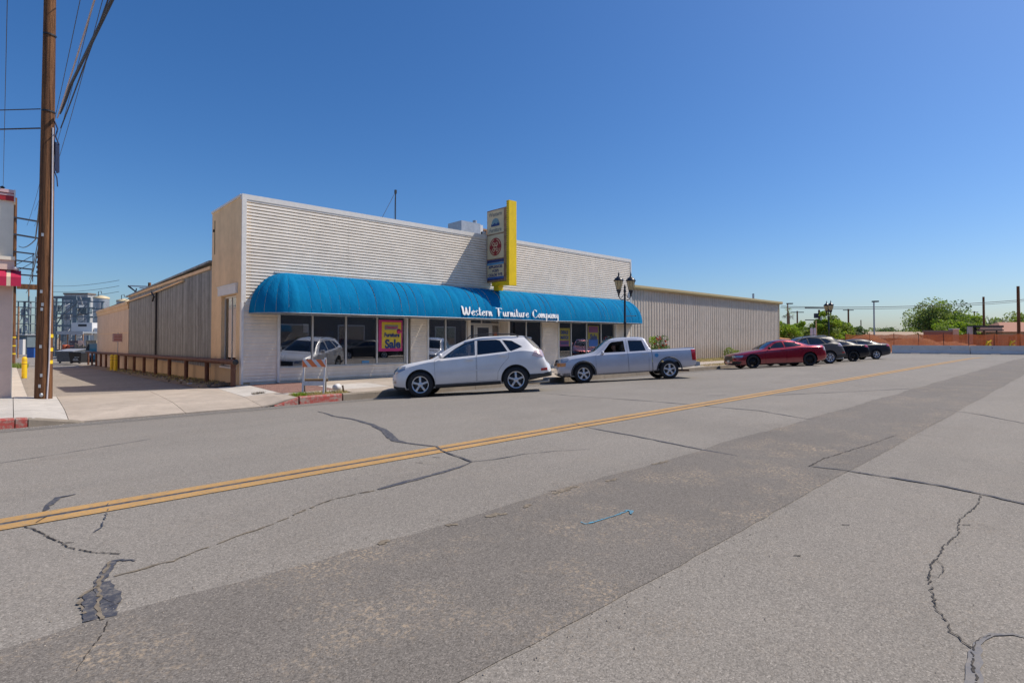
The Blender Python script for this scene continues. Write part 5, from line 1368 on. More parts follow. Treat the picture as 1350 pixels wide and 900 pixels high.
# driver in the pickup: one continuous skinned figure
def person():
    root = thing('person', 'driver in dark clothes and cap behind the open pickup window', 'person', tuple(truck.location))
    root.rotation_euler = truck.rotation_euler
    vs = [(1.20, -.38, .66), (1.28, -.38, .85), (1.31, -.38, 1.02), (1.29, -.38, 1.12), (1.27, -.38, 1.17), (1.25, -.38, 1.26), (1.25, -.38, 1.36),
          (1.29, -.57, 1.04), (1.18, -.62, .86), (.98, -.55, .95), (.90, -.50, 1.0),
          (1.29, -.19, 1.04), (1.18, -.13, .86), (.98, -.22, .95), (.90, -.27, 1.0),
          (1.05, -.48, .66), (.75, -.48, .72), (.68, -.48, .50), (1.05, -.28, .66), (.75, -.28, .72), (.68, -.28, .50)]
    es = [(0, 1), (1, 2), (2, 3), (3, 4), (4, 5), (5, 6), (2, 7), (7, 8), (8, 9), (9, 10), (2, 11), (11, 12), (12, 13), (13, 14), (0, 15), (15, 16), (16, 17), (0, 18), (18, 19), (19, 20)]
    rad = [.15, .155, .15, .065, .058, .095, .085, .065, .05, .042, .04, .065, .05, .042, .04, .09, .07, .055, .09, .07, .055]
    me = bpy.data.meshes.new('body'); me.from_pydata(vs, es, [])
    o = bpy.data.objects.new('body', me); COL.objects.link(o)
    o.modifiers.new('s', 'SKIN'); sv = me.skin_vertices[0].data
    for i, r in enumerate(rad): sv[i].radius = (r, r)
    sv[0].use_root = True
    o.modifiers.new('d', 'SUBSURF').levels = 2
    dg = bpy.context.evaluated_depsgraph_get(); dg.update(); nm = bpy.data.meshes.new_from_object(o.evaluated_get(dg))
    bpy.data.objects.remove(o)
    skinm = plain('skin', (0.28, 0.14, 0.09), 0.6); cloth = plain('dark_shirt', (0.03, 0.03, 0.045), 0.9)
    nm.name = 'body'; nm.materials.clear(); nm.materials.append(cloth); nm.materials.append(skinm)
    for p in nm.polygons:
        c_ = p.center; p.use_smooth = True; p.material_index = 1 if (c_.z > 1.13 or c_.x < 1.08 and c_.z > .88) else 0
    bo = bpy.data.objects.new('body', nm); COL.objects.link(bo); bo.parent = root
    b = MB(); b.lathe([(.10, 0), (.104, .03), (.098, .08), (.06, .12), (0, .13)], (1.25, -.38, 1.35), 'z', 14)
    b.extr([(1.17, -.46), (1.17, -.30), (1.06, -.33), (1.06, -.43)], 'z', 1.355, 1.37); b.build('cap', plain('cap_cloth', (.02, .02, .03), .9), root)
person()
for o in (_ta, _tb): bpy.data.objects.remove(o)
# ------------------------------------------------------------------ corner building on the left
lb = thing('corner_building', 'cream corner building across the alley with a red-banded cornice', 'building', (0, FY, -.1))
LO = (0, FY, -.1)
def lp(nm, m, *bx, label=None, par=None): b = MB(LO); b.box(*bx); return b.build(nm, m, par or lb, label=label)
M['cream'] = streaked('cream_stucco', (0.80, 0.73, 0.60), (0.70, 0.62, 0.48), 0.9, 0, 1, .3, .3, 'x')
M['pinkbeige'] = streaked('pink_beige_stucco', (0.74, 0.56, 0.46), (0.64, 0.48, 0.38), 0.9, 0, 1, .3, .3, 'x')
M['redband'] = plain('red_band', (0.38, 0.02, 0.025), .5); M['pinkband'] = plain('pink_band', (0.62, 0.42, 0.42), .5)
lp('wall', M['cream'], -12, FY, 3.50, 0, FY + 40, 5.18)
lp('wall', M['pinkbeige'], -12, FY + .12, -.4, -.02, FY + 40, 3.5)
lp('pilaster', M['pinkbeige'], -.33, FY - .02, -.2, .0, FY + .119, 3.17); lp('pilaster_edge', M['cream'], .0, FY - .02, -.2, .02, FY + .1, 3.17)
lp('ledge', M['cream'], -12, FY - .14, 3.41, .04, FY - .001, 3.5); lp('fascia', M['pinkbeige'], -12, FY - .1, 3.17, .03, FY + .119, 3.405)
lp('cornice_band', M['redband'], -12, FY - .06, 4.93, .0, FY - .001, 5.05); lp('cornice_band', M['pinkband'], -12, FY - .07, 5.05, .0, FY - .001, 5.10)
lp('cornice_band', M['redband'], -12, FY - .055, 5.10, .0, FY - .001, 5.12); lp('cornice_band', M['pinkband'], -12, FY - .09, 5.12, .0, FY - .001, 5.2)
lp('cornice_end', M['trim'], .001, FY - .09, 4.9, .03, FY + .3, 5.21)
lp('window_frame', M['cream'], -2.2, FY + .02, .35, -.40, FY + .10, 2.6)
w_ = lp('window', M['shopglass'], -2.1, FY + .008, .5, -.52, FY + .018, 2.5)
b = MB(LO); b.lathe([(0, 0), (.05, .0), (.035, .06), (.06, .08), (0, .12)], (-.22, FY + .1, 5.19), 'z', 10); b.build('finial', M['black'], lb)
# striped awning, one valance strip per stripe
aw2 = thing('striped_awning', None, None); aw2.parent = lb; aw2.location = (0, 0, 0)
M['awnred'] = plain('red_awning_cloth', (0.45, 0.012, 0.06), .8); M['awncream'] = plain('cream_awning_cloth', (0.62, 0.5, 0.36), .8)
x = -8.0; k = 0
while x < .16:
    w = .22 if k % 2 == 0 else .075; x2 = min(x + w, .16)
    b = MB(LO); b.add([(x, FY - .02, 3.165), (x2, FY - .02, 3.165), (x2, FY - .34, 2.97), (x, FY - .34, 2.97), (x2, FY - .35, 2.74), (x, FY - .35, 2.74)], [(0, 1, 2, 3), (3, 2, 4, 5)])
    b.build('stripe', M['awnred'] if k % 2 == 0 else M['awncream'], aw2, fix=False); x = x2; k += 1
b = MB(LO); b.add([(.16, FY - .02, 3.165), (.16, FY - .34, 2.97), (.16, FY - .35, 2.74), (.16, FY - .02, 2.74)], [(0, 1, 2, 3)]); b.build('awning_end', M['awnred'], aw2, fix=False)
b = MB(LO); b.lathe([(0, -.05), (.05, -.03), (.06, 0), (.05, .03), (0, .05)], (.06, FY - .15, 3.2), 'z', 10); b.build('lamp_bulb', M['white'], lb)

# ------------------------------------------------------------------ utility poles
def pole_mb(h, r0, r1, n=20, lean=(0, 0), ky=0.0):
    b = MB(); pts = []; rs = []
    for i in range(13):
        t = i / 12; pts.append((lean[0] * t, lean[1] * t, h * t)); rs.append(lerp(r0, r1, t ** .8))
    b.tube(pts, rs, n); return b
P1 = (0.62, 18.35)
pz = zwalk(P1[0], P1[1]) - .02
up = thing('utility_pole', 'thick weathered brown wooden utility pole at the alley mouth', 'utility pole', (P1[0], P1[1], pz))
up.scale = (.8, .8, 1.0)
pole_mb(13.2, .228, .14).build('trunk', M['wood'], up)
def upp(nm, m, f): b = MB(); f(b); return b.build(nm, m, up)
# direction from pole to the viewer, for fittings on the visible side
upp('conduit', plain('pale_conduit', (.55, .5, .5), .5), lambda b: b.tube([(.08, -.225, .0), (.12, -.215, 1.0), (.135, -.20, 3.2), (.13, -.18, 5.2), (.115, -.165, 7.0)], .022, 8))
for i, z in enumerate((.95, 1.27, 1.62)): upp('reflector_band', M['yellow'], lambda b: b.extr([(.222 * 1.03 * cos(radians(a)), .222 * 1.03 * sin(radians(a))) for a in range(-62, -8, 9)] + [(.2 * cos(radians(a)), .2 * sin(radians(a))) for a in range(-17, -63, -9)], 'z', z - .045, z + .045))
for z, a in ((.35, -118), (.62, -108), (1.35, -116), (2.3, -112), (2.42, -108), (2.75, -118), (4.2, -116)): upp('bolt_plate', M['galv'], lambda b: b.obox((.225 * cos(radians(a)) * (1 - z * .02), .225 * sin(radians(a)) * (1 - z * .02), z), ((1, 0, 0), (0, 1, 0), (0, 0, 1)), (.03, .03, .04)))
upp('ground_plate', M['galv'], lambda b: b.lathe([(0, 0), (.05, 0), (.05, .02), (0, .02)], (-.06, -.24, .12), 'y', 10))
for z in (7.4, 9.4): upp('bracket_band', M['black'], lambda b: b.extr([(.19 * cos(radians(a)), .19 * sin(radians(a))) for a in range(-150, -9, 14)] + [(.168 * cos(radians(a)), .168 * sin(radians(a))) for a in range(-24, -151, -14)], 'z', z, z + .04))
def f(b):
    for i, (dx, dz) in enumerate(((.20, 6.65), (.235, 6.6), (.265, 6.62))): b.tube([(dx, -.12, dz), (dx + .01, -.12, dz - .75)], .028, 8)
    b.tube([(.16, -.1, 6.7), (.2, -.12, 6.2), (.17, -.14, 5.9), (.24, -.12, 5.72), (.26, -.12, 5.5)], .018, 6)
    b.tube([(.16, -.1, 7.2), (.24, -.13, 7.0), (.19, -.12, 6.8), (.28, -.14, 6.6)], .022, 6)
upp('splice_case', plain('blue_black_case', (.03, .04, .09), .5), f)
for z in (11.6, 12.7): upp('crossarm', M['wood'], lambda b: b.box(-1.4, -.25, z, 1.4, -.14, z + .12))
def f(b):
    for z in (11.72, 12.82):
        for x in (-1.3, -.8, .8, 1.3): b.lathe([(0, 0), (.03, 0), (.05, .05), (.03, .1), (.05, .14), (0, .17)], (x, -.195, z), 'z', 8)
upp('insulator', M['galv'], f)

P2 = (0.08, 65.0); p2z = zalley(65)
u2 = thing('utility_pole', 'tall far utility pole with crossarms and transformer bank behind the corner building', 'utility pole', (P2[0], P2[1], p2z))
pole_mb(15.0, .22, .14, 14).build('trunk', M['wood'], u2)
def u2p(nm, m, f): b = MB(); f(b); return b.build(nm, m, u2)
for z, x0, x1 in ((13.1, -1.6, 1.9), (11.6, -1.4, 1.7)): u2p('crossarm', M['wire'], lambda b: b.beam((x0, -.2, z + .25), (x1, -.2, z - .05), .12, .14))
for z, x1 in ((10.1, 1.35), (9.35, 1.3), (8.7, 1.3), (8.1, 2.6)): u2p('crossarm', M['wire'], lambda b: b.beam((-.3, -.2, z + .1), (x1, -.2, z), .1, .12))
u2p('brace', M['wire'], lambda b: [b.beam((.1, -.2, 9.0), (1.3, -.2, 10.0), .05, .05), b.beam((.1, -.2, 8.4), (1.2, -.2, 9.3), .05, .05), b.beam((1.25, -.2, 7.6), (1.25, -.2, 10.2), .07, .07)])
for z in (9.85, 9.4, 8.95, 8.5): u2p('insulator', M['wire'], lambda b: b.lathe([(0, -.12), (.12, -.1), (.12, .1), (0, .12)], (1.6, -.2, z), 'z', 8))
u2p('equipment_box', M['wood'], lambda b: b.box(.2, -.3, 6.9, 1.55, .0, 7.35))
for z in (1.15, 1.85, 2.6): u2p('reflector_band', M['yellow'], lambda b: b.lathe([(.225, z - .06), (.235, z), (.225, z + .06)], (0, 0, 0), 'z', 14))

def wire(name, label, pts, r, m=None, sag=0.0, group=None, n=16):
    """single wire between consecutive points with sag"""
    Q = []
    for a, b_ in zip(pts, pts[1:]):
        for i in range(n):
            t = i / n; p = Vector(a).lerp(Vector(b_), t); p.z -= sag * 4 * t * (1 - t); Q.append(p)
    Q.append(Vector(pts[-1])); o0 = tuple(pts[0]); b = MB(o0); b.tube(Q, r, 5)
    o = b.build(name, m or M['wire'], None); return tag(o, label, 'wire', group)
WG = 'overhead wires along the alley'
Zp = pz
# heavy bundle from the pole over the street
wire('overhead_cable', 'thick black cable bundle rising from the near wooden pole over the street', [(P1[0] + .22, P1[1] - .15, 7.28), (.98, 16.9, 7.62), (1.75, 6, 8.1), (2.3, -7, 8.6)], .032, sag=.05)
wire('overhead_cable', 'pale thin cable beside the heavy bundle over the street', [(P1[0] + .18, P1[1] - .15, 7.15), (1.4, 6, 8.9), (1.8, -7, 9.4)], .016, plain('pale_cable', (.5, .42, .42), .6), sag=.1)
wire('overhead_cable', 'dark thin cable hanging between pale cable and heavy bundle', [(P1[0] + .25, P1[1] - .15, 6.9), (1.55, 6, 8.5), (2.1, -7, 8.9)], .014, sag=.1)
for k, (x, z) in enumerate(((-1.3, 11.88), (-.8, 11.88), (.8, 11.88), (1.3, 11.88), (-1.3, 12.98), (1.3, 12.98))):
    zz = (12.9 if z > 12 else 11.5)
    nm_ = ('leftmost lower', 'inner left lower', 'inner right lower', 'rightmost lower', 'leftmost upper', 'rightmost upper')[k]
    wire('power_line', nm_ + ' power line strung between the near and far wooden poles', [(P1[0] + x, P1[1] - .2, z), (P2[0] + x, P2[1] - .2, zz)], .011, sag=.9, group=WG)
    wire('power_line', nm_ + ' power line passing overhead from the near pole across the street', [(P1[0] + x, P1[1] - .2, z), (1.6 + x, -9, 12.2)], .011, sag=.3, group='overhead wires across the street')
for k, z in enumerate((7.35, 6.85)):
    e = at(-20.5 - 8, 13.7 + 1.0)
    wire('service_cable', ('upper' if k == 0 else 'lower') + ' dark service cable running left from the near wooden pole', [(P1[0] - .15, P1[1] + .05, z), (e[0], e[1], z + .02)], .014 + .006 * k, sag=.02)
wire('overhead_cable', 'heavy black cable sloping from the near pole down the alley to the far pole', [(P1[0], P1[1] + .2, 7.2), (.9, 40, 6.9), (P2[0] + .3, P2[1], 9.6)], .03, sag=.25)
wire('overhead_cable', 'upper thin drop line behind the near pole towards the plant', [(P1[0] + .1, P1[1] + .2, 6.3), (1.1, 64, 6.6)], .02, sag=.5)
wire('overhead_cable', 'lower of the thin drop lines behind the near pole', [(P1[0] + .05, P1[1] + .2, 5.2), (.9, 64, 5.4)], .02, sag=.5)
for k in range(3):
    wire('overhead_cable', ('lowest', 'middle', 'topmost')[k] + ' of three distant lines crossing from the plant over the alley', [(*at(-66, 75), 7.2 + k * .8), (*at(-38, 52), 4.9 + k * .55 + 1)], .02, sag=.35, group='distant lines over the alley')
wire('overhead_cable', 'black cable looping from the far pole equipment to the plant roofs', [(P2[0] + 2.4, P2[1], 6.0), (*at(-57, 66), 3.3), (*at(-50, 62), 5.6)], .03, sag=.4)
# crossarm pole behind the sheds
x, y = at(-44.5, 66)
cp = thing('utility_pole', 'grey crossarm pole showing above the corrugated shed roof', 'utility pole', (x, y, -1.2))
b = MB(); b.tube([(0, 0, 0), (0, 0, 9.4)], [.2, .16], 10); b.build('trunk', M['wood'], cp)
u_ = Vector((*at(1, 0), 0))
b = MB(); b.beam(tuple(-u_ * 2.6 + Vector((0, 0, 9.0))), tuple(u_ * 4.5 + Vector((0, 0, 8.75))), .12, .14); b.beam(tuple(-u_ * 1.2 + Vector((0, 0, 8.75))), tuple(u_ * 4.5 + Vector((0, 0, 8.45))), .1, .12); b.build('crossarm', M['galv'], cp)
b = MB(); b.tube([tuple(-u_ * 2.6 + Vector((0, 0, 9.0))), tuple(-u_ * 1.7 + Vector((0, 0, 8.3))), tuple(-u_ * 2.5 + Vector((0, 0, 7.4)))], .1, 7); b.tube([tuple(-u_ * 1.6 + Vector((0, 0, 8.7))), tuple(-u_ * 1.8 + Vector((0, 0, 7.3))), tuple(-u_ * 2.1 + Vector((0, 0, 7.0)))], .07, 6); b.build('insulator', M['wire'], cp)
b = MB(); b.tube([tuple(-u_ * .9 + Vector((0, 0, 8.6))), tuple(-u_ * 1.4 + Vector((0, 0, 5.8)))], .03, 4); b.tube([tuple(-u_ * .9 + Vector((0, 0, 8.6))), tuple(-u_ * .5 + Vector((0, 0, 6.2)))], .03, 4); b.build('brace', M['wire'], cp)
wire('overhead_cable', 'dark cable dropping left from the crossarm pole behind the shed', [(x - u_.x * 2.5, y - u_.y * 2.5, 6.2), (*at(-53, 66), 4.2), (*at(-62, 70), 4.0)], .035, sag=.2)

# ------------------------------------------------------------------ alley fittings
def bollard(x, y, label, g=None):
    t = thing('bollard', label, 'bollard', (x, y, zalley(y)), group=g)
    b = MB(); b.lathe([(.10, 0), (.10, .92), (.085, .98), (.05, 1.01), (0, 1.02)], n=16); b.build('post', M['yellow'], t)
    b = MB(); b.lathe([(.103, .83), (.106, .84), (.103, .85)], n=16); b.lathe([(.103, .66), (.106, .67), (.103, .68)], n=16); b.build('ring', M['signrust'], t)
bollard(.47, 34.5, 'yellow steel bollard standing alone left of the near wooden pole')
bollard(4.75, 41.2, 'right one of the pair of yellow bollards by the pipe rail')
bollard(4.75, 42.9, 'left one of the pair of yellow bollards by the pipe rail')
x, y = at(-43.0, 52.5)
A1 = radians(47.1 - 90)
d = thing('dumpster', 'grey steel dumpster near the end of the alley', 'dumpster', (x, y, zalley(60)), A1)
def dp(nm, m, f, t): b = MB(); f(b); return b.build(nm, m, t)
M['dump'] = plain('dumpster_steel', (.10, .11, .12), .7, var=.3)
dp('body', M['dump'], lambda b: b.add([(-.75, -.6, .15), (.7, -.6, .15), (.85, .6, .15), (-.8, .6, .15), (-.9, -.7, 1.1), (.8, -.7, 1.1), (.9, .7, 1.3), (-.9, .7, 1.3)], [(0, 1, 5, 4), (1, 2, 6, 5), (2, 3, 7, 6), (3, 0, 4, 7), (0, 3, 2, 1)]), d)
dp('lid', plain('grey_lid', (.3, .31, .33), .5), lambda b: b.add([(-.92, -.72, 1.12), (.82, -.72, 1.12), (.92, .72, 1.33), (-.92, .72, 1.33), (-.92, -.72, 1.17), (.82, -.72, 1.17), (.92, .72, 1.38), (-.92, .72, 1.38)], [(0, 1, 5, 4), (1, 2, 6, 5), (2, 3, 7, 6), (3, 0, 4, 7), (4, 5, 6, 7)]), d)
for s in (-.6, .55): dp('caster', M['black'], lambda b: b.lathe([(0, -.04), (.09, -.04), (.09, .04), (0, .04)], (s, -.5, .09), 'y', 10), d)
x, y = at(-41.0, 51)
d = thing('trash_cart', 'dark recycling bin with a pale symbol in front of the grey dumpster', 'bin', (x, y, zalley(58)), A1 + .1)
dp('body', M['black'], lambda b: b.add([(-.45, -.4, .08), (.45, -.4, .08), (.45, .4, .08), (-.45, .4, .08), (-.55, -.5, .95), (.55, -.5, .95), (.55, .5, 1.0), (-.55, .5, 1.0)], [(0, 1, 5, 4), (1, 2, 6, 5), (2, 3, 7, 6), (3, 0, 4, 7), (4, 5, 6, 7)]), d)
dp('symbol', plain('pale_print', (.45, .5, .52), .6), lambda b: [b.obox((-.08 + k * .11, -.475, .42 + .16 * (k % 2)), ((1, 0, 0), (0, 1, -.1), (.3, .1, 1)), (.09, .004, .03)) for k in range(4)] + [b.box(-.2, -.47, .28, .28, -.462, .34)], d)
dp('lid', M['black'], lambda b: b.extr([(-.58, .95), (.58, .95), (.5, 1.06), (-.5, 1.06)], 'y', -.52, .54), d)
for s in (-.35, .35): dp('wheel', M['tyre'], lambda b: b.lathe([(0, -.04), (.11, -.04), (.11, .04), (0, .04)], (s, -.42, .11), 'y', 10), d)
x, y = at(-45.0, 55)
d = thing('dumpster', 'dark navy bin half hidden behind the near wooden pole', 'dumpster', (x, y, zalley(62)), A1)
dp('body', M['navy'], lambda b: b.box(-1.0, -.5, .12, .4, .5, 1.25), d); dp('lid', M['black'], lambda b: b.box(-1.03, -.53, 1.25, .43, .53, 1.31), d)

# ------------------------------------------------------------------ processing plant beyond the alley
rp = random.Random(21)
ux = Vector((*at(1, 0), 0)).normalized(); uy = Vector((*at(0, 1), 0)).normalized()
def frame_thing(name, label, cat, r, f_): 
    x, y = at(r, f_); return thing(name, label, cat, (x, y, -1.2), A1)
# scale at 75 m: 1 m = 9.47 photo pixels. local x = right, y = away, z up from -1.2
pf = frame_thing('steel_gantry', 'blue-grey steel process gantry with platforms and pipes beyond the alley', 'gantry', -63.5, 75)
def gp(nm, m, f): b = MB(); f(b); return b.build(nm, m, pf)
for x, w, h, y in ((0, .16, 8.2, 0), (.9, .14, 8.0, 0), (2.6, .5, 8.0, 0), (4.5, .26, 7.9, 0), (0, .14, 8.0, 2.5), (2.6, .2, 8.0, 2.5), (4.5, .2, 7.9, 2.5), (-1.2, .16, 8.1, 1)):
    gp('column', M['steel'], lambda b: b.box(x - w / 2, y - .1, 0, x + w / 2, y + .1, h))
for x0, x1, z, h in ((-1.3, 2.8, 8.1, .35), (2.6, 4.8, 7.75, .16), (-1.2, 2.6, 7.5, .15), (2.6, 5.4, 6.75, .14), (2.6, 5.2, 5.5, .14), (-1.2, 2.6, 5.9, .2), (-1.2, 3.0, 4.2, .25), (-1.2, 2.6, 3.2, .12)):
    gp('beam', M['steel'], lambda b: [b.box(x0, -.08, z, x1, .08, z + h), b.box(x0, 2.42, z, x1, 2.58, z + h)])
for (x0, z0, x1, z1) in ((2.6, 5.6, 4.5, 7.6), (2.7, 4.2, 4.4, 5.5), (0, 4.3, .9, 5.9), (.9, 6, 2.6, 7.4), (0, 6.0, .9, 7.4), (-1.1, 4.4, 0, 5.8)): gp('brace', M['steel'], lambda b: b.beam((x0, 0, z0), (x1, 0, z1), .1, .1))
def f(b):
    for k in range(26):
        x = rp.uniform(-1.0, 2.5); z = rp.uniform(1.5, 7.3)
        if rp.random() < .5: b.tube([(x, rp.uniform(.2, 2), z), (x + rp.uniform(-.1, .1), rp.uniform(.2, 2), z + rp.uniform(.5, 1.6))], rp.uniform(.04, .14), 7)
        else: b.tube([(x, .3, z), (x + rp.uniform(.5, 1.5), .3, z), (x + rp.uniform(.5, 1.5), 1, z + .4)], rp.uniform(.03, .1), 7)
gp('pipework', M['galv'], f)
for x, z, w, h in ((.25, 5.2, .7, .7), (1.7, 5.1, 1.0, .9), (-.7, 6.3, .8, .9), (1.9, 6.4, .9, .8), (.2, 2.2, .9, .9), (1.6, 3.5, 1.3, .6), (2.9, 6.0, 1.0, .9)):
    gp('duct', M['galv'] if rp.random() < .6 else M['steel'], lambda b: b.box(x, .4, z, x + w, 1.4, z + h))
def stairs(b):
    for k in range(14): b.box(.2 + k * .14, -.5, 1.0 + k * .2, .36 + k * .14, .0, 1.04 + k * .2)
    b.beam((.2, -.5, 1.9), (2.1, -.5, 4.7), .04, .04)
gp('stair', M['steel'], stairs)
gb = frame_thing('plant_building', 'grey flat-walled plant building behind the steel gantry', 'building', -73.2, 89)
def bp(nm, m, *bx): b = MB(); b.box(*bx); return b.build(nm, m, gb)
M['plantwall'] = streaked('pale_grey_cladding', (.46, .47, .47), (.36, .37, .38), .6, 0, .5, .3, .3, 'x'); M['plantroof'] = plain('brown_roof_edge', (.2, .16, .13), .7)
bp('wall', M['plantwall'], -.9, 0, 0, 3.0, 1.6, 9.8); bp('roof_edge', M['plantroof'], -1.0, -.12, 9.8, 3.1, 1.7, 10.05)
for k in range(5): bp('cladding_joint', M['plantroof'], -.5 + k * .75, -.012, .2, -.47 + k * .75, -.002, 9.7)
bp('wall', M['white'], 4.75, 1, 0, 7.5, 2, 4.6); bp('wall', plain('yellow_tan_wall', (.55, .42, .22), .7), 4.76, 1.0 - .01, 4.6, 6.4, 2, 6.6)
def tank(label, r, f_, rad, h, m='galv'):
    t = frame_thing('storage_tank', label, 'tank', r, f_)
    b = MB(); b.lathe([(rad, 0), (rad, h - .25)], n=28); b.build('shell', M[m], t)
    b = MB(); b.lathe([(rad + .05, h - .25), (rad + .05, h), (rad * .5, h + .2), (0, h + .3)], n=28); b.build('top_rim', M['signcream'], t)
    b = MB(); [b.lathe([(rad + .005, h * q), (rad + .03, h * q + .03), (rad + .005, h * q + .06)], n=28) for q in (.3, .6, .8)]; b.build('hoop', M['galv'], t)
    b = MB(); b.tube([(0, -rad * .6, h), (0, -rad * .6, h + .8), (.4, -rad * .6, h + .9), (.5, -rad * .6, h + .5)], .05, 6); b.build('vent', M['wire'], t)
tank('large pale steel storage tank nearest the gantry', -62.6, 82, 1.0, 8.8); tank('second pale storage tank behind the tan shed roof', -62.0, 86, 1.0, 8.6); tank('short squat storage tank right of the others over the shed roof', -58.6, 84, 1.5, 8.0)
ct = frame_thing('trailer_office', 'white office box with a grille above a low canopy at the yard', 'trailer', -57.2, 70)
def cp_(nm, m, *bx): b = MB(); b.box(*bx); return b.build(nm, m, ct)
cp_('body', M['white'], -.1, 0, 3.0, 2.6, 2.4, 4.6); cp_('grille', M['cladding'], .8, -.02, 4.1, 1.9, -.002, 4.4); cp_('body', M['white'], 2.7, .2, 2.3, 4.2, 2.2, 3.9)
cn = frame_thing('yard_canopy', 'low pale canopy on posts over stacked yard goods', 'canopy', -55.8, 67)
def cnp(nm, m, *bx): b = MB(); b.box(*bx); return b.build(nm, m, cn)
cnp('roof', M['galv'], -.3, -.6, 3.2, 2.9, 3, 3.4); cnp('fascia', M['plantwall'], -.35, -.66, 3.05, 2.95, -.6, 3.45)
for x in (-.1, .9, 1.9, 2.8): cnp('post', M['signrust'], x - .05, -.5, 0, x + .05, -.4, 3.2)
# yard goods
def goods(nm, label, cat, r, f_, parts):
    t = frame_thing(nm, label, cat, r, f_)
    for n_, m, bx in parts: b = MB(); b.box(*bx); b.build(n_, m, t)
    return t
M['drumorange'] = plain('orange_drum', (.45, .09, .03), .6)
t = frame_thing('drum_stack', 'orange-red drums stacked beside the dumpsters', 'drums', -51.4, 62)
for i, (x, z) in enumerate(((0, 0), (.62, 0), (0, .95), (.6, .95))): b = MB(); b.lathe([(0, 0), (.28, 0), (.3, .3), (.28, .45), (.3, .6), (.28, .9), (0, .9)], (x, 0, z), n=12); b.build('drum', M['drumorange'] if i != 1 else M['navy'], t)
gg = 'pallet stacks in the yard beyond the alley'
for k, (r, f_, w, h, c_) in enumerate(((-49.6, 61, 1.0, 2.2, (.13, .10, .11)), (-48.2, 60.5, 1.1, 1.6, (.32, .24, .16)), (-46.9, 60, 1.2, 2.3, (.40, .31, .20)), (-45.6, 60.5, .9, 1.9, (.30, .2, .12)), (-44.2, 60, .8, 2.4, (.25, .10, .05)))):
    t = frame_thing('pallet_stack', ('plum brown stack left end of the yard goods', 'low brown stack between plum and tan stacks', 'tall tan stack of goods under the canopy', 'worn brown stack right of the tan stack', 'rust-red stack at the right end by the tan shed')[k], 'stack', r, f_)
    mm = plain('stack_%d' % k, c_, .9, var=.35, scale=3); z = 0
    while z < h:
        hh = rp.uniform(.12, .4); b = MB(); dx = rp.uniform(-.06, .06); b.box(-w / 2 + dx, 0, z, w / 2 + dx, .9, z + hh - .03); b.build('layer', mm, t); z += hh
t = frame_thing('wooden_fence', 'ragged upright-board fence behind the bins', 'fence', -47.5, 58.5)
for k in range(26):
    b = MB(); h = rp.uniform(1.5, 2.2); b.box(k * .16, rp.uniform(0, .04), 0, k * .16 + .13, .06, h); b.build('board', M['fenceboard'] if 'fenceboard' in M else M.setdefault('fenceboard', plain('weathered_board', (.33, .27, .20), .9, var=.3, rand=.6)), t)
# teal pickup glimpsed at the end of the pipe rail
t = frame_thing('parked_van', 'teal van nose half hidden at the far end of the pipe rail', 'van', -44.4, 57)
def vp_(nm, m, f): b = MB(); f(b); return b.build(nm, m, t)
vp_('body', plain('teal_paint', (.05, .20, .27), .3, coat=1), lambda b: b.extr([(-.9, .35), (-.95, .95), (-.7, 1.35), (-.4, 2.0), (1.6, 2.05), (1.6, .35)], 'y', 0, 1.8))
vp_('windscreen', M['black'], lambda b: b.extr([(-.72, 1.33), (-.42, 1.95), (-.3, 1.95), (-.3, 1.3)], 'y', -.01, 1.7)); vp_('hood_band', M['white'], lambda b: b.box(-.9, -.012, .8, .2, -.002, 1.1))
for x in (-.4, 1.1): vp_('wheel', M['tyre'], lambda b: b.lathe([(0, -.1), (.34, -.1), (.34, .15), (0, .15)], (x, 0, .34), 'y', 16))
# left cluster
lt = frame_thing('lattice_tower', 'slim lattice process tower left of the near wooden pole', 'tower', -78, 85)
def ltp(nm, m, f): b = MB(); f(b); return b.build(nm, m, lt)
for x in (0, .9, 1.7): 
    for y in (0, 1.2): ltp('column', M['steel'], lambda b: b.box(x - .06, y - .06, 0, x + .06, y + .06, 8.4 if x < 1 else 9.2))
for z in (2, 3.4, 4.8, 6.2, 7.4, 8.3): ltp('platform', M['steel'], lambda b: b.box(-.2, -.2, z, 1.9, 1.4, z + .12))
def f(b):
    for z in (2, 3.4, 4.8, 6.2): b.beam((0, 0, z), (.9, 0, z + 1.4), .06, .06); b.beam((.9, 0, z + 1.4), (1.7, 0, z), .06, .06)
ltp('brace', M['galv'], f)
def f(b):
    for k in range(14): x = rp.uniform(0, 1.7); z = rp.uniform(1, 7.5); b.tube([(x, .3, z), (x, .3, z + rp.uniform(.4, 1.2))], rp.uniform(.07, .25), 8)
ltp('vessel', M['galv'], f); ltp('stack', M['signrust'], lambda b: b.tube([(1.35, .3, 8.3), (1.35, .3, 10.3)], .09, 8))
t = frame_thing('box_truck', 'white box truck parked far down the alley on the left', 'truck', -86, 93)
for n_, m, bx in (('cargo_box', M['white'], (-.6, 0, .7, 1.2, 5, 3.3)), ('cab', M['white'], (-.5, -1.6, .5, 1.1, -.05, 2.3)), ('windscreen', M['black'], (-.4, -1.62, 1.4, 1.0, -1.602, 2.1)), ('wheel', M['tyre'], (-.55, -1.3, 0, -.3, -.6, .7)), ('wheel', M['tyre'], (.9, -1.3, 0, 1.15, -.6, .7))): b = MB(); b.box(*bx); b.build(n_, m, t)
t = frame_thing('dark_shed', 'dark blue-grey shed with pipes below the lattice tower', 'shed', -78.3, 83)
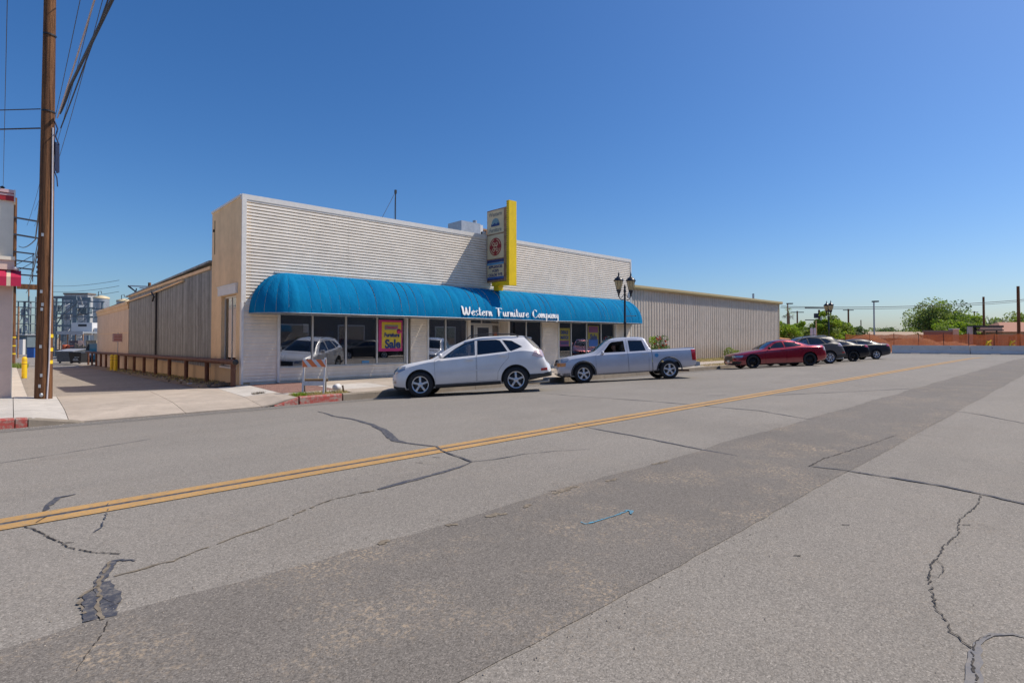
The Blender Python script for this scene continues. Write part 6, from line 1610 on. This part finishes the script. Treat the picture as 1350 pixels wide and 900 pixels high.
for n_, m, bx in (('wall', M['steel'], (-1.6, 0, 0, 3.6, 3, 3.0)), ('wall', M['white'], (.6, -.5, 0, 3.4, -.02, 2.4)), ('door', M['cladding'], (1.2, -.53, 0, 2.3, -.502, 2.0)), ('roof', M['galv'], (-1.8, -.6, 3.0, 3.8, 3.2, 3.2))): b = MB(); b.box(*bx); b.build(n_, m, t)
goods('blue_bin', 'blue bin standing left of the near wooden pole', 'bin', -62.6, 70, (('body', M['blue'], (-.4, 0, 0, .5, .8, 1.3)), ('lid', M['navy'], (-.43, -.03, 1.3, .53, .83, 1.4))))
t = frame_thing('rust_post', 'thin rust-red post left of the near wooden pole', 'post', -62.8, 68.5)
b = MB(); b.tube([(0, 0, 0), (0, 0, 6.6)], .09, 8); b.build('shaft', M['signrust'], t)

# ------------------------------------------------------------------ pavement things
# folding barricade behind the red kerb
bx_, by_ = 6.25, 14.93
bar = thing('barricade', 'white folding barricade with an orange-striped board on the red kerb', 'barricade', (bx_, by_, zwalk(bx_, by_) - .01), A1 + radians(3))
def brp(nm, m, f): b = MB(); f(b); return b.build(nm, m, bar)
for x in (-.29, .29): brp('leg', M['white'], lambda b: b.beam((x, -.06, -.02), (x, .10, 1.02), .045, .03, up=(0, 1, 0)))
for x in (-.36, .24): brp('rear_leg', plain('worn_grey_wood', (.22, .18, .14), .9) if x < 0 else M['galv'], lambda b: b.beam((x - .05, .52, -.02), (x + .05, .12, .98), .04, .03, up=(0, 1, 0)))
brd = brp('board', M['white'], lambda b: b.obox((0, .045, .86), ((1, 0, 0), (0, 1, -.15), (0, .15, 1)), (.335, .012, .105)))
n2 = Vector((0, 1, -.15)).normalized(); v2_ = Vector((0, .15, 1)).normalized(); c2 = Vector((0, .045, .86)) - n2 * .0145
for k in range(-2, 3):
    xa = k * .27 - .05
    P = [(xa, -.105), (xa + .155, -.105), (xa - .03, .105), (xa - .185, .105)]
    P = [(max(-.335, min(.335, p[0])), p[1]) for p in P]
    if P[1][0] - P[0][0] < .01 and P[2][0] - P[3][0] < .01: continue
    b = MB(); b.add([tuple(c2 + Vector((p[0], 0, 0)) + v2_ * p[1]) for p in P], [(0, 1, 2, 3)]); b.build('stripe', M['orange'], brd, fix=False)
brp('rail', worn('scuffed_white_board', (.72, .70, .66), (.4, .37, .33), .5, .7, 15), lambda b: b.obox((0, -.005, .30), ((1, 0, 0), (0, 1, -.15), (0, .15, 1)), (.30, .012, .06)))
brp('rear_rail', plain('brown_board', (.27, .18, .09), .9), lambda b: b.obox((-.05, .38, .36), ((1, 0, 0), (0, 1, .4), (0, -.4, 1)), (.34, .012, .04)))
wd = thing('bucket', 'small white bucket lying on its side right of the barricade', 'bucket', (6.95, 14.98, -.11), .6)
b = MB(); b.lathe([(0, -.09), (.085, -.09), (.105, .09), (.095, .09), (.08, -.07)], (0, 0, .12), 'x', 16); b.build('shell', M['white'], wd)
b = MB(); b.lathe([(0, .085), (.094, .085)], (0, 0, .12), 'x', 16); b.build('inside', M['black'], wd)
wd2 = thing('tree_stake', 'dark stub of wood stuck in the pit beside the white bucket', 'stake', (7.08, 14.78, -.13))
b = MB(); b.tube([(0, 0, 0), (-.03, .02, .2)], .025, 6); b.build('stub', M['bark'], wd2)

def blades(name, label, cat, areas, n, h, m, seed, kind='stuff', zf=None):
    r_ = random.Random(seed); b = MB()
    for _ in range(n):
        x0, x1, y0, y1 = r_.choice(areas); x = r_.uniform(x0, x1); y = r_.uniform(y0, y1); z = (zf or zwalk)(x, y) - .02
        a = r_.uniform(0, 2 * pi); hh = h * r_.uniform(.3, 1); w = .006 + hh * .05; lx, ly = r_.uniform(-.5, .5) * hh, r_.uniform(-.5, .5) * hh
        dx, dy = cos(a) * w, sin(a) * w
        b.add([(x - dx, y - dy, z), (x + dx, y + dy, z), (x + lx, y + ly, z + hh)], [(0, 1, 2)])
    return tag(b.build(name, m, fix=False), label, cat, kind=kind)
blades('weeds', 'dry weeds and grass in the planting pit under the barricade', 'weeds', [(5.62, 7.2, 14.58, 15.2)], 900, .10, M['grassm'], 1)
blades('weeds', 'green weed tuft at the red kerb under the left barricade leg', 'weeds', [(5.62, 5.95, 14.6, 14.85)], 350, .13, M['leafA'], 2)
blades('grass', 'sparse dry grass along the foot of the warehouse wall', 'grass', [(27.5, 50, 18.2, 18.7), (28, 50, 17.1, 17.8)], 5000, .16, M['grassm'], 3)
blades('grass', 'dry grass strip between the kerb and the path by the warehouse', 'grass', [(27.5, 50, 14.6, 15.45), (30, 50, 14.6, 15.45)], 3500, .10, M['grassm'], 4)
blades('weeds', 'scattered weeds at the foot of the alley shed wall', 'weeds', [(4.6, 5.4, 20, 45), (5.1, 5.4, 20, 32)], 1600, .18, M['grassm'], 5, zf=lambda x, y: zalley(y) + .02)
blades('weeds', 'green weeds at the foot of the far utility pole', 'weeds', [(-.2, 1.0, 58, 63)], 900, .5, M['leafB'], 6, zf=lambda x, y: zalley(y))
blades('weeds', 'brown tuft lying at the corner of the driveway ramp', 'weeds', [(5.0, 5.3, 16.0, 16.25)], 220, .09, M['crackdirt'], 7)
# rubble and litter along the shed
b = MB(); r_ = random.Random(8)
for _ in range(520):
    y = 19.5 + 24 * r_.random() ** 1.4; x = 5.42 - abs(r_.gauss(0, .35)); s = r_.uniform(.012, .05); z = zalley(y) + .01 + max(0, x - 4.4) * .05
    b.obox((x, y, z + s * .4), ((1, r_.uniform(-1, 1), 0), (r_.uniform(-1, 1), -1, .2), (0, .2, 1)), (s, s * .7, s * .55))
tag(b.build('rubble', M['crackdirt']), 'loose rubble and gravel along the foot of the shed wall', 'rubble', kind='stuff')
for k, (x, y, m) in enumerate(((4.9, 24.1, 'white'), (4.6, 21.6, 'white'), (4.75, 27.5, 'white'))):
    b = MB((x, y, zalley(y) + .03)); b.box(x - .07, y - .05, zalley(y) + .02, x + .09, y + .04, zalley(y) + .05)
    tag(b.build('litter', M[m]), ('scrap of white litter among the rubble nearest the third rail post', 'scrap of white litter close to the second rail post', 'scrap of white litter farthest down the verge')[k], 'litter')

# twin street lamps ------------------------------------------------------------
def street_lamp(x, y, label, rz):
    t = thing('street_lamp', label, 'street lamp', (x, y, -.12), rz, group='twin-headed black street lamps')
    b = MB(); b.lathe([(.16, 0), (.17, .08), (.15, .12), (.14, .5), (.10, .6), (.075, .66), (.055, .8), (.052, 2.2), (.07, 2.22), (.07, 2.3), (.052, 2.32), (.045, 3.7), (.06, 3.72), (.06, 3.8), (.04, 3.84), (.05, 3.95), (.02, 4.05), (0, 4.1)], n=16); b.build('post', M['postblack'], t)
    b = MB(); b.tube([(0, 0, 2.58), (.55, 0, 2.60)], .014, 6); b.lathe([(0, 0), (.03, 0), (.03, .04), (0, .04)], (.55, 0, 2.58), 'z', 8); b.build('banner_arm', M['postblack'], t)
    for s in (-1, 1):
        b = MB(); b.tube([(0, 0, 3.40), (s * .16, 0, 3.33), (s * .28, 0, 3.45), (s * .30, 0, 3.62)], .02, 8)
        b.tube([(s * .03, 0, 3.62), (s * .12, 0, 3.52), (s * .2, 0, 3.42)], .012, 6); b.build('arm', M['postblack'], t)
        hx = s * .31
        hd = thing('lantern', None, None); hd.parent = t; hd.location = (hx, 0, 0)
        b = MB(); b.lathe([(0, 3.50), (.03, 3.50), (.045, 3.62), (.10, 3.76), (.115, 3.80), (.10, 3.82)], n=12); b.build('holder', M['postblack'], hd)
        b = MB(); b.lathe([(.10, 3.82), (.15, 3.98), (.20, 4.20), (.205, 4.24)], n=12, smooth=False); b.build('globe', M['lampglass'], hd)
        b = MB(); b.lathe([(.24, 4.235), (.24, 4.26), (.17, 4.36), (.09, 4.42), (.05, 4.46), (.03, 4.52), (.045, 4.56), (.02, 4.60), (0, 4.70)], n=16)
        for k in range(8):
            a = 2 * pi * k / 8; b.beam((.108 * cos(a), .108 * sin(a), 3.82), (.21 * cos(a), .21 * sin(a), 4.25), .012, .012)
        b.build('cap', M['postblack'], hd)
street_lamp(21.15, 14.95, 'black twin street lamp in front of the right end of the shop', A1 + .25)
street_lamp(49.9, 14.9, 'black twin street lamp beyond the warehouse behind the parked cars', A1 - 1.6)

# ------------------------------------------------------------------ plants
def leafcloud(b, c, rx, ry, rz, n, size, r_, dens=.55):
    for _ in range(n):
        while True:
            p = Vector((r_.uniform(-1, 1), r_.uniform(-1, 1), r_.uniform(-1, 1)))
            if p.length < 1: break
        if p.length > 1e-3: p = p.normalized() * (p.length ** dens)
        q = Vector((c[0] + p.x * rx, c[1] + p.y * ry, c[2] + p.z * rz)); s = size * r_.uniform(.5, 1.3)
        u = Vector((r_.gauss(0, 1), r_.gauss(0, 1), r_.gauss(0, 1))).normalized(); v = u.cross(Vector((r_.gauss(0, 1), r_.gauss(0, 1), r_.gauss(0, 1)))).normalized()
        b.add([q - u * s, q + v * s * .55, q + u * s, q - v * s * .55], [(0, 1, 2, 3)])
def tree(name, label, r, f_, zb, w, h, trunk_h, seed, mats, clumps=26, per=90, size=.3, flat=.8, cat='tree', bare=0, stems=1, group=None):
    r_ = random.Random(seed); x, y = at(r, f_)
    t = thing(name, label, cat, (x, y, zb), r_.uniform(0, 6), group)
    tb = MB(); ch = h - trunk_h; C = Vector((0, 0, trunk_h + ch * .5))
    tops = []
    for s in range(stems):
        bx = Vector((r_.uniform(-.15, .15) * w * (stems > 1), r_.uniform(-.1, .1) * w * (stems > 1), 0))
        tb.tube([bx, bx * .9 + Vector((0, 0, trunk_h * .6)), C * .7 + bx * .5], [w * .035, w * .026, w * .016], 8)
    crown = []
    for k in range(clumps):
        th = r_.uniform(0, 2 * pi); ph = r_.uniform(-.75, 1); rr = r_.uniform(.35, .95)
        p = C + Vector((cos(th) * sqrt(1 - min(1, ph * ph)) * rr * w * .5, sin(th) * sqrt(1 - min(1, ph * ph)) * rr * w * .5, ph * rr * ch * .5 * (1 if ph > 0 else flat)))
        crown.append(p); m0 = C * .55 + Vector((0, 0, 0)); mid = m0.lerp(p, .5) + Vector((r_.uniform(-.1, .1) * w, r_.uniform(-.1, .1) * w, 0))
        tb.tube([m0, mid, p + (p - C) * .08], [w * .013, w * .008, w * .003], 5, cap=False)
    for k in range(bare):
        th = r_.uniform(0, 2 * pi); p = C + Vector((cos(th) * w * .4, sin(th) * w * .4, ch * r_.uniform(.4, .75)))
        tb.tube([C, C.lerp(p, .5) + Vector((.2, 0, .1)), p], [w * .012, w * .007, w * .002], 5)
    tb.build('trunk', M['bark'], t, fix=False)
    cb = [MB() for _ in mats]
    for k, p in enumerate(crown):
        s = r_.uniform(.6, 1.25) * w * .16
        leafcloud(cb[k % len(mats)], p, s, s, s * .75, per, size, r_)
    for b_, m in zip(cb, mats): b_.build('crown', M[m], t, fix=False)
    return t
# rose bush against the warehouse, behind the truck
r_ = random.Random(31); t = thing('rose_bush', 'rose bush with red blooms behind the pickup bed', 'bush', (27.6, 17.3, -.1))
b = MB(); 
for k in range(9): a = r_.uniform(0, 6.3); b.tube([(0, 0, 0), (.3 * cos(a), .3 * sin(a), .8), (.6 * cos(a), .5 * sin(a), 1.4)], [.02, .014, .006], 5)
b.build('stem', M['bark'], t)
ba, bb = MB(), MB()
for k in range(26):
    a = r_.uniform(0, 6.3); q = r_.uniform(.1, .95); z = r_.uniform(.35, 1.55)
    leafcloud(ba if k % 2 else bb, (q * cos(a), q * .6 * sin(a), z), .27, .25, .22, 90, .055, r_)
ba.build('foliage', M['leafA'], t, fix=False); bb.build('foliage', M['leafC'], t, fix=False)
for k in range(16):
    a = r_.uniform(0, 6.3); b = MB(); c_ = (.8 * cos(a) * r_.random(), -.45 + r_.uniform(-.1, .25), r_.uniform(.7, 1.6)); leafcloud(b, c_, .05, .05, .05, 14, .05, r_, 1); b.build('bloom', M['petal'], t, fix=False)
for k, (x, y, s, lab) in enumerate(((38.6, 18.1, .5, 'low green shrub at the warehouse wall just ahead of the red sedan'), (39.9, 18.2, .38, 'smaller shrub touching the warehouse wall behind the red sedan hood'))):
    t = thing('shrub', lab, 'bush', (x, y, -.1)); b = MB(); leafcloud(b, (0, 0, s * .9), s * .9, s * .8, s * .8, 420, .06, r_); b.build('foliage', M['leafB'], t, fix=False)
    b = MB(); [b.tube([(0, 0, 0), (r_.uniform(-.2, .2), r_.uniform(-.2, .2), s)], .012, 5) for _ in range(4)]; b.build('stem', M['bark'], t)

# ------------------------------------------------------------------ right-hand end of the street
bd = Vector((3.4, -9.2, 0)).normalized(); br0 = Vector((64.4, 13.6, -.11))
for k in range(4):
    p = br0 + bd * (6.08 * k - 0)
    t = thing('jersey_barrier', ('concrete barrier segment nearest the parked cars', 'second concrete barrier segment from the parked cars', 'third concrete barrier segment towards the right edge', 'last concrete barrier segment at the right edge')[k], 'barrier', tuple(p), atan2(bd.y, bd.x), group='concrete barriers closing the street')
    prof_ = [(-.30, .04), (-.30, .12), (-.16, .34), (-.09, .81), (.09, .81), (.16, .34), (.30, .12), (.30, .04)]
    b = MB(); b.extr(prof_, 'x', .03, 6.05); b.build('wall', M['jersey'], t)
    for x0, x1 in ((.03, 1.5), (2.3, 3.8), (4.6, 6.05)): b = MB(); b.box(x0, -.29, 0, x1, .29, .04); b.build('foot', M['jersey'], t)
    b = MB(); [b.box(x, -.135, .55, x + .07, -.10, .61) for x in (1.6, 4.6)]; b.build('lifting_slot', M['black'], t)
# orange plastic mesh on posts
def meshmat():
    t = NT('orange_plastic_mesh'); t.set(.6)
    t.col(t.mix(t.ramp(t.noise(.9, 5, .7), [(.35, 0.), (.65, 1.)]), (.95, .24, .05), (.75, .17, .05)))
    c_ = t.xyz(); 
    def w(o, s): return t.math('LESS_THAN', t.math('PINGPONG', o, s), s * .55)
    a = t.math('MAXIMUM', w(c_[0], .035), w(c_[2], .05)); t.l(a, t.b.inputs['Alpha']); return t.m
M['mesh'] = meshmat()
def mesh_fence(label, a, b_, h, n, seed, zb=-.1):
    r_ = random.Random(seed); a = Vector((*a, zb)); b_ = Vector((*b_, zb)); L = (b_ - a).length; rz = atan2(b_.y - a.y, b_.x - a.x)
    t = thing('safety_fence', label, 'fence', tuple(a), rz)
    for k in range(n + 1): b = MB(); x = L * k / n; b.tube([(x, 0, 0), (x, 0, h + .1)], .03, 6); b.build('post', M['rust'], t)
    b = MB(); NX = n * 8; vs = []
    for i in range(NX + 1):
        x = L * i / NX; sg_ = sin(pi * (i % 8) / 8)
        for j in range(5): vs.append((x, .03 * sin(i * 1.7 + j), .05 + (h - .05 - .13 * sg_ * r_.uniform(.4, 1)) * j / 4))
    b.add(vs, [(i * 5 + j, i * 5 + 5 + j, i * 5 + 6 + j, i * 5 + 1 + j) for i in range(NX) for j in range(4)]); b.build('netting', M['mesh'], t, fix=False)
mesh_fence('long orange plastic mesh fence behind the concrete barriers', at(36.5, 59), at(66, 55.5), 1.95, 12, 3)
mesh_fence('orange plastic mesh fence behind the far street lamp and parked cars', at(28, 66), at(36.4, 59.2), 1.45, 5, 4)
# dirt heaps
def mound(label, r, f_, w, d_, h, seed):
    r_ = random.Random(seed); x, y = at(r, f_); b = MB(); n = 22; hs = [(r_.uniform(-.6, .6), r_.uniform(-.5, .5), r_.uniform(.25, .6), r_.uniform(.5, 1)) for _ in range(6)]
    def z(u, v):
        k = max(0, 1 - u * u) * max(0, 1 - v * v); q = sum(a * math.exp(-((u - p) ** 2 + (v - s) ** 2) / (w_ * w_)) for p, s, w_, a in hs)
        return h * k ** .6 * min(1.15, q * .55) + .06 * sin(u * 37 + v * 11) * k + .05 * sin(v * 41 - u * 17) * k
    vs = [(-w + 2 * w * i / n, -d_ + 2 * d_ * j / n, z(-1 + 2 * i / n, -1 + 2 * j / n)) for i in range(n + 1) for j in range(n + 1)]
    b.add(vs, [(i * (n + 1) + j, (i + 1) * (n + 1) + j, (i + 1) * (n + 1) + j + 1, i * (n + 1) + j + 1) for i in range(n) for j in range(n)], smooth=True)
    o = b.build('dirt_mound', M['dirt'], fix=False); o.location = (x, y, -.25); o.rotation_euler = (0, 0, A1); tag(o, label, 'dirt mound')
mound('orange dirt heap behind the warehouse corner and red sedan', 35, 70, 8, 5, 1.7, 1); mound('orange dirt heap between the far lamp and dark sedan', 42.5, 66, 6, 4, 1.9, 2)
mound('broad orange dirt heap behind the end of the parked row', 48.5, 66, 6, 4, 1.5, 3); mound('low dirt heap behind the mesh fence at centre right', 56, 68, 7, 4, 1.1, 4)
ypl = M['yellow']
for k, (r, f_, lab) in enumerate(((50.2, 57, 'yellow barricade frame left of its pair behind the barrier'), (52.7, 57, 'yellow barricade frame right of its pair behind the barrier'))):
    x, y = at(r, f_); t = thing('yellow_barricade', lab, 'barricade', (x, y, -.1), A1 + .2)
    for nm, a, c in (('leg', (-.3, 0, 0), (.15, 0, 1.25)), ('leg', (.15, 0, 0), (.5, 0, 1.2)), ('board', (-.15, -.05, .55), (.55, -.05, .8)), ('board', (0, -.05, .95), (.6, -.05, 1.25))):
        b = MB(); b.beam(a, c, .10, .12, up=(0, 1, 0)); b.build(nm, ypl, t)
# far structures: long tan roof, brick enclosure, shelter sign, tiled house
def bld(name, label, cat, r, f_, parts, zb=-.2):
    x, y = at(r, f_); t = thing(name, label, cat, (x, y, zb), A1)
    for n_, m, bx in parts: b = MB(); b.box(*bx); b.build(n_, m, t)
    return t
M['tanroof'] = plain('tan_shingle_roof', (.42, .30, .20), .85); M['tile'] = plain('terracotta_tile', (.42, .20, .13), .85); M['brickw'] = plain('red_brick_wall', (.26, .13, .10), .9, var=.25, scale=8)
M['beigew'] = plain('beige_render', (.50, .38, .28), .85)
t = bld('long_house', 'long low house with a tan shingle roof behind the dirt heaps', 'house', 76, 118, (('wall', M['beigew'], (-2, 0, 0, 19, 9, 1.7)), ('window', M['black'], (2, -.05, .6, 3.2, -.01, 1.4)), ('window', M['black'], (8, -.05, .6, 9.2, -.01, 1.4)), ('door', M['white'], (5, -.05, 0, 5.9, -.01, 1.6))))
b = MB(); b.add([(-2.5, -.6, 1.6), (19.5, -.6, 1.6), (18.5, 4.5, 3.0), (-1, 4.5, 3.0), (19.5, 9.6, 1.6), (-2.5, 9.6, 1.6)], [(0, 1, 2, 3), (3, 2, 4, 5), (0, 3, 5), (1, 4, 2)]); b.build('roof', M['tanroof'], t)
t = bld('long_house', 'low pinkish-roofed house range behind the mesh fence at the right', 'house', 92, 112, (('wall', M['beigew'], (-2, 0, 0, 16, 9, 1.6)), ('window', M['black'], (4, -.05, .6, 5.2, -.01, 1.3)), ('window', M['black'], (9, -.05, .6, 10.2, -.01, 1.3))))
b = MB(); b.add([(-2.5, -.6, 1.5), (16.5, -.6, 1.5), (15.5, 4.5, 2.7), (-1, 4.5, 2.7), (16.5, 9.6, 1.5), (-2.5, 9.6, 1.5)], [(0, 1, 2, 3), (3, 2, 4, 5), (0, 3, 5), (1, 4, 2)]); b.build('roof', M['tile'], t)
en = bld('brick_enclosure', 'square brick bin enclosure with a pale corner column behind the mesh', 'enclosure', 57.3, 70, (('wall', M['brickw'], (-3.6, 0, 0, -.05, .3, 2.35)), ('coping', M['plantroof'], (-3.7, -.08, 2.35, -.05, .38, 2.6)), ('column', M['beigew'], (-.05, -.1, 0, .7, .5, 2.7)), ('cap', M['trim'], (-.12, -.17, 2.7, .77, .57, 2.85))))
bld('bus_shelter', 'black-framed shelter with a tan fascia rising over the mesh fence', 'shelter', 61.0, 71, (('post', M['black'], (0, 0, 0, .22, .22, 3.3)), ('post', M['black'], (2.9, 0, 0, 3.0, .12, 3.1)), ('roof', M['black'], (-.1, -.5, 3.0, 3.4, 1, 3.25)), ('fascia', M['beigew'], (.3, -.52, 2.7, 3.2, -.48, 3.0)), ('roof', M['black'], (.2, -.5, 2.55, 3.4, 1, 2.7)), ('pillar', M['plantwall'], (-.6, .1, 0, -.15, .5, 3.1))))
th = bld('tiled_house', 'small house with a pale red tiled hip roof at the right edge', 'house', 80.5, 86, (('wall', M['beigew'], (-2.2, 0, 0, 5, 5, 2.4)), ('window', M['black'], (-1.2, -.05, .9, -.2, -.01, 1.9)), ('fascia', M['signrust'], (-2.6, -.5, 2.4, 5.4, 5.4, 2.6))))
b = MB(); b.add([(-2.8, -.7, 2.6), (5.6, -.7, 2.6), (3.5, 2.5, 4.2), (-.6, 2.5, 4.2), (5.6, 5.7, 2.6), (-2.8, 5.7, 2.6)], [(0, 1, 2, 3), (3, 2, 4, 5), (0, 3, 5), (1, 4, 2)]); b.build('roof', M['tile'], th)
rs_ = random.Random(3)
t = bld('rail_fence', 'dark picket fence line behind the orange mesh', 'fence', 64, 76, (('rail', M['plantroof'], (-3, 0, 1.3, 14, .06, 1.38)), ('rail', M['plantroof'], (-3, 0, .3, 14, .06, .38))))
for k in range(56): b = MB(); b.box(-3 + k * .3, -.02, 0, -2.94 + k * .3, .02, 1.5); b.build('picket', M['plantroof'], t)
# trees
tree('large_tree', 'large spreading green tree towering over the long house', 79.2, 99.5, -.2, 10.8, 8.5, 1.2, 41, ['leafB', 'leafC', 'leafB', 'leafA'], 72, 150, .19)
tree('round_tree', 'bright green lower tree in front of the large spreading tree', 75.0, 92, -.2, 6.6, 4.3, .5, 42, ['leafA', 'leafA', 'leafB'], 34, 120, .22)
tree('round_tree', 'olive green tree sloping off to the right of the large tree', 79.5, 93, -.2, 6.2, 5.2, .8, 43, ['leafB', 'leafA'], 30, 110, .22)
tree('grey_tree', 'thin greyish green tree between the bare pole and the tiled house', 86, 96, -.2, 6.5, 5.0, .8, 44, ['leafD', 'leafC'], 26, 90, .16, bare=8)
tree('round_tree', 'pale green open tree at the right edge behind the tiled house', 94.5, 102, -.2, 7.5, 6.6, 1.6, 45, ['leafB', 'leafA'], 24, 80, .22)
tree('round_tree', 'small mid-green tree beside the distant crossarm pole', 62.0, 98, -.2, 4.6, 3.7, .6, 46, ['leafC', 'leafA'], 28, 110, .22)
tree('round_tree', 'low dusty tree with bare limbs by the parking lot lamp', 88.0, 128, -.2, 8.5, 3.9, .6, 47, ['leafC', 'leafB'], 30, 100, .22, bare=5)
tree('round_tree', 'low rounded tree between lot lamp and the large tree', 100.0, 132, -.2, 8.5, 3.9, .6, 48, ['leafC', 'leafB'], 28, 100, .24)
GTR = 'bright trees behind the warehouse'
for k, (r, f_, w, h, lab) in enumerate(((40.2, 79, 5.2, 3.9, 'bright green tree touching the warehouse corner'), (43.5, 82, 5.0, 4.2, 'bright green tree under the palm and crossarm pole'), (46.6, 80, 4.6, 5.4, 'tallest bright green tree in the clump right of the warehouse'), (49.4, 82, 4.8, 4.6, 'bright green tree just left of the far street lamp'), (53.5, 86, 4.0, 3.2, 'olive tree just right of the far street lamp'))):
    tree('leafy_tree', lab, r, f_, -.2, w, h, .4, 60 + k, ['leafA', 'leafA', 'leafB'] if k < 4 else ['leafB', 'leafD'], 34, 110, .2, group=GTR)
# palm
x, y = at(50.8, 99); pm_ = thing('palm_tree', 'palm with a shaggy round crown by the warehouse corner', 'palm', (x, y, -.2))
b = MB(); b.tube([(0, 0, 0), (.1, 0, 3), (0, 0, 6.2)], [.35, .28, .25], 10); b.build('trunk', M['bark'], pm_)
r_ = random.Random(5)
for k in range(46):
    a = r_.uniform(0, 2 * pi); e = r_.uniform(-.9, 1.3); L = r_.uniform(1.3, 1.75); b = MB(); d0 = Vector((cos(a) * cos(e), sin(a) * cos(e), sin(e))); s_ = d0.cross(Vector((0, 0, 1))).normalized()
    p0 = Vector((0, 0, 6.1)); p1 = p0 + d0 * L * .6; p2 = p0 + d0 * L + Vector((0, 0, -.25))
    for q in range(-4, 5):
        e1 = p2 + s_ * q * .13 - d0 * abs(q) * .08; b.add([p1 + s_ * q * .02 - s_ * .02, p1 + s_ * q * .02 + s_ * .02, e1], [(0, 1, 2)])
    b.add([p0 - s_ * .03, p0 + s_ * .03, p1], [(0, 1, 2)]); b.build('frond', M['leafB'] if e > -.3 else M['bark'], pm_, fix=False)
# far poles
def fpole(label, r, f_, h, rad, arms=(), name='utility_pole', m='wood', extra=None):
    x, y = at(r, f_); t = thing(name, label, 'pole', (x, y, -.2), A1)
    b = MB(); b.tube([(0, 0, 0), (0, 0, h)], [rad, rad * .8], 8); b.build('shaft', M[m], t)
    for z, w in arms: b = MB(); b.box(-w, -.08, z, w, .08, z + .14); b.build('crossarm', M['wire'], t)
    if extra:
        for nm, mm, bx in extra: b = MB(); b.box(*bx); b.build(nm, M[mm], t)
    return t
fpole('bare tall brown pole at the right edge of the street', 57.6, 61.2, 7.5, .17)
fpole('bare slimmer pole between the large tree and the grey tree', 71.0, 81, 7.8, .17)
fpole('parking lot lamp pole behind the row of cars', 56.5, 84, 7.3, .13, (), 'lot_lamp', 'galv', (('lamp_head', 'wire', (-.15, -.3, 7.2, .6, .3, 7.4)), ('base', 'jersey', (-.3, -.3, 0, .3, .3, .9))))
fpole('parking lot lamp pole beside the palm', 41.5, 81, 6.8, .11, (), 'lot_lamp', 'signrust', (('lamp_head', 'wire', (-.1, -.25, 6.7, .7, .25, 6.85)), ('base', 'jersey', (-.25, -.25, 0, .25, .25, 1.0))))
fpole('crossarm pole right of the palm', 53.0, 100, 6.6, .16, ((6.3, 1.2),))
fpole('transformer pole with many wires just left of the far street lamp', 52.5, 92, 6.4, .2, ((6.7, 2.4), (4.6, 2.4)), extra=(('transformer', 'wire', (-.75, -.3, 5.0, -.25, .3, 5.8)), ('riser', 'galv', (.0, -.3, 0, .3, -.2, 5.9))))
fpole('distant crossarm pole above the small mid-green tree', 65, 104, 7.2, .18, ((6.9, 1.0),))
fpole('short dark distant post beside the small mid-green tree', 70, 108, 5.2, .11)
fpole('tiny distant crossarm pole right of the large tree', 122, 142, 8.6, .2, ((8.3, 1.0),))
wire('overhead_line', 'upper of two sagging lines crossing the sky at the right', [(*at(42, 84), 6.35), (*at(75, 80), 7.0), (*at(110, 96), 12.5)], .045, sag=.5)
wire('overhead_line', 'lower of two sagging lines crossing the sky at the right', [(*at(42, 84.2), 6.15), (*at(75, 80.2), 6.75), (*at(110, 96), 12.1)], .035, sag=.55)
# sign seen from behind
x, y = at(35.5, 63.5); t = thing('road_sign', 'back of two pale sign plates on one post behind the cars', 'sign', (x, y, -.1), A1)
for nm, m, bx in (('post', 'galv', (-.05, 0, 0, .05, .06, 2.6)), ('plate', 'white', (-.34, -.04, 1.75, -.06, -.01, 2.7)), ('plate', 'white', (.06, -.04, 1.75, .34, -.01, 2.7))): b = MB(); b.box(*bx); b.build(nm, M[m], t)
x, y = at(35.0, 78.0)
fpole('slim tan post among the bright trees', 41.8, 74, 4.0, .09, m='fascia')
# delineator at the barrier end
x, y = 63.9, 14.3; t = thing('lattice_marker', 'low red and black marker frame at the end of the concrete barrier', 'marker', (x, y, -.1))
b = MB(); b.tube([(0, 0, 0), (0, 0, .8)], .03, 6); b.tube([(-.2, 0, 0), (.2, 0, .7)], .02, 5); b.tube([(.25, .1, 0), (-.1, 0, .65)], .02, 5); b.build('stake', M['cladding'], t)
b = MB(); b.box(-.25, -.03, .62, .25, 0, .82); b.build('panel', M['orange'], t)

# ------------------------------------------------------------------ row across the street, behind the viewer: seen only as reflections
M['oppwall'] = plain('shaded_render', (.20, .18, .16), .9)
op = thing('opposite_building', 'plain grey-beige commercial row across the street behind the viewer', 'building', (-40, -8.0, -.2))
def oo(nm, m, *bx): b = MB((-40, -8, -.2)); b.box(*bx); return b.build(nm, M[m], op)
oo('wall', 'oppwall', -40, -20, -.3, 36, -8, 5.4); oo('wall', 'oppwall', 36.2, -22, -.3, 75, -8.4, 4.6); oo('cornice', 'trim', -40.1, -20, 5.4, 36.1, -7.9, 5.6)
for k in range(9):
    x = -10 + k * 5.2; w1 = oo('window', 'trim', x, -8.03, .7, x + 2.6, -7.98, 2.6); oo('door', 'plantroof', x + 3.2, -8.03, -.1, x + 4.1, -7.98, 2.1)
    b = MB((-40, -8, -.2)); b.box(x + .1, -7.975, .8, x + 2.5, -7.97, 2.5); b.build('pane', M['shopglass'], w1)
